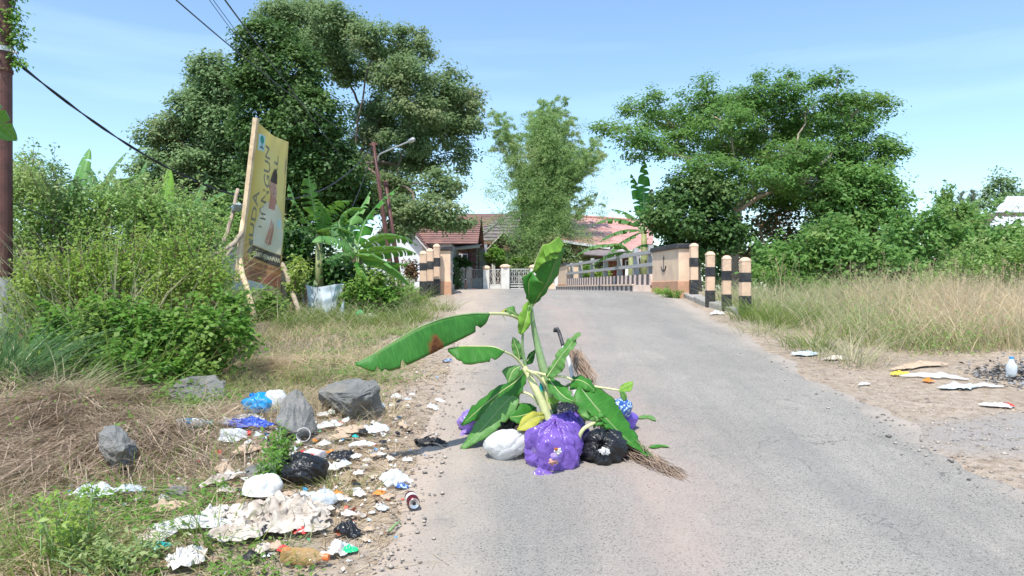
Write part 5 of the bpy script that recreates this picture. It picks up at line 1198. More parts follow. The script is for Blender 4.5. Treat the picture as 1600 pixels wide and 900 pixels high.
def wire(label, a, b_, sag, rad, name='overhead_wire', n=40, grp='overhead wires', strands=1):
    a = Vector(a); b_ = Vector(b_); pts = [a.lerp(b_, i/n)-Vector((0, 0, 4*sag*(i/n)*(1-i/n))) for i in range(n+1)]
    mb = MB()
    if strands == 1: mb.tube(pts, rad, 5)
    else:
        for s_ in range(strands):
            q = []
            for i, p in enumerate(pts):
                an = i*1.1+s_*math.pi*2/strands; q.append(p+Vector((math.cos(an), 0, math.sin(an)))*rad*.7)
            mb.tube(q, rad*.7, 5)
    o = mb.build(name, M['cable'], None, smooth=True); tag(o, label, 'wire', grp); return o
wire('thick twisted cable sagging from the steel pole down across the hedge', P(10, 84, 7.95), lt+Vector((0, 0, -.1)), 1.6, .014, 'overhead_cable', 60, strands=2)
wire('wire crossing the sky alone, lowest of the high ones', P(-60, -300, 3.6), lt, .3, .007)
wire('thick wire running closest to the top of the creeper covered tree', P(204, -200, 3.8), P(573, 298, 34), .02, .007)
wire('thin wire, the outer of the close pair', P(181, -200, 3.8), P(547, 298, 34), .02, .003)
wire('thin wire, the inner of the close pair', P(187, -200, 3.8), P(553, 298, 34), .02, .003)
wire('thin stay wire dropping from the lamp pole top to the bananas', lt+Vector((0, 0, -.3)), P(548, 330, 15), .05, .008)
wire('thin wire sagging between the steel pole and the hedge', P(8, 312, 7.98), P(330, 395, 9.5), .12, .006)

# ------------------------------------------------------------------ the banner
BTL, BBL, BTR, BBR = P(403, 191, 10.6), P(375, 434, 10.75), P(451, 222, 11.3), P(438, 450, 11.2)
bn_n = ((BTR-BBL).cross(BTL-BBL)).normalized()
if bn_n.y > 0: bn_n = -bn_n
def bnp(u, v, off=0.):
    top = BTL.lerp(BTR, u); bot = BBL.lerp(BBR, u)
    p = bot.lerp(top, v); p = p+Vector((0, 0, -.05*math.sin(math.pi*u)*max(0, v-.75)*4*.8))
    w_ = .018*math.sin(u*5+v*9)+.014*math.sin(u*11-v*14)+.012*math.sin(v*31+u*4)*math.exp(-abs(v-.55)*2)
    w_ *= math.sin(math.pi*min(1, max(0, u)))*.9+.1
    return p+bn_n*(w_+off)
m, t, b = nodes('banner_print')
uv = t.nodes.new('ShaderNodeTexCoord').outputs['UV']; sx = t.nodes.new('ShaderNodeSeparateXYZ'); t.links.new(uv, sx.inputs[0])
c = mix(t, rng_(t, sx.outputs[0], 0, .35), (.56, .44, .11), (.72, .6, .2))
c = mix(t, rng_(t, sx.outputs[1], .3, .1), c, (.55, .27, .13))
c = mix(t, rng_(t, sx.outputs[1], .075, .06), c, (.36, .15, .1))
t.links.new(c, b.inputs['Base Color']); b.inputs['Roughness'].default_value = .4
tl = t.nodes.new('ShaderNodeBsdfTranslucent'); t.links.new(c, tl.inputs[0]); ms = t.nodes.new('ShaderNodeMixShader'); ms.inputs[0].default_value = .25
t.links.new(b.outputs[0], ms.inputs[1]); t.links.new(tl.outputs[0], ms.inputs[2]); t.links.new(ms.outputs[0], t.nodes['Material Output'].inputs[0])
M['banner'] = m
def flatm(n_, col): return plain(n_, col, .45, .05, 3, 0)
for k_, col in dict(ink_grey=(.2, .19, .13), ink_dark=(.06, .05, .04), ink_pale=(.72, .68, .45), ink_skin=(.5, .27, .2), ink_skin2=(.42, .2, .15), ink_shirt=(.6, .57, .42), ink_shirt2=(.5, .5, .4), ink_brown=(.2, .08, .045), ink_teal=(.01, .25, .2), ink_sky=(.4, .62, .64), ink_cap=(.05, .025, .03)).items(): M[k_] = flatm(k_, col)
br = empty('campaign_banner', gp((BBL.x+BBR.x)/2, 10.95), 'tall yellow campaign banner with a praying man, stretched on a pale wood frame', 'banner')
nu, nv = 24, 60; V = [tuple(bnp(i/(nu-1), j/(nv-1))) for j in range(nv) for i in range(nu)]
UVb = [(i/(nu-1), j/(nv-1)) for j in range(nv) for i in range(nu)]
sheet_ = npmesh('printed_sheet', V, grid_faces(nv, nu), M['banner'], br, uv=UVb, smooth=True)
def poly_on(name, pts, mat, off=.003, dens=.04):
    """a printed shape on the sheet: outline in (u,v), subdivided so that it follows the folds"""
    import bmesh
    bm = bmesh.new(); vs = [bm.verts.new((p[0], p[1], 0)) for p in pts]; bm.faces.new(vs)
    bmesh.ops.triangulate(bm, faces=bm.faces)
    for _ in range(6):
        es = [e for e in bm.edges if math.hypot((e.verts[0].co.x-e.verts[1].co.x)*.87, (e.verts[0].co.y-e.verts[1].co.y)*2.3) > .09]
        if not es: break
        bmesh.ops.subdivide_edges(bm, edges=es, cuts=1); bmesh.ops.triangulate(bm, faces=bm.faces)
    for v_ in bm.verts: v_.co = bnp(v_.co.x, v_.co.y, off)
    me = bpy.data.meshes.new(name); bm.to_mesh(me); bm.free(); return link(name, me, M[mat], sheet_)
def text_on(name, s_, u0, v0, h_u, mat, rot=0, stretch=1., off=.004, width=None):
    """lettering printed on the sheet; h_u: letter height in metres; rot 90 reads upwards"""
    cu = bpy.data.curves.new('t', 'FONT'); cu.body = s_; cu.size = 1; cu.resolution_u = 2; cu.offset = .012
    ob = bpy.data.objects.new('t', cu); SC.collection.objects.link(ob); bpy.context.view_layer.update()
    me = bpy.data.meshes.new_from_object(ob); bpy.data.objects.remove(ob); bpy.data.curves.remove(cu)
    xs = [v_.co.x for v_ in me.vertices]; W_ = max(xs)-min(xs); x0 = min(xs)
    sx_ = (width/W_) if width else h_u*stretch
    for v_ in me.vertices:
        x = (v_.co.x-x0)*sx_; y = v_.co.y*h_u
        if rot: du, dv = -y/.87, x/2.3
        else: du, dv = x/.87, y/2.3
        v_.co = bnp(u0+du, v0+dv, off)
    return link(name, me, M[mat], sheet_)
def ell(cu_, cv, ru, rv, n=16, a0=0, a1=2*math.pi): return [(cu_+ru*math.cos(a0+(a1-a0)*i/n), cv+rv*math.sin(a0+(a1-a0)*i/n)) for i in range(n)]
text_on('lettering', 'MUDA', .24, .17, .17, 'ink_grey', 90, width=.95, off=.0025)
text_on('lettering', 'BANGUN', .46, .36, .19, 'ink_grey', 90, width=1.25, off=.0025)
text_on('lettering', 'SARL', .72, .52, .17, 'ink_grey', 90, width=.82, off=.0025)
poly_on('party_emblem', [(.06, .835), (.26, .85), (.26, .955), (.06, .94)], 'ink_sky', .003)
poly_on('emblem_crown', ell(.16, .915, .055, .026), 'ink_teal', .005); poly_on('emblem_trunk', [(.145, .865), (.175, .865), (.165, .895), (.155, .895)], 'ink_dark', .005); poly_on('emblem_base', [(.1, .855), (.22, .86), (.22, .868), (.1, .863)], 'ink_dark', .0055)
# the printed man: cap, face, white shirt, joined hands
poly_on('printed_shirt', [(.22, .235), (.95, .22), (.98, .36), (.9, .5), (.72, .545), (.6, .53), (.5, .545), (.34, .48), (.24, .36)], 'ink_shirt', .006)
poly_on('printed_neck', [(.54, .5), (.68, .5), (.7, .6), (.53, .6)], 'ink_skin2', .007)
poly_on('printed_face', ell(.615, .64, .13, .06), 'ink_skin', .008)
poly_on('printed_ear', ell(.475, .64, .02, .014, 8), 'ink_skin2', .0065)
poly_on('printed_cap', [(.49, .675), (.75, .68), (.73, .74), (.66, .775), (.56, .75)], 'ink_cap', .009)
for uu in (.57, .68): poly_on('printed_eye', ell(uu, .648, .02, .004, 8), 'ink_dark', .009)
poly_on('printed_mouth', ell(.625, .605, .03, .004, 8), 'ink_brown', .009)
poly_on('printed_nose', [(.615, .62), (.645, .62), (.635, .645)], 'ink_skin2', .009)
poly_on('printed_hand', [(.52, .27), (.6, .26), (.64, .4), (.61, .44), (.57, .38)], 'ink_skin', .007); poly_on('printed_hand', [(.62, .26), (.7, .27), (.68, .38), (.65, .43), (.635, .36)], 'ink_skin2', .0075)
for k_ in range(3): poly_on('printed_badge', [(.36, .415+k_*.016), (.48, .417+k_*.016), (.48, .426+k_*.016), (.36, .424+k_*.016)], 'ink_dark' if k_ % 2 == 0 else 'ink_pale', .007)
poly_on('printed_badge', [(.8, .4), (.9, .4), (.9, .45), (.8, .45)], 'ink_sky', .007)
poly_on('name_plate', [(.2, .15), (.95, .135), (.95, .215), (.2, .23)], 'ink_dark', .008)
text_on('lettering', 'JENNY HERMAWAN', .235, .165, .1, 'ink_pale', width=.6, off=.011)
text_on('lettering', '"CALEG DPR KITA SEKARANG"', .04, .105, .07, 'ink_brown', width=.78, off=.005)
text_on('lettering', 'DAPIL KABUPATEN / KOTA', .06, .072, .045, 'ink_brown', width=.76, off=.005)
text_on('lettering', 'bersama rakyat', .3, .02, .035, 'ink_brown', width=.45, off=.005)
# wooden frame and supports
def stick(name, pts, rad, mat, parent, k=7, seg=10):
    p = resample(pts, seg); mb = MB(); n_ = len(p)
    rr = rad if hasattr(rad, '__len__') else (rad, rad*.8)
    p = [q+Vector((rnd.uniform(-1, 1), rnd.uniform(-1, 1), 0))*rr[0]*.25 for q in p]
    mb.tube(p, [rr[0]+(rr[1]-rr[0])*i/(n_-1) for i in range(n_)], k); return mb.build(name, M[mat], parent, smooth=True)
mb = MB(); mb.beam(bnp(-.03, -.03, -.02), bnp(-.03, 1.02, -.02), .05, .07, up=bn_n); mb.build('frame_post', M['wood'], br)
mb = MB(); mb.beam(bnp(.97, .0, -.03), bnp(.97, .99, -.03), .04, .05, up=bn_n); mb.build('frame_post', M['wood_old'], br)
for v_ in (.5, .04): mb = MB(); mb.beam(bnp(0, v_, -.05), bnp(1, v_, -.05), .03, .04); mb.build('frame_bar', M['wood_old'], br)
mb = MB(); mb.beam(P(434, 444, 11.3), gp(P(434, 0, 11.25).x, 11.25)-Vector((0, 0, .1)), .07, .09, up=Vector((0, 1, 0))); mb.build('support_post', M['wood'], br)
mb = MB(); mb.beam(P(441, 420, 11.4), gp(P(443, 0, 11.4).x, 11.4)-Vector((0, 0, .1)), .09, .09, up=Vector((0, 1, 0))); mb.build('support_post', M['wood_old'], br)
stick('prop_stick', [P(440, 412, 11.25), P(452, 440, 11), P(472, 503, 10.4)], (.04, .035), 'wood_old', br)
stick('prop_stick', [P(380, 345, 10.7), P(374, 400, 10.5), P(385, 450, 10.2), P(399, 500, 10.1)], (.035, .045), 'wood', br)
stick('prop_stick', [P(372, 296, 11.2), P(362, 340, 10.9), P(349, 382, 10.6)], (.03, .03), 'wood_old', br)
stick('prop_stick', [P(378, 364, 10.6), P(362, 384, 10.3), P(335, 398, 10.0)], (.035, .03), 'wood_old', br)
stick('prop_stick', [P(370, 378, 10.5), P(345, 410, 9.8), P(310, 430, 9.3)], (.02, .016), 'wood_old', br)
stick('prop_stick', [P(383, 440, 10.5), P(370, 458, 10.4), P(360, 470, 10.4)], (.02, .02), 'wood', br)
# grey rag tied behind the frame

# ------------------------------------------------------------------ litter materials
M['bag_purple'] = bagmat('purple_plastic', (.27, .16, .56), .24, .42, (.55, .38, .9), .35, 6)
M['film_purple'] = bagmat('purple_film', (.25, .14, .54), .22, 0, None, .5, 7)
m = M['film_purple']; t = m.node_tree; fr = t.nodes.new('ShaderNodeLayerWeight'); fr.inputs[0].default_value = .4; tp = t.nodes.new('ShaderNodeBsdfTransparent'); tp.inputs[0].default_value = (.75, .65, 1, 1); ms = t.nodes.new('ShaderNodeMixShader')
t.links.new(rng_(t, fr.outputs['Facing'], 0, .8, .55, .97), ms.inputs[0]); t.links.new(tp.outputs[0], ms.inputs[1]); t.links.new(t.nodes['Principled BSDF'].outputs[0], ms.inputs[2]); t.links.new(ms.outputs[0], t.nodes['Material Output'].inputs[0])
M['film_black'] = clear('black_film', (.02, .02, .024), .8, .2)
M['inside'] = plain('bag_contents', (.2, .12, .42), .5, .4, 9, .5, 20, dirt=(.6, .5, .62), dsc=13, dfac=.9)
M['bag_violet'] = bagmat('violet_plastic', (.22, .13, .6), .2, .2, (.3, .2, .8))
M['bag_lilac'] = bagmat('lilac_plastic', (.42, .3, .7), .25, .3, (.6, .4, .9))
M['bag_black'] = bagmat('black_plastic', (.016, .017, .02), .3, wr=12, bst=.6)
M['bag_white'] = bagmat('white_plastic', (.76, .76, .74), .4, .35, (.9, .9, .88))
M['bag_blue'] = bagmat('blue_plastic', (.01, .32, .75), .25, .15, (.05, .5, .95))
M['bag_royal'] = bagmat('royal_blue_plastic', (.02, .1, .62), .35, .1, (.05, .2, .9))
M['teal'] = bagmat('teal_plastic', (.02, .4, .38), .3)
M['orange'] = bagmat('orange_plastic', (.8, .27, .04), .4, .15)
M['yellow'] = bagmat('yellow_plastic', (.8, .6, .08), .4, .15)
M['brown_cloth'] = plain('brown_cloth', (.035, .022, .018), .9, .3, 9, .4, 40)
M['dirty_film'] = plain('dirty_film', (.66, .64, .6), .5, .2, 12, .4, 40, dirt=(.3, .22, .15), dsc=16, dfac=.85)
M['cloth'] = plain('soiled_white_cloth', (.56, .5, .43), .9, .2, 9, .5, 40, dirt=(.26, .2, .15), dsc=7, dfac=.8)
M['card'] = plain('cardboard', (.5, .38, .27), .9, .15, 9, .4, 40, dirt=(.3, .2, .14), dsc=9, dfac=.6)
M['tarp'] = plain('pale_tarp', (.5, .58, .64), .95, .12, 6, .1, 20, dirt=(.4, .42, .42), dsc=6, dfac=.5)
M['net'] = plain('black_net', (.02, .02, .022), .6, .3, 9, .5, 60)
M['clear'] = clear('clear_plastic'); M['clear_lt'] = clear('thin_clear_film', (.88, .9, .92), .3, .2)
M['amber'] = clear('amber_oil', (.6, .36, .12), .22, .06)
M['red_plastic'] = plain('red_plastic', (.7, .05, .04), .35, .1, 9, 0); M['blue_plastic'] = plain('cap_blue', (.05, .35, .75), .35, .1, 9, 0)
M['green_plastic'] = plain('green_plastic', (.02, .5, .2), .35, .1, 9, 0); M['orange_cap'] = plain('orange_cap', (.85, .2, .06), .35, .1, 9, 0)
M['white_matt'] = plain('white_matt', (.7, .7, .68), .6, .06, 9, .2, 40, dirt=(.5, .45, .38), dsc=14, dfac=.5)
M['can_red'] = plain('dark_red_can', (.16, .02, .025), .3, .2, 9, 0, metal=.5); M['can_end'] = plain('can_end', (.7, .7, .7), .3, .05, 9, 0, metal=.8)
M['pattern'] = bagmat('blue_patterned_plastic', (.2, .4, .6), .3)
def speckle(name, c1, c2, sc):
    m, t, b = nodes(name); v = t.nodes.new('ShaderNodeTexVoronoi'); v.inputs['Scale'].default_value = sc
    t.links.new(t.nodes.new('ShaderNodeNewGeometry').outputs['Position'], v.inputs[0])
    t.links.new(mix(t, rng_(t, v.outputs['Distance'], .3, .5), c1, c2), b.inputs['Base Color']); b.inputs['Roughness'].default_value = .3; return m
M['pattern'] = speckle('blue_patterned_plastic', (.5, .65, .75), (.03, .1, .35), 60)
m, t, b = nodes('boulder_stone')
n1 = ntex(t, 5, 6, rough=.65); n2 = ntex(t, 30, 5, rough=.7)
c = mix(t, rng_(t, n1, .3, .7), (.16, .165, .16), (.34, .335, .31)); c = mix(t, rng_(t, n2, .5, .75, 0, .6), c, (.34, .33, .3))
c = mix(t, rng_(t, ntex(t, 2.5, 4), .55, .7, 0, .5), c, (.3, .26, .2))
t.links.new(c, b.inputs['Base Color']); b.inputs['Roughness'].default_value = .9; bump(t, b, math_(t, 'ADD', n1, math_(t, 'MULTIPLY', n2, .8)), 1., .05); M['rock'] = m
TR = 'litter on the left verge'
import bmesh
def bag(name, label, c, w, d, h, mat, knot=(0, -.6, .8), seed=0, cat='trash bag', group='trash bags in the road pile', ntuft=7, wr=.1, sq=1.0, tuft=.1, nu=72, nv=44, sink=.01, parent=None, peak=-.22):
    c = Vector(c); K = Vector(knot).normalized(); A = K.orthogonal().normalized(); B = K.cross(A)
    zg = float(gz(c.x, c.y))+.012 if parent is None else -9
    cen = Vector((c.x, c.y, c.z+h*.46)); V = []; off = Vector((seed*7.1, seed*3.3, seed*1.7))
    for i in range(nv+1):
        th = math.pi*i/nv
        for j in range(nu):
            ph = 2*math.pi*j/nu; dr = K*math.cos(th)+(A*math.cos(ph)+B*math.sin(ph))*math.sin(th)
            lo = noise.noise(dr*1.2+off)*.26+noise.noise(dr*2.6+off*2)*.06
            q1 = Vector((math.cos(ph)*2.6, math.sin(ph)*2.6, th*.9)); q2 = Vector((math.cos(ph)*7.5, math.sin(ph)*7.5, th*.9+1.5*noise.noise(dr*1.5+off)))
            n3 = abs(noise.noise(q1+off*3)); n4 = abs(noise.noise(q2+off)); n5 = abs(noise.noise(dr*4.2+off*2))
            pl = math.exp(-th*1.3); rad = 1+lo*.8-wr*(.75*n3+.95*n4*(.25+.8*pl)+.1*n5)+wr*.3
            rad *= 1-pl*.34*abs(noise.noise(Vector((math.cos(ph)*2.4, math.sin(ph)*2.4, seed*1.9+th*.5))))
            rad *= 1+peak*math.exp(-(th/(.3 if peak < 0 else .55))**2)
            p = Vector((dr.x*w/2, dr.y*d/2, dr.z*h/2))*rad
            p = cen+p
            if p.z < zg+.03 and parent is None:
                k = (zg+.03-p.z); p.z = zg+max(0, .03-k*.35)*.6
                p.x = cen.x+(p.x-cen.x)*(1+k*.5); p.y = cen.y+(p.y-cen.y)*(1+k*.5)
            V.append(tuple(p))
    Q = []
    for i in range(nv):
        for j in range(nu): Q.append((i*nu+j, i*nu+(j+1) % nu, (i+1)*nu+(j+1) % nu, (i+1)*nu+j))
    kn = Vector(V[0]) if False else cen+Vector((K.x*w/2, K.y*d/2, K.z*h/2))*.8
    r = empty(name, c, label, cat, group) if parent is None else parent
    o = npmesh('bag_body', V, np.array(Q)[:, ::-1], M[mat], r, smooth=True)
    if tuft:
        V = []; n_ = 48; rows = 6
        for i in range(rows+1):
            t_ = i/rows
            for j in range(n_):
                ph = 2*math.pi*j/n_; fl = 1+.45*math.sin(ph*ntuft+seed)+.3*noise.noise(Vector((math.cos(ph)*2, math.sin(ph)*2, seed+t_)))
                rr = tuft*(.22+.75*t_**1.3*fl)*(1.0 if t_ > .01 else 1.6)
                p = kn+K*(tuft*1.5*t_*(1-.25*math.sin(ph*3+seed)*t_)-.015)+(A*math.cos(ph)+B*math.sin(ph))*rr*.55+Vector((0, 0, -.3*tuft*t_*t_))
                V.append(tuple(p))
        Q = [(i*n_+j, i*n_+(j+1) % n_, (i+1)*n_+(j+1) % n_, (i+1)*n_+j) for i in range(rows) for j in range(n_)]
        npmesh('tied_neck', V, np.array(Q), M[mat], r, smooth=True)
    return r
def crumple(name, label, c, sx, sy, h, mat, rot=0., seed=0, cat='litter', group=TR, res=22, n_fold=3.2, parent=None, tilt=None, edge=.55, cover=0, flatz=True):
    """sheet of film, cloth or paper thrown down: folded grid draped on the ground"""
    c = Vector(c); off = Vector((seed*5.3, seed*2.1, 0)); V = []; h = min(h*.8, .26*min(sx, sy)) if flatz else h
    for j in range(res):
        for i in range(res):
            u = i/(res-1)*2-1; v = j/(res-1)*2-1; a = math.atan2(v, u); mx = max(abs(u), abs(v)); cr = math.hypot(u, v)
            f = (mx/cr if cr > 0 else 1)*(1+edge*noise.noise(Vector((math.cos(a)*1.5, math.sin(a)*1.5, seed*1.3))))
            f = 1*(1-.0)*f
            x = u*f*sx/2; y = v*f*sy/2
            f *= 1+.16*noise.noise(Vector((math.cos(a)*4, math.sin(a)*4, seed*2.3)))
            x = u*f*sx/2; y = v*f*sy/2; q = Vector((u*n_fold*.5, v*n_fold*.5, seed*.7))
            z = (abs(noise.noise(q+off))*1.1+abs(noise.noise(q*2.3+off))*.55+abs(noise.noise(q*5+off))*.28)*h*1.5
            z += h*.5*max(0, 1-cr*cr)
            x += noise.noise(q*2+off*3)*sx*.08; y += noise.noise(q*2+off*4)*sy*.08
            p = Vector((x*math.cos(rot)-y*math.sin(rot), x*math.sin(rot)+y*math.cos(rot), z*(.35+.65*max(0, 1-mx**3))))
            if tilt is not None: p = tilt @ p
            V.append(p+c)
    if flatz:
        for k, p in enumerate(V): V[k] = Vector((p.x, p.y, float(gz(p.x, p.y))+(.03 if p.x < -.75 else .014)+(p.z-c.z)))
    o = npmesh(name, [tuple(p) for p in V], grid_faces(res, res), M[mat], parent, smooth=True)
    if parent is None: tag(o, label, cat, group)
    return o
def boulder(label, pts, seed=1, disp=.019, cuts=3, name='boulder', grp='boulders on the left verge'):
    bm = bmesh.new()
    for p in pts: bm.verts.new(p)
    res = bmesh.ops.convex_hull(bm, input=bm.verts)
    bmesh.ops.delete(bm, geom=[v for v in bm.verts if not v.link_faces], context='VERTS')
    bmesh.ops.bevel(bm, geom=list(bm.edges), offset=.008, segments=1, affect='EDGES', profile=.5)
    bmesh.ops.triangulate(bm, faces=bm.faces)
    bmesh.ops.subdivide_edges(bm, edges=[e for e in bm.edges if e.calc_length() > .05], cuts=cuts, use_grid_fill=True); bmesh.ops.triangulate(bm, faces=bm.faces)
    bm.normal_update(); off = Vector((seed*3.1, seed, 0))
    for v in bm.verts:
        q = v.co*7+off; cr = noise.cell(v.co*11+off)
        v.co += v.normal*(noise.noise(q)*disp*1.6+(1-abs(noise.noise(q*2.7))*2)*disp*.8+cr*disp*.35)
    me = bpy.data.meshes.new(name); bm.to_mesh(me); bm.free()
    o = link(name, me, M['rock']); return tag(o, label, 'boulder', grp)
def bottle(label, c, L, rad, az, body='clear', cap='blue_plastic', lab=None, group='bottles in the litter', lift=0., el_=0., fill=None, crush=0., name='plastic_bottle'):
    c = Vector(c); c.z = float(gz(c.x, c.y))+rad*.9+.012+lift; d = Vector((math.cos(az)*math.cos(el_), math.sin(az)*math.cos(el_), math.sin(el_)))
    r = empty(name, c, label, 'bottle', group); a = c-d*L/2
    pr = [(0, rad*.6), (.01*L, rad*.92), (.05*L, rad), (.2*L, rad*.97), (.22*L, rad*.9), (.24*L, rad*.97), (.44*L, rad*.97), (.46*L, rad*.9), (.48*L, rad), (.62*L, rad*.96), (.72*L, rad*.75), (.82*L, rad*.42), (.88*L, rad*.32), (.93*L, rad*.32)]
    mb = MB(); mb.lathe(pr, a, d, 18); o = mb.build('bottle_body', M[body], r, smooth=True)
    if crush:
        for v in o.data.vertices: v.co += Vector(noise.noise_vector(v.co*14))*crush
    if cap: mb = MB(); mb.lathe([(.885*L, rad*.4), (.89*L, rad*.42), (.99*L, rad*.42), (L, rad*.38)], a, d, 14); mb.build('bottle_cap', M[cap], r)
    if lab: mb = MB(); mb.lathe([(.25*L, rad*.985), (.43*L, rad*.985)], a, d, 18); mb.build('bottle_label', M[lab], r, smooth=True)
    return r

# ------------------------------------------------------------------ boulders
def RP(l, Yc):    # px,py,dY -> points
    return [P(a, b_, Yc+e) for a, b_, e in l]
boulder('large grey slab boulder with a smooth slanting top and dark broken face', RP([(502, 612, 0), (512, 601, .25), (532, 597, .3), (560, 594, .2), (583, 597, .1), (590, 606, 0), (595, 632, .05), (592, 656, .1), (570, 660, -.02), (548, 652, -.12), (530, 634, -.1), (508, 618, -.05),
    (545, 630, -.2), (560, 618, -.22), (505, 655, .3), (590, 650, .5), (550, 640, .6), (575, 625, -.15)], 5.45), 2)
boulder('pyramid shaped grey boulder with a pointed top', RP([(460, 610, .15), (470, 614, .2), (483, 640, .05), (498, 672, 0), (500, 684, .1), (468, 678, -.25), (440, 668, -.3), (430, 655, -.1), (440, 636, .1), (452, 617, .15), (485, 690, .1), (440, 690, .2), (470, 650, .5)], 5.02), 3)
boulder('dark shaded boulder half buried under the leafy bush', RP([(262, 612, 0), (272, 598, .1), (300, 588, .2), (330, 588, .2), (348, 598, .1), (352, 618, 0), (335, 640, -.1), (300, 642, -.2), (270, 632, -.1), (300, 640, .4), (340, 630, .4)], 5.75), 4)
boulder('dark boulder wrapped in straw on the bank', RP([(158, 676, 0), (172, 668, .1), (195, 676, .1), (214, 694, .05), (212, 716, -.05), (190, 728, -.12), (165, 722, -.1), (158, 700, -.05), (190, 700, -.2), (185, 730, .3)], 4.3), 5)
boulder('low flat grey boulder behind the white dome', RP([(385, 738, 0), (400, 725, .08), (425, 720, .12), (438, 724, .1), (440, 745, 0), (420, 755, -.1), (392, 752, -.08), (410, 745, .3)], 4.22), 6)
boulder('small grey stone in the dirt at the foot of the straw bank', RP([(262, 770, 0), (275, 762, .05), (288, 768, .05), (290, 782, 0), (272, 788, -.05), (276, 785, .15)], 3.88), 7)
# pebbles and crumbs of tarmac along the edges
X, Y = region(11000, -1.4, -.35, 2.5, 10, lambda X, Y: np.exp(-((X-xl(Y)+.15)/.28)**2)*.5)
X2, Y2 = region(20000, 2.4, 6.5, 3.5, 8, lambda X, Y: (np.exp(-((X-xr(Y)-.3)/.35)**2)+.8*np.exp(-(((X-4.1)/1.3)**2+((Y-4.95)/.6)**2)))*.6)
X = np.concatenate([X, X2]); Y = np.concatenate([Y, Y2]); n = len(X)
oct_ = np.array([(1, 0, 0), (0, 1, 0), (-1, 0, 0), (0, -1, 0), (0, 0, 1), (0, 0, -.4)]); fc = np.array([(0, 1, 4), (1, 2, 4), (2, 3, 4), (3, 0, 4), (1, 0, 5), (2, 1, 5), (3, 2, 5), (0, 3, 5)])
s_ = rng.gamma(1.6, .0032, n)[:, None, None]+.002
Vp = oct_[None]*s_*rng.uniform(.6, 1.3, (n, 6, 1))*np.array([1, 1, .6]); an = rng.uniform(0, 6.28, n)
Vp = np.stack([Vp[..., 0]*np.cos(an)[:, None]-Vp[..., 1]*np.sin(an)[:, None], Vp[..., 0]*np.sin(an)[:, None]+Vp[..., 1]*np.cos(an)[:, None], Vp[..., 2]], -1)
zz = np.maximum(gz(X, Y), np.where((X > xl(Y)) & (X < xr(Y)), base_z(Y)+.012, -9))
Vp += np.stack([X, Y, zz], 1)[:, None]
m, t, b = nodes('gravel'); t.links.new(mix(t, island(t), (.16, .14, .125), (.5, .43, .36)), b.inputs['Base Color']); b.inputs['Roughness'].default_value = .9; M['gravel'] = m
setk(npmesh('loose_gravel', Vp.reshape(-1, 3), (np.arange(n)[:, None, None]*6+fc[None]).reshape(-1, 3), M['gravel'], k=3))

# ------------------------------------------------------------------ litter, piece by piece
def T(px, py): return G(px, py)
crumple('soiled_cloth', 'heap of wrinkled off white cloth, widest pale thing in the litter', T(437, 826), .52, .3, .085, 'cloth', .1, 1, 'cloth', res=54, n_fold=7)
crumple('soiled_cloth', 'small end of the white cloth lying under the black scrap', T(380, 842), .25, .14, .05, 'cloth', .5, 2, 'cloth', res=26, n_fold=5)
crumple('plastic_wrap', 'long rumpled white plastic wrap lying across the weeds', T(298, 832), .42, .1, .05, 'bag_white', .12, 3, 'plastic wrap', res=30, n_fold=4)
crumple('plastic_wrap', 'torn white wrap piece at the upper end of the long wrap', T(338, 814), .18, .1, .05, 'dirty_film', .6, 4, 'plastic wrap', res=24)
crumple('plastic_bag', 'crumpled white bag scrap at the bottom edge', T(292, 886), .17, .14, .05, 'dirty_film', .3, 5, 'plastic bag', res=26, n_fold=5)
crumple('plastic_wrap', 'white torn wrap with a red mark near the lower corner', T(256, 848), .13, .08, .03, 'bag_white', .9, 6, 'plastic wrap')
crumple('wrapper', 'turquoise patterned wrapper beside the cloth heap', T(372, 822), .1, .12, .04, 'pattern', .2, 7, 'wrapper')
crumple('plastic_scrap', 'black plastic scrap lying on the cloth heap', T(425, 838), .2, .12, .06, 'bag_black', .2, 8, 'plastic scrap')
crumple('plastic_scrap', 'black crumpled scrap at the side of the cloth heap near the road', T(541, 838), .1, .12, .09, 'bag_black', 1.0, 9, 'plastic scrap')
bag('styrofoam_dome', 'smooth white domed lid lying by the torn black bag', T(410, 776)+Vector((0, 0, -.04)), .205, .2, .17, 'white_matt', (0, 0, 1), 3, 'lid', TR, wr=.02, tuft=0)
bag('torn_black_bag', 'torn black plastic bag, biggest black thing in the litter', T(474, 757), .27, .2, .18, 'bag_black', (-.5, -.3, .6), 5, 'trash bag', TR, wr=.3, tuft=.03)
crumple('plastic_scrap', 'dark plastic sheet trailing from the torn black bag into the weed', T(440, 752), .2, .14, .09, 'bag_black', .3, 10, 'plastic scrap')
crumple('plastic_bag', 'glossy black scrap with white paper beyond the torn black bag', T(532, 722), .17, .1, .06, 'bag_black', .1, 11, 'plastic bag')
crumple('paper_scrap', 'white paper crumpled under the glossy black scrap', T(520, 740), .14, .1, .05, 'white_matt', .4, 12, 'paper')
crumple('paper_scrap', 'grey green paper leaning on the white crumpled paper', T(538, 734), .08, .09, .06, 'tarp', .4, 13, 'paper')
crumple('paper_scrap', 'tiny white paper beside the glossy black scrap, roadward', T(556, 722), .05, .06, .05, 'white_matt', 1.4, 14, 'paper')
bag('blue_bag', 'bright sky blue plastic bag bulging among white bags', T(403, 650)+Vector((0, .05, 0)), .25, .2, .17, 'bag_blue', (-.4, -.2, .8), 7, 'plastic bag', TR, wr=.25, tuft=.03)
crumple('royal_blue_bag', 'deep royal blue bag lying flat in front of the sky blue bag', T(388, 672), .32, .13, .07, 'bag_royal', .1, 15, 'plastic bag', res=34, n_fold=5)
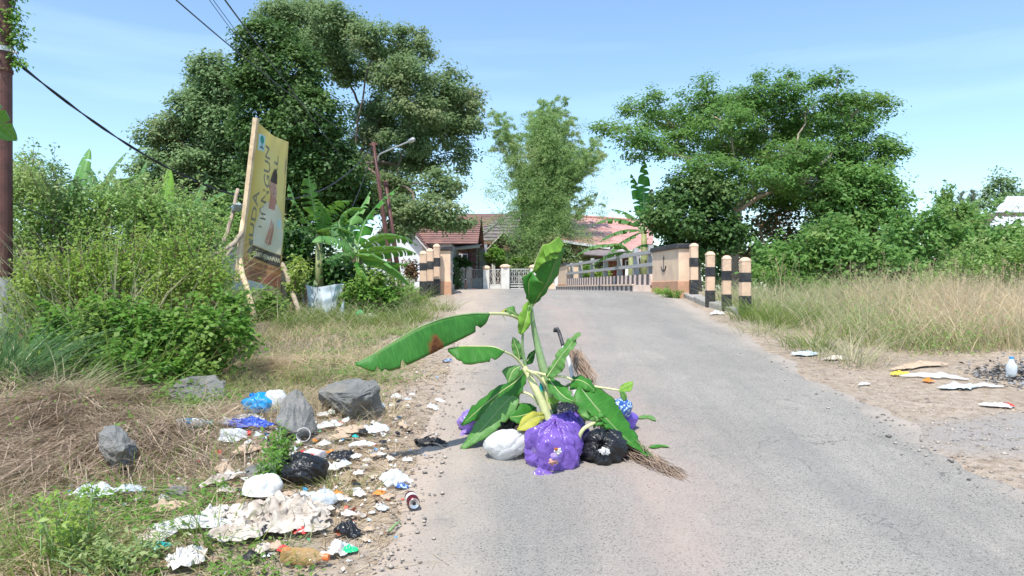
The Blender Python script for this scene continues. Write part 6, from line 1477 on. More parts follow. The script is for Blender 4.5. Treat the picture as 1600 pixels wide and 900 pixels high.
bag('white_bag', 'white plastic bag squeezed between the sky blue bag and the pyramid boulder', T(427, 652)+Vector((0, .1, .0)), .2, .15, .2, 'bag_white', (.2, -.3, .9), 8, 'plastic bag', TR, wr=.1, tuft=0)
crumple('plastic_bag', 'thin white bag bunched over the royal blue bag', T(386, 661), .26, .09, .07, 'bag_white', .1, 16, 'plastic bag', res=28, n_fold=6)
crumple('plastic_bag', 'grey white film dangling at the end of the royal blue bag', T(352, 668), .12, .1, .09, 'clear', .6, 17, 'plastic bag')
crumple('wrapper', 'small yellow and green wrapper tucked beside the sky blue bag', T(381, 650), .05, .06, .09, 'yellow', .1, 18, 'wrapper')
bottle('small clear water bottle with a blue label lying in the dry twigs', T(305, 672), .24, .035, .05, 'clear', 'teal', 'blue_plastic')
bottle('clear bottle with a red cap under the royal blue bag', T(368, 690), .19, .04, .4, 'clear', 'red_plastic', crush=.008)
bottle('big bottle of amber oil with an orange cap at the bottom edge', T(478, 886), .205, .036, -.12, 'amber', 'orange_cap', None)
crumple('wrapper', 'red wrapper behind the amber oil bottle', T(443, 871), .05, .05, .05, 'red_plastic', .4, 19, 'wrapper')
bottle('clear bottle with a red cap behind the torn black bag', T(488, 720), .18, .033, 2.6, 'clear', 'red_plastic', 'red_plastic', crush=.008)
bottle('clear bottle with a pale blue label above the cloth heap', T(485, 797), .17, .04, .5, 'clear', None, 'pattern', crush=.01)
bag('clear_bag', 'puffed clear plastic bag above the cloth heap', T(507, 795), .12, .1, .1, 'clear', (0, -.3, 1), 9, 'plastic bag', TR, wr=.2, tuft=.03)
# dark red drink can
ca = T(644, 803); ca.z = float(base_z(ca.y))+.045
r = empty('drink_can', ca, 'dark red drink can lying on the dusty road edge with its silver end showing', 'can'); d = Vector((.32, -.93, -.1)).normalized()
a = ca-d*.055; mb = MB(); mb.lathe([(0, .022), (.006, .028), (.012, .031), (.098, .031), (.106, .027)], a, d, 20)
o = mb.build('can_body', M['can_red'], r, smooth=True)
mb = MB(); mb.lathe([(.1065, .0265), (.11, .0265), (.1101, .024), (.108, .023)], a, d, 20); mb.build('can_end', M['can_end'], r, smooth=True)
mb = MB(); mb.lathe([(.1105, .009), (.1115, .008)], a, d, 12); mb.build('can_opening', M['net'], r)
mb = MB(); mb.lathe([(.03, .0313), (.05, .0314), (.06, .0313)], a, d, 20); mb.build('can_stripe', M['white_trim'], r, smooth=True)
# clear cup
c_ = T(474, 694)
r = empty('plastic_cup', c_, 'clear plastic cup lying with its rim towards the viewer below the pyramid boulder', 'cup'); mb = MB(); d = Vector((.1, -.85, .25)).normalized()
mb.lathe([(0, .03), (.09, .043)], c_+Vector((0, .05, .04)), d, 18); mb.f = [f for f in mb.f if len(f) == 4]; mb.m = mb.m[:len(mb.f)]; mb.build('cup_wall', M['clear'], r, smooth=True)
mb = MB(); ce = c_+Vector((0, .05, .04))+d*.09; u_ = d.orthogonal().normalized(); w_ = d.cross(u_); mb.tube([ce+(u_*math.cos(a)+w_*math.sin(a))*.044 for a in np.linspace(0, 6.28, 22)], .003, 5); mb.build('cup_rim', M['bag_white'], r)
for i, (px, py, sx, sy, h_, mt, rt, lb) in enumerate((
    (515, 672, .2, .1, .05, 'bag_white', .2, 'white film tucked under the slab boulder next to the pyramid boulder'),
    (550, 680, .22, .12, .03, 'card', .1, 'brown paper sheet flattened in front of the slab boulder'),
    (555, 690, .04, .04, .03, 'teal', .5, 'small teal bottle cap shaped scrap in front of the slab boulder'),
    (597, 640, .05, .16, .12, 'tarp', .2, 'pale sheet standing against the roadward side of the slab boulder'),
    (620, 626, .1, .07, .03, 'bag_white', .4, 'white scrap by the dry tuft beside the slab boulder'),
    (590, 680, .14, .12, .04, 'clear', .9, 'clear film in the dry grass below the slab boulder'),
    (568, 703, .16, .07, .03, 'clear', .1, 'long clear scrap in the dry twigs'),
    (677, 640, .08, .1, .05, 'clear', .7, 'clear cup shaped film at the road edge'),
    (690, 630, .12, .05, .02, 'bag_white', -.4, 'white strip of film at the road edge'),
    (686, 686, .1, .06, .04, 'tarp', .2, 'pale blue foam piece beside the black net'),
    (617, 757, .16, .2, .09, 'clear', .6, 'large clear bag with a blue printed edge at the roadside'),
    (627, 765, .09, .05, .03, 'pattern', .2, 'blue printed corner of the large clear bag'),
    (637, 723, .06, .05, .03, 'bag_white', .2, 'small white scrap below the black net'),
    (598, 800, .05, .05, .04, 'tarp', .3, 'small grey blue scrap by the dusty edge'),
    (593, 775, .07, .05, .04, 'orange', .4, 'faded orange peel wrapper by the large clear bag'),
    (607, 781, .06, .05, .03, 'card', 1.0, 'tan scrap next to the orange peel wrapper'),
    (546, 866, .07, .06, .03, 'green_plastic', .2, 'green half of a wrapper below the black crumpled scrap'),
    (528, 868, .08, .06, .03, 'bag_white', .5, 'white half of a wrapper with dark print below the black crumpled scrap'),
    (410, 870, .09, .07, .05, 'cloth', .8, 'ragged off white scrap over the bottom weeds'),
    (255, 790, .08, .07, .04, 'bag_white', .2, 'white scrap at the foot of the straw bank'),
    (265, 804, .17, .1, .05, 'card', .1, 'brown and pink carton at the foot of the straw bank'),
    (150, 780, .22, .14, .09, 'clear', .2, 'clear rumpled bag sunk in the straw bank'),
    (205, 775, .14, .08, .05, 'tarp', .7, 'pale film next to the clear rumpled bag'),
    (235, 855, .16, .1, .05, 'cloth', .5, 'grey striped rag near the lower weeds'),
    (250, 866, .08, .06, .03, 'teal', .2, 'green film strip below the grey striped rag'),
    (365, 695, .18, .1, .03, 'clear', .5, 'clear tray shaped film under the royal blue bag'),
    (352, 742, .1, .22, .05, 'card', .4, 'curled brown strip of bark like card, upper one'),
    (340, 760, .22, .08, .06, 'cloth', .9, 'curled pale strip of rag in the straw'),
    (352, 776, .1, .06, .04, 'cloth', .3, 'small curled rag end beside the straw'),
    (385, 712, .2, .08, .03, 'card', .7, 'flat brown leaf like card below the royal blue bag'),
    (505, 655, .1, .05, .03, 'bag_white', .1, 'white paper behind the cup'),
    (437, 810, .1, .06, .03, 'white_matt', .4, 'white foam crumbs above the cloth heap'),
    (530, 690, .14, .07, .03, 'card', .3, 'tan card corner in front of the slab boulder'),
    (470, 842, .07, .06, .04, 'red_plastic', .3, 'faded pink scrap at the roadward end of the cloth heap'),
    (1405, 588, .2, .1, .09, 'yellow', .3, 'bright yellow wrapper by the burnt litter'),
    (1495, 608, .3, .12, .05, 'tarp', .1, 'pale blue film on the burnt litter'),
    (1440, 574, .5, .12, .04, 'card', .05, 'long tan card strip behind the burnt litter'),
    (1460, 592, .45, .12, .05, 'bag_white', -.25, 'white torn film across the burnt litter'),
    (1540, 606, .25, .08, .04, 'bag_white', .1, 'white scrap at the far end of the burnt litter'),
    (1555, 637, .3, .08, .03, 'white_matt', .0, 'flat white and red wrapper lying on the bare dirt'),
    (1572, 637, .13, .07, .035, 'red_plastic', .0, 'red end of the flat wrapper on the bare dirt'),
    (1350, 603, .12, .06, .03, 'bag_white', .2, 'small white scrap on the straw before the yellow wrapper'),
    (1310, 563, .3, .1, .03, 'cloth', .2, 'grey scrap in the verge grass midway along'),
    (1257, 557, .3, .14, .04, 'tarp', .2, 'flattened pale film at the verge near the green tussock'),
    (1120, 492, .2, .16, .05, 'bag_white', .4, 'small white scrap on the tarmac before the broken kerb'),
    (1450, 598, .1, .07, .03, 'orange', .3, 'orange scrap at the near side of the burnt litter'),
    (700, 566, .1, .06, .03, 'pattern', .2, 'pale blue scrap at the road edge under the second leaf'),
    (575, 500, .34, .16, .08, 'bag_white', .1, 'white scrap of the green and white bag on the grass by the verge bush'),
    (563, 498, .2, .2, .07, 'green_plastic', .4, 'green film of the green and white bag on the grass by the verge bush'),
    (1130, 665, .05, .03, .006, 'white_matt', .3, 'lone white fleck on the right half of the road'))):
    crumple({'bag_white': 'plastic_scrap', 'card': 'cardboard_scrap', 'cloth': 'rag'}.get(mt, 'wrapper'), lb, T(px, py), sx, sy, h_, mt, rt, 20+i, 'litter', TR if px < 900 else 'litter on the right verge', res=16)
dm_ = [('dirty_film', 'off white film'), ('card', 'tan card'), ('clear', 'clear film'), ('cloth', 'grimy cloth'), ('net', 'black mesh'), ('bag_black', 'black plastic'), ('tarp', 'grey blue film'), ('dirty_film', 'off white film'), ('white_matt', 'white foam'),
       ('dirty_film', 'off white film'), ('card', 'tan card'), ('clear', 'clear film'), ('cloth', 'grimy cloth'), ('orange', 'orange foil'), ('tarp', 'grey blue film'), ('white_matt', 'white foam'), ('clear', 'clear film'), ('dirty_film', 'off white film'), ('net', 'black mesh')]
LM = (('the slab boulder', 548, 640), ('the pyramid boulder', 465, 655), ('the torn black bag', 474, 757), ('the white domed lid', 410, 776), ('the cloth heap', 437, 826), ('the amber bottle', 478, 886), ('the large clear bag', 617, 757),
      ('the black net', 672, 702), ('the drink can', 644, 797), ('the royal blue bag', 388, 672), ('the leafy weed', 440, 725), ('the green wrapper half', 546, 860), ('the glossy black scrap', 530, 722), ('the flattened brown paper', 550, 684))
seen_ = set(); tries = 0
while len(seen_) < 95 and tries < 1500:
    tries += 1; px, py = rnd.gauss(500, 85), rnd.gauss(745, 70)
    if tries % 3 == 0: py = rnd.uniform(600, 880); px = 655-(py-600)*.3-abs(rnd.gauss(0, 38))
    if not (250 < px < 665 and 615 < py < 890): continue
    q_ = T(px, py)
    if q_.x > xl(q_.y)-.06: continue
    mt, cw = rnd.choice(dm_); z_ = rnd.uniform(.025, .08); nm, lx2, ly2 = min(LM, key=lambda l: (l[1]-px)**2+((l[2]-py)*1.5)**2)
    dx_, dy_ = px-lx2, (py-ly2)*1.5
    side_ = ('roadward of' if dx_ > 0 else 'hedgeward of') if abs(dx_) > abs(dy_) else ('just in front of' if dy_ > 0 else 'just beyond')
    if math.hypot(dx_, dy_) > 45: side_ = 'some way '+side_.replace('just ', '')
    lb3 = ('tiny' if z_ < .042 else 'small' if z_ < .062 else 'palm sized')+' scrap of '+cw+' '+side_+' '+nm
    if lb3 in seen_: continue
    seen_.add(lb3)
    crumple('litter_scrap', lb3, q_, z_, z_*rnd.uniform(.5, 1.1), z_*rnd.uniform(.2, .6), mt, rnd.uniform(0, 3), 300+len(seen_), 'litter', 'small dirty scraps on the left verge', res=9)
# clear water bottle standing up in the right grass
q = T(1580, 592); r = empty('plastic_bottle', q, 'upright clear water bottle wedged in the grass at the end of the burnt litter', 'bottle')
mb = MB(); mb.lathe([(0, .03), (.02, .042), (.07, .046), (.1, .042), (.13, .025), (.16, .016)], q+Vector((0, 0, .02)), (0, 0, 1), 16); mb.build('bottle_body', M['clear'], r, smooth=True)
mb = MB(); mb.lathe([(.16, .018), (.18, .018)], q+Vector((0, 0, .02)), (0, 0, 1), 10); mb.build('bottle_cap', M['blue_plastic'], r)
# burnt patch
X, Y = region(4500, 4.2, 5.9, 6.3, 7.3, lambda X, Y: np.exp(-(((X-4.85)/.62)**2+((Y-6.75)/.22)**2))); C = np.stack([X, Y, gz(X, Y)+rng.uniform(.004, .035, len(X))], 1)
M['ash'] = leafy('burnt_scraps', (.02, .02, .022), (.3, .31, .32), (.06, .06, .065), .05, .7, 8, .3)
setk(foliage('burnt_litter', C, .05, M['ash'], None, aspect=.5, up=1.0))
# tiny scraps scattered through the left litter, and dry leaves
m, t, b = nodes('scraps'); rp = t.nodes.new('ShaderNodeValToRGB'); rp.color_ramp.interpolation = 'CONSTANT'; t.links.new(island(t), rp.inputs[0])
e_ = rp.color_ramp.elements; e_[0].position = 0; e_[0].color = (.62, .59, .54, 1); e_[1].position = .3; e_[1].color = (.28, .19, .13, 1)
for p_, c_ in ((.55, (.55, .45, .35, 1)), (.72, (.03, .03, .03, 1)), (.8, (.6, .68, .72, 1)), (.9, (.7, .12, .07, 1)), (.94, (.05, .3, .6, 1)), (.97, (.1, .42, .2, 1))):
    x = e_.new(p_); x.color = c_
t.links.new(rp.outputs[0], b.inputs['Base Color']); b.inputs['Roughness'].default_value = .5; M['scraps'] = m
X, Y = region(24000, -2.9, -.5, 3.0, 7.5, lambda X, Y: np.exp(-(((X+1.5)/.7)**2+((Y-4.6)/1.0)**2))*.34*(.2+.8*patch(X, Y, 2.5, -.2, .4, 107))+.04*np.exp(-((X+.85)/.2)**2))
C = np.stack([X, Y, gz(X, Y)+rng.uniform(.006, .03, len(X))], 1)
setk(foliage('litter_scraps', C, .024, M['scraps'], None, aspect=.8, up=1.2, fold=.3))
C2 = C[::4]+rng.normal(size=C[::4].shape)*[.12, .15, .002]; C2 = C2[C2[:, 0] < -.68]; C2[:, 2] = gz(C2[:, 0], C2[:, 1])+.018
setk(foliage('larger_litter_scraps', C2, .05, M['scraps'], None, aspect=.8, up=.9, fold=.5))
X, Y = region(9000, -3.2, -.5, 2.7, 9, lambda X, Y: el(X, Y)*.5+.1*np.exp(-((X+.62)/.15)**2)); C = np.stack([X, Y, gz(X, Y)+rng.uniform(.004, .02, len(X))], 1)
setk(foliage('dry_leaves', C, .03, M['lf_dead'], None, aspect=.5, up=1.4, fold=.3))
X, Y = region(5000, 2.7, 7, 4, 8.5, lambda X, Y: er_(X, Y)*.25); C = np.stack([X, Y, gz(X, Y)+rng.uniform(.004, .012, len(X))], 1)
setk(foliage('verge_chaff', C, .025, M['gr_dry'], None, aspect=.4, up=1.6, fold=.2))
# twigs and sticks
for i, (a, b_, lb) in enumerate((((312, 648), (330, 610), 'short pale stick poking up beside the sky blue bag'), ((608, 838), (627, 830), 'green brown stick on the dust at the road edge'), ((346, 570), (395, 500), 'grey branch rising from the verge to the banner stakes'),
        ((330, 545), (400, 520), 'long pale dry stem lying across the verge grass'), ((240, 690), (330, 720), 'dry reed lying over the straw'), ((700, 712), (662, 700), 'thin dark twig at the road edge by the black net'))):
    A_, B_ = T(*a), T(*b_)
    if i in (0,): B_ = A_+Vector((.03, .05, .22))
    if i == 2: B_ = P(b_[0], b_[1], A_.y+.8)
    A_.z += .02; B_.z += .03
    mb = MB(); mb.tube(resample([A_, A_.lerp(B_, .5)+Vector((.01, .02, .02)), B_], 8), [.008-.0006*k for k in range(8)], 6); o = mb.build('stick', M['wood_old' if i != 1 else 'stem_green'], smooth=True); tag(o, lb, 'stick', 'sticks on the verge')
# black net bag on the dust
q = T(680, 702); o = crumple('net_bag', 'flattened black net bag with a looped strap at the road edge', q, .24, .13, .045, 'net', .15, 81, 'net bag', None, res=26, n_fold=6)
mb = MB(); q0 = T(660, 697); mb.tube([q0+Vector((.045*math.cos(a), .06*math.sin(a), .03+.02*math.sin(a*2))) for a in np.linspace(0, 6.2, 20)], .009, 6); mb.build('strap', M['net'], o, smooth=True)
# torn pale sheet beside the banner
def tarp():
    q = P(503, 470, 10.9); r = empty('torn_sheet', gp(q.x, 10.9), 'torn pale blue white sheet standing in the weeds beside the banner prop', 'sheet'); V = []; n_ = 36; UVs = []
    for j in range(n_):
        v = j/(n_-1)
        for i in range(n_):
            u = i/(n_-1); px = 472+u*(66-10*(1-v)*(1 if u > .5 else 0))-(1-v)*6*(u > .8); top = 446+math.sin(u*5)*2.5-4*(u < .3)*(1-u/.3); bot = 503-14*max(0, u-.55)/.45
            py = bot+(top-bot)*v; Y = 10.9+.07*math.sin(u*6+1)+.03*math.sin(u*17+v*4)+.1*v+.03*noise.noise(Vector((u*4, v*4, 1)))
            V.append(tuple(P(px, py, Y)))
    npmesh('sheet_panel', V, grid_faces(n_, n_), M['tarp'], r, smooth=True)
    V = []
    for j in range(14):
        for i in range(14):
            u = i/13; v = j/13; V.append(tuple(P(520+18*u+4*v*(1-u), 500-30*v*u-2+(1-v)*2, 10.75+.05*math.sin(u*6)+.04*v)))
    npmesh('torn_flap', V, grid_faces(14, 14), M['tarp'], r, smooth=True)
    mb = MB(); a = P(537, 447, 11.15); g_ = gp(P(534, 0, 11.1).x, 11.1); mb.tube([a, a.lerp(g_, .5), g_], .02, 6); mb.build('sheet_stake', M['wood_old'], r)
tarp()
o = crumple('rag', 'grey rag tied to the stick behind the banner frame', P(372, 325, 10.95), .16, .12, .1, 'tarp', .2, 90, 'rag', None, res=18, tilt=Matrix.Rotation(math.radians(80), 3, 'X'), flatz=False)

# ------------------------------------------------------------------ the pile in the road
PG = 'trash bags in the road pile'
r = bag('trash_bag', 'big purple bag at the front of the pile, pale contents showing through', P(866, 740, 4.42)+Vector((0, .02, 0)), .35, .3, .31, 'film_purple', (.03, -.12, 1), 11, ntuft=6, wr=.36, tuft=.03, peak=.25, nu=150, nv=80)
bag('x', None, P(866, 740, 4.42)+Vector((0, .03, .004)), .315, .25, .275, 'inside', (.03, -.12, 1), 31, wr=.25, tuft=0, peak=.15, parent=r)
for px, py, s1, mt, sd_ in ((868, 714, .06, 'bag_lilac', 1), (872, 705, .045, 'white_matt', 2), (869, 702, .026, 'orange', 3), (864, 722, .05, 'ink_skin', 4)):
    crumple('contents', None, P(px, py, 4.245), s1, s1*.8, .02, mt, .2, 200+sd_, parent=r, res=12, tilt=Matrix.Rotation(math.radians(75), 3, 'X'), flatz=False)
crumple('bag_skirt', None, P(846, 735, 4.27)+Vector((0, 0, .01)), .2, .12, .06, 'bag_purple', .1, 211, parent=r, res=22)
bag('trash_bag', 'violet bag rising behind the big purple bag', P(884, 712, 4.72), .3, .22, .3, 'bag_violet', (.1, -.2, 1), 12, wr=.16, tuft=.02, peak=.1)
bag('trash_bag', 'small violet bag end between orange cloth and big purple bag', P(844, 708, 4.62), .13, .14, .2, 'bag_violet', (-.5, -.2, .8), 13, wr=.12, tuft=0)
bag('trash_bag', 'tied black bag beside the big purple bag with a star of pleats', P(943, 731, 4.5), .275, .25, .25, 'bag_black', (-.2, -.75, .5), 14, wr=.26, ntuft=8, tuft=.03, peak=-.1)
crumple('paper_scrap', 'silver white scrap stuck on the front of the tied black bag', P(945, 705, 4.375), .045, .06, .012, 'bag_white', .9, 212, 'litter', None, res=12, tilt=Matrix.Rotation(math.radians(70), 3, 'X'), flatz=False)
bag('trash_bag', 'soft white bag at the front corner of the pile', P(790, 716, 4.55), .255, .2, .185, 'bag_white', (.5, .1, .5), 15, wr=.16, tuft=.02, peak=.12)
bag('trash_bag', 'glossy black bag standing behind the white bag', P(803, 694, 4.9), .22, .22, .27, 'bag_black', (.3, .1, .9), 16, wr=.22, tuft=.03)
bag('trash_bag', 'black bag at the back of the pile behind the stems', P(884, 684, 5.05), .25, .25, .27, 'bag_black', (.2, .1, .9), 17, wr=.18, tuft=.03)
bag('trash_bag', 'long lilac bag slumped under the dark leaf at the outer side of the pile', P(752, 676, 5.15), .34, .24, .19, 'bag_lilac', (-.7, -.1, .5), 18, wr=.16, tuft=.02)
crumple('plastic_bag', 'thin lilac film trailing out from the slumped lilac bag', P(735, 672, 5.05), .22, .12, .07, 'bag_lilac', .6, 213, 'plastic bag', None, res=24, n_fold=5)
bag('trash_bag', 'violet bag beyond the drooping leaf on the far side of the pile', P(972, 672, 5.15), .2, .2, .16, 'bag_violet', (.3, .2, .8), 19, wr=.16, tuft=.02)
bag('patterned_bag', 'blue patterned bag on top of the far violet bag', P(966, 640, 5.12), .16, .15, .13, 'pattern', (.3, .2, .8), 20, 'plastic bag', None, wr=.2, tuft=0, parent=None) if False else None
o = bag('patterned_bag', 'blue patterned bag lying on the far violet bag', P(970, 652, 5.02), .15, .14, .14, 'pattern', (.1, .3, .9), 20, 'plastic bag', 'x', wr=.2, tuft=.02)
o['group'] = 'small things in the road pile'
bag('cloth_bundle', 'dark brown cloth bundle beside the white bag', P(816, 700, 4.72), .13, .14, .17, 'brown_cloth', (0, .2, 1), 21, 'cloth', 'small things in the road pile', wr=.12, tuft=0)
bag('orange_cloth', 'orange cloth wedged between the brown bundle and the purple bags', P(832, 698, 4.68), .07, .1, .19, 'orange', (0, .2, 1), 22, 'cloth', 'small things in the road pile', wr=.3, tuft=0)
bag('teal_scrap', 'small teal plastic scrap behind the pale stem', P(847, 640, 5.0), .05, .05, .2, 'teal', (0, .2, 1), 23, 'litter', 'small things in the road pile', wr=.2, tuft=0)

# broom leaning behind the sapling
r = empty('broom', P(905, 610, 5.2), 'upturned stick broom with a white handle ending in a black hook', 'broom')
mb = MB(); mb.tube([P(903, 668, 5.0), P(897, 600, 5.2), P(888, 560, 5.3), P(880, 541, 5.35)], .014, 8); mb.build('handle', M['bag_white'], r, smooth=True)
mb = MB(); mb.tube(resample([P(880, 541, 5.35), P(875, 524, 5.4), P(871, 514, 5.42), P(868, 513, 5.42), P(867, 519, 5.42)], 10), .014, 8); mb.build('handle_hook', M['black_paint'], r, smooth=True)
def bristle(n, pa, pb, sa, sb, parent, name='bristles', mat='twig', rad=.0016, curl=.04):
    pa, pb = Vector(pa), Vector(pb); A_ = np.array(pa)+rng.normal(size=(n, 3))*sa; B_ = np.array(pb)+rng.normal(size=(n, 3))*sb
    V = []; k = 5; pr = [A_+(B_-A_)*t_+(rng.normal(size=(n, 3))*curl*math.sin(math.pi*t_)) for t_ in np.linspace(0, 1, k)]
    for i in range(k):
        w_ = rad*(1-.5*i/k)
        for d_ in ((1, 0, .2), (-.5, .8, -.2), (-.5, -.8, 0)): V.append(pr[i]+np.array(d_)*w_)
    V = np.stack(V, 1); q = np.array([[3*i+j, 3*i+(j+1) % 3, 3*i+3+(j+1) % 3, 3*i+3+j] for i in range(k-1) for j in range(3)])
    vv = V.reshape(-1, 3); gmin = base_z(vv[:, 1])+.016; vv[:, 2] = np.maximum(vv[:, 2], gmin)
    return npmesh(name, vv, (np.arange(n)[:, None, None]*k*3+q[None]).reshape(-1, 4), M[mat], parent)
M['bristle'] = leafy('dry_bristles', (.36, .25, .18), (.62, .46, .34), None, .1, .9, spec=.1)
bristle(90, P(897, 548, 5.35), P(918, 592, 5.25), (.025, .02, .012), (.04, .03, .03), r, mat='bristle', rad=.003, curl=.012)
bristle(50, P(903, 562, 5.3), P(925, 604, 5.22), (.03, .02, .02), (.025, .02, .03), r, mat='bristle', rad=.003, curl=.012)
r = empty('dry_root_bundle', P(1000, 705, 4.6), 'brown brush of dry roots trailing from the pile over the road', 'dry roots')
bristle(260, P(948, 675, 4.75)+Vector((0, 0, .03)), P(985, 712, 4.6)+Vector((0, 0, .03)), (.03, .05, .03), (.03, .05, .018), r, 'root_mass', 'bristle', .0028, .02)
bristle(240, P(972, 700, 4.65)+Vector((0, 0, .02)), P(1022, 726, 4.45), (.035, .05, .02), (.035, .04, .006), r, 'root_mass', 'bristle', .0026, .03)
bristle(110, P(1010, 722, 4.47), P(1060, 750, 4.22), (.03, .04, .008), (.03, .05, .006), r, 'root_tips', 'bristle', .0022, .03)

# ------------------------------------------------------------------ the banana sapling, leaf by leaf
sap = empty('banana_sapling', P(858, 690, 4.75), 'cut banana sapling planted upright in the trash pile, one long leaf stretched out', 'banana plant')
def blade(name, mid, A_, B_, mat, n=30, curve=.012, wave=.006, seed=0, parent=None, rib=.005, ribm='stem_pale', nc=7):
    """leaf lofted between two edges through its midrib; points are (px, py, Y)"""
    f = lambda l: [P(*p) for p in l]; m_ = resample(f(mid), n); a_ = resample(f(A_), n) if A_ else None; b_ = resample(f(B_), n) if B_ else None
    V = []; UV = []; cols = []
    us = np.linspace(0, 1, nc); rs_ = random.Random(seed*13+5)
    for i in range(n):
        row = []; t_ = i/(n-1)
        d = (m_[min(i+1, n-1)]-m_[max(0, i-1)]).normalized()
        if a_:
            for u in us[::-1]: row.append((a_[i], u, -1))
        start = 0 if not a_ else 1
        if b_:
            for u in us[start:]: row.append((b_[i], u, 1))
        tear_a, tear_b = (rs_.random() < .12)*rs_.uniform(.05, .3), (rs_.random() < .13)*rs_.uniform(.05, .35)
        edge_j = .03*noise.noise(Vector((t_*14, seed, 0)))
        for e, u, sg in row:
            tu = (tear_b if sg > 0 else tear_a)*(.08 < t_ < .93)
            p = m_[i].lerp(e, u*(1-(tu if u > .99 else tu*.6 if u > .8 else 0)+edge_j*u)); nn = d.cross(e-m_[i])
            if nn.length > 1e-6:
                nn.normalize(); nn *= sg
                wv = wave*math.sin(t_*19+seed*2+sg)*u+wave*.7*math.sin(t_*47+seed*3+u*2)*u
                p = p+nn*(curve*.45*math.sin(math.pi*u*.9)+wv*.8)
            V.append(tuple(p)); UV.append((u*sg, t_))
        cols = len(row)
    o = npmesh(name, V, grid_faces(n, cols), M[mat], parent or sap, uv=UV, smooth=True)
    sol = o.modifiers.new('thick', 'SOLIDIFY'); sol.thickness = .0012; sol.offset = 0
    if rib: mb = MB(); mb.tube([p for p in m_], [rib*(1-.8*i/n) for i in range(n)], 6); mb.build('midrib', M[ribm], o, smooth=True)
    return o
def stalk(pts, r0_, r1_, mat='stem_pale', name='leaf_stalk', n=14):
    p = resample([P(*q) for q in pts], n); mb = MB(); mb.tube(p, [r0_+(r1_-r0_)*i/(n-1) for i in range(n)], 10); return mb.build(name, M[mat], sap, smooth=True)
stalk([(858, 660, 4.72), (848, 632, 4.74), (836, 606, 4.76), (827, 588, 4.8), (819, 574, 4.82)], .031, .019, 'stem_pale', 'main_stem', 18)
stalk([(864, 655, 4.76), (855, 625, 4.78), (851, 600, 4.8), (847, 590, 4.82)], .014, .009, 'stem_pale', 'side_stem')
stalk([(856, 600, 4.86), (848, 572, 4.88), (840, 540, 4.9), (834, 512, 4.9), (830, 480, 4.9), (829, 470, 4.9)], .034, .01, 'stem_green', 'main_stem', 18)
stalk([(852, 650, 4.84), (856, 620, 4.86), (856, 598, 4.86)], .03, .034, 'stem_green', 'main_stem')
# long leaf stretched to the left: half blade hanging from its midrib
stalk([(822, 510, 4.86), (812, 499, 4.84), (796, 492, 4.8), (780, 490, 4.75), (764, 490, 4.7)], .012, .009)
blade('leaf', [(765, 490, 4.7), (740, 490, 4.65), (715, 493, 4.6), (685, 500, 4.52), (650, 514, 4.45), (615, 534, 4.38), (585, 552, 4.32), (556, 568, 4.28)],
      [(765, 491, 4.72), (742, 500, 4.69), (716, 508, 4.65), (686, 518, 4.58), (651, 532, 4.5), (616, 550, 4.42), (586, 563, 4.36), (556, 570, 4.3)],
      [(765, 492, 4.7), (757, 508, 4.67), (733, 524, 4.61), (700, 540, 4.53), (660, 560, 4.43), (620, 577, 4.34), (585, 581, 4.29), (556, 571, 4.28)], 'ban_burn', 44, .02, .008, 1, rib=.007, ribm='stem_green', nc=9)
# second leaf to the left
stalk([(822, 580, 4.82), (814, 568, 4.8), (802, 556, 4.76), (787, 549, 4.7)], .01, .007)
blade('leaf', [(788, 549, 4.7), (770, 542, 4.66), (745, 541, 4.62), (720, 541, 4.58), (700, 545, 4.55)], [(788, 549, 4.72), (770, 545, 4.72), (745, 545, 4.68), (720, 545, 4.62), (700, 547, 4.56)],
      [(788, 550, 4.7), (775, 562, 4.6), (750, 568, 4.56), (722, 568, 4.52), (700, 549, 4.55)], 'ban', 26, .015, .006, 2, rib=.006)
# tall folded leaf at the top: upper blade, its fold with sunlight put into a paler green, lower fold and shoulder
blade('leaf', [(830, 482, 4.9), (842, 462, 4.88), (856, 440, 4.86), (866, 415, 4.86), (873, 395, 4.87), (873, 371, 4.9)], [(830, 480, 4.9), (831, 452, 4.84), (833, 425, 4.8), (846, 404, 4.79), (860, 385, 4.82), (870, 371, 4.9)],
      [(831, 483, 4.9), (851, 460, 4.92), (868, 436, 4.95), (878, 410, 4.97), (882, 390, 4.96), (878, 373, 4.92)], 'ban', 34, .018, .006, 3, rib=.004, ribm='ban_lt')
blade('leaf_fold', [(832, 425, 4.78), (838, 404, 4.77), (844, 390, 4.76), (848, 382, 4.76)], None, [(834, 427, 4.8), (850, 411, 4.76), (872, 404, 4.8), (876, 402, 4.84)], 'ban_lt', 20, .01, .008, 4, rib=.003, ribm='stem_pale')
blade('leaf_fold', [(848, 382, 4.76), (858, 380, 4.79), (866, 374, 4.84), (873, 369, 4.88)], None, [(852, 404, 4.74), (866, 395, 4.78), (878, 394, 4.85), (881, 382, 4.9)], 'ban_lt', 20, .012, .008, 5, rib=0)
blade('leaf_fold', [(832, 425, 4.78), (826, 440, 4.76), (826, 458, 4.78), (829, 474, 4.82)], [(831, 424, 4.78), (820, 430, 4.74), (816, 438, 4.73), (822, 466, 4.78)], [(832, 425, 4.78), (842, 438, 4.72), (851, 447, 4.74), (830, 475, 4.82)], 'ban', 24, .016, .004, 6, rib=0, nc=8)
blade('leaf', [(828, 470, 4.86), (825, 485, 4.82), (822, 500, 4.8), (813, 522, 4.8)], [(826, 468, 4.85), (815, 482, 4.8), (809, 500, 4.78), (810, 520, 4.8)], [(829, 474, 4.87), (829, 490, 4.82), (828, 508, 4.8), (816, 523, 4.8)], 'ban_lt', 20, .014, .01, 7, rib=.003)
stalk([(817, 522, 4.82), (816, 540, 4.82), (818, 556, 4.83), (822, 576, 4.84)], .008, .012, 'stem_green')
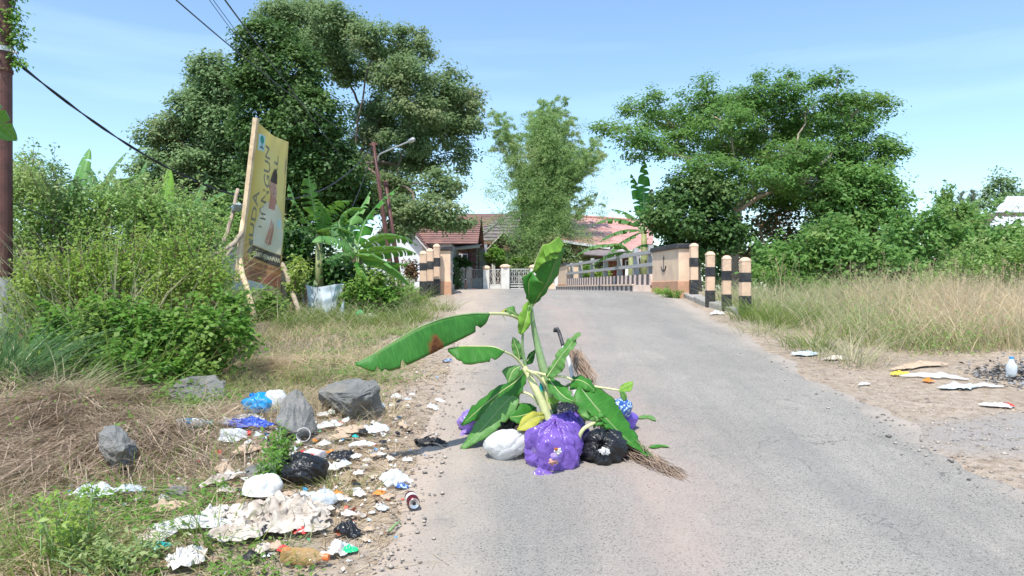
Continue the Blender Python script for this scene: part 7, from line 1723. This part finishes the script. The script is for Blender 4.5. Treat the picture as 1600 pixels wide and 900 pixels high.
blade('leaf', [(820, 508, 4.84), (808, 494, 4.82), (798, 486, 4.8), (788, 484, 4.78)], [(820, 508, 4.84), (810, 499, 4.82), (798, 491, 4.79), (788, 486, 4.78)], [(820, 507, 4.84), (808, 489, 4.82), (802, 478, 4.82), (788, 483, 4.79)], 'ban_mid', 16, .01, .006, 8, rib=.003)
blade('leaf', [(790, 484, 4.78), (786, 489, 4.77), (788, 497, 4.77)], None, [(792, 482, 4.79), (784, 486, 4.77), (790, 500, 4.77)], 'ban_yel', 10, .005, .003, 9, rib=0)
# small upright leaves round the stems
blade('leaf', [(812, 562, 4.86), (809, 548, 4.86), (805, 538, 4.86), (802, 526, 4.86)], [(806, 561, 4.86), (801, 550, 4.86), (799, 538, 4.86), (801, 527, 4.86)], [(818, 561, 4.88), (816, 545, 4.88), (811, 533, 4.88), (804, 527, 4.87)], 'ban_mid', 18, .01, .005, 10, rib=.003)
blade('leaf', [(822, 566, 4.94), (830, 556, 4.96), (836, 548, 4.97)], [(822, 564, 4.94), (826, 553, 4.96), (836, 546, 4.97)], [(824, 570, 4.94), (833, 566, 4.96), (837, 549, 4.97)], 'ban', 14, .008, .004, 11, rib=.002)
blade('leaf', [(812, 572, 4.8), (801, 580, 4.76), (794, 598, 4.73)], [(810, 571, 4.8), (793, 573, 4.77), (784, 580, 4.74)], [(813, 574, 4.8), (809, 590, 4.76), (795, 600, 4.73)], 'ban_mid', 18, .012, .005, 12, rib=.003)
# dark leaf over the lilac bag, light leaf in front of it
blade('leaf', [(822, 578, 4.84), (806, 596, 4.85), (780, 614, 4.9), (748, 640, 4.95), (722, 664, 5.0)], [(818, 574, 4.86), (800, 592, 4.9), (770, 610, 4.98), (738, 636, 5.04), (720, 663, 5.0)],
      [(824, 582, 4.82), (820, 605, 4.78), (800, 632, 4.82), (765, 648, 4.9), (724, 666, 4.98)], 'ban', 26, .02, .006, 13, rib=.004)
stalk([(842, 632, 4.76), (834, 621, 4.78), (822, 614, 4.8), (808, 613, 4.82)], .011, .007)
blade('leaf', [(810, 613, 4.82), (795, 624, 4.82), (778, 642, 4.8), (755, 668, 4.76), (722, 702, 4.7)], [(810, 611, 4.84), (788, 615, 4.88), (762, 636, 4.88), (740, 666, 4.82), (720, 702, 4.71)],
      [(812, 614, 4.82), (809, 636, 4.78), (792, 658, 4.76), (764, 682, 4.73), (724, 704, 4.7)], 'ban_mid', 30, .018, .006, 14, rib=.005, ribm='stem_green')
blade('leaf', [(838, 640, 4.86), (826, 646, 4.8), (812, 650, 4.76), (796, 652, 4.74)], [(838, 636, 4.88), (824, 630, 4.84), (808, 632, 4.8), (796, 648, 4.76)], [(838, 646, 4.84), (828, 662, 4.76), (812, 664, 4.72), (797, 656, 4.73)], 'ban', 18, .015, .005, 15, rib=.003)
blade('leaf', [(850, 650, 4.7), (838, 652, 4.62), (824, 660, 4.56), (809, 672, 4.54)], [(850, 647, 4.72), (834, 643, 4.64), (817, 652, 4.58), (808, 671, 4.55)], [(850, 655, 4.68), (842, 662, 4.58), (830, 672, 4.53), (811, 674, 4.53)], 'ban_yel', 18, .015, .006, 16, rib=.003)
# leaf rising to the right in front of the broom
stalk([(852, 605, 4.78), (842, 590, 4.74), (832, 582, 4.72), (824, 579, 4.76)], .008, .01)
stalk([(826, 580, 4.78), (846, 584, 4.74), (862, 588, 4.7), (880, 588, 4.68), (895, 594, 4.68)], .009, .007)
blade('leaf', [(854, 590, 4.7), (866, 572, 4.68), (880, 552, 4.66), (893, 536, 4.66), (899, 527, 4.66)], [(852, 586, 4.7), (862, 566, 4.7), (874, 546, 4.7), (888, 530, 4.7), (897, 526, 4.67)], [(862, 592, 4.68), (882, 575, 4.64), (884, 560, 4.64), (897, 542, 4.64), (901, 530, 4.65)], 'ban_mid', 26, .012, .01, 17, rib=.003)
blade('leaf', [(894, 530, 4.66), (900, 524, 4.66), (907, 521, 4.66)], [(893, 527, 4.67), (899, 521, 4.67), (906, 519, 4.66)], [(896, 533, 4.65), (902, 529, 4.65), (908, 523, 4.65)], 'ban_mid', 12, .008, .003, 18, rib=0)
# middle dark leaf and the little ones under it
blade('leaf', [(858, 592, 4.75), (868, 606, 4.68), (882, 620, 4.62), (898, 628, 4.58)], [(862, 588, 4.78), (880, 600, 4.72), (892, 610, 4.66), (899, 626, 4.6)], [(854, 593, 4.74), (858, 612, 4.66), (874, 626, 4.6), (897, 630, 4.58)], 'ban', 20, .015, .006, 19, rib=.003)
blade('leaf', [(850, 610, 4.9), (856, 628, 4.86), (862, 644, 4.84)], [(846, 612, 4.9), (848, 632, 4.86), (860, 646, 4.84)], [(855, 608, 4.9), (872, 626, 4.86), (866, 646, 4.84)], 'ban_mid', 14, .01, .004, 20, rib=.003)
blade('leaf', [(856, 624, 4.72), (866, 624, 4.7), (876, 622, 4.68)], [(856, 622, 4.72), (866, 619, 4.7), (877, 620, 4.69)], [(856, 628, 4.71), (866, 632, 4.69), (876, 626, 4.68)], 'ban_lt', 10, .006, .003, 21, rib=0)
# big leaf drooping to the right
stalk([(862, 640, 4.85), (880, 610, 4.8), (892, 600, 4.76), (905, 604, 4.68)], .012, .008, 'stem_green')
blade('leaf', [(905, 603, 4.68), (918, 620, 4.62), (936, 642, 4.58), (956, 664, 4.55), (985, 692, 4.52), (1022, 718, 4.48)],
      [(904, 602, 4.68), (896, 626, 4.6), (912, 655, 4.54), (935, 660, 4.52), (972, 690, 4.49), (1020, 719, 4.47)],
      [(908, 602, 4.7), (936, 606, 4.7), (960, 626, 4.68), (978, 654, 4.64), (998, 686, 4.58), (1024, 717, 4.49)], 'ban', 40, .022, .006, 22, rib=.005, ribm='stem_green', nc=9)
blade('leaf', [(894, 594, 4.76), (906, 594, 4.7), (918, 600, 4.66), (930, 612, 4.66)], [(892, 610, 4.72), (902, 608, 4.68), (914, 610, 4.64), (926, 615, 4.65)], [(896, 588, 4.8), (912, 588, 4.76), (926, 598, 4.72), (931, 611, 4.68)], 'ban', 20, .015, .006, 23, rib=.003)
stalk([(905, 598, 4.72), (930, 604, 4.7), (950, 607, 4.68), (968, 610, 4.66)], .008, .006)
blade('leaf', [(966, 610, 4.66), (974, 605, 4.65), (982, 601, 4.64), (989, 598, 4.64)], [(967, 608, 4.67), (972, 600, 4.67), (980, 597, 4.66), (989, 595, 4.65)], [(967, 612, 4.65), (976, 612, 4.63), (985, 611, 4.62), (989, 603, 4.63)], 'ban_lt', 14, .008, .003, 24, rib=.002)
blade('leaf', [(970, 611, 4.64), (975, 618, 4.63), (976, 626, 4.63)], [(968, 612, 4.65), (970, 620, 4.64), (974, 627, 4.63)], [(976, 612, 4.63), (980, 618, 4.62), (978, 626, 4.63)], 'ban_mid', 10, .006, .002, 25, rib=0)
# lower right: curled shoot, shredded bits, fallen leaves
stalk([(904, 690, 4.45), (906, 680, 4.44), (912, 670, 4.44), (922, 664, 4.46), (930, 660, 4.5)], .013, .011, 'stem_pale', 'cut_shoot')
for k_, (px, py) in enumerate(((920, 648), (930, 655), (938, 650), (926, 664), (945, 668), (912, 652), (936, 662))):
    blade('leaf_shred', [(px, py, 4.52), (px+rnd.uniform(-6, 6), py-7, 4.5), (px+rnd.uniform(-12, 12), py-4, 4.49)], None, [(px+2, py+6, 4.5), (px+9, py+2, 4.47), (px+rnd.uniform(-10, 10), py+4, 4.48)], 'ban_mid' if k_ % 2 else 'ban', 10, .01, .01, 30+k_, rib=0)
for k_, (l, mt, lb) in enumerate((([(998, 664), (1012, 660), (1024, 668)], 'ban_mid', 'pale torn leaf piece on the road beyond the drooping leaf'), ([(1014, 711), (1030, 707), (1046, 710)], 'ban', 'narrow leaf piece lying on the road beside the dry roots'), ([(945, 668), (968, 676), (985, 688)], 'ban_dry', 'curled brown leaf piece under the drooping leaf'))):
    pts = [Vector(G(*p)) for p in l]
    for p in pts: p.z = float(base_z(p.y))+.02
    o = bleaf(None, pts, .035, M[mt], torn=.1, droopw=.3, n=12, name='leaf_piece', seed=k_); o.location = (0, 0, 0); tag(o, lb, 'leaf', 'leaf pieces on the road')
for k_, l in enumerate(([(850, 690, 4.8), (840, 672, 4.82), (830, 660, 4.84)], [(870, 668, 4.9), (890, 660, 4.9), (905, 665, 4.9)], [(905, 650, 4.9), (925, 640, 4.92), (945, 648, 4.92)])):
    px, py, Y = l[0]
    blade('leaf', l, [(a-3, b_+8, c_-.03) for a, b_, c_ in l], [(a+3, b_-9, c_+.05) for a, b_, c_ in l], 'ban' if k_ else 'ban_mid', 14, .012, .006, 50+k_, rib=.003)
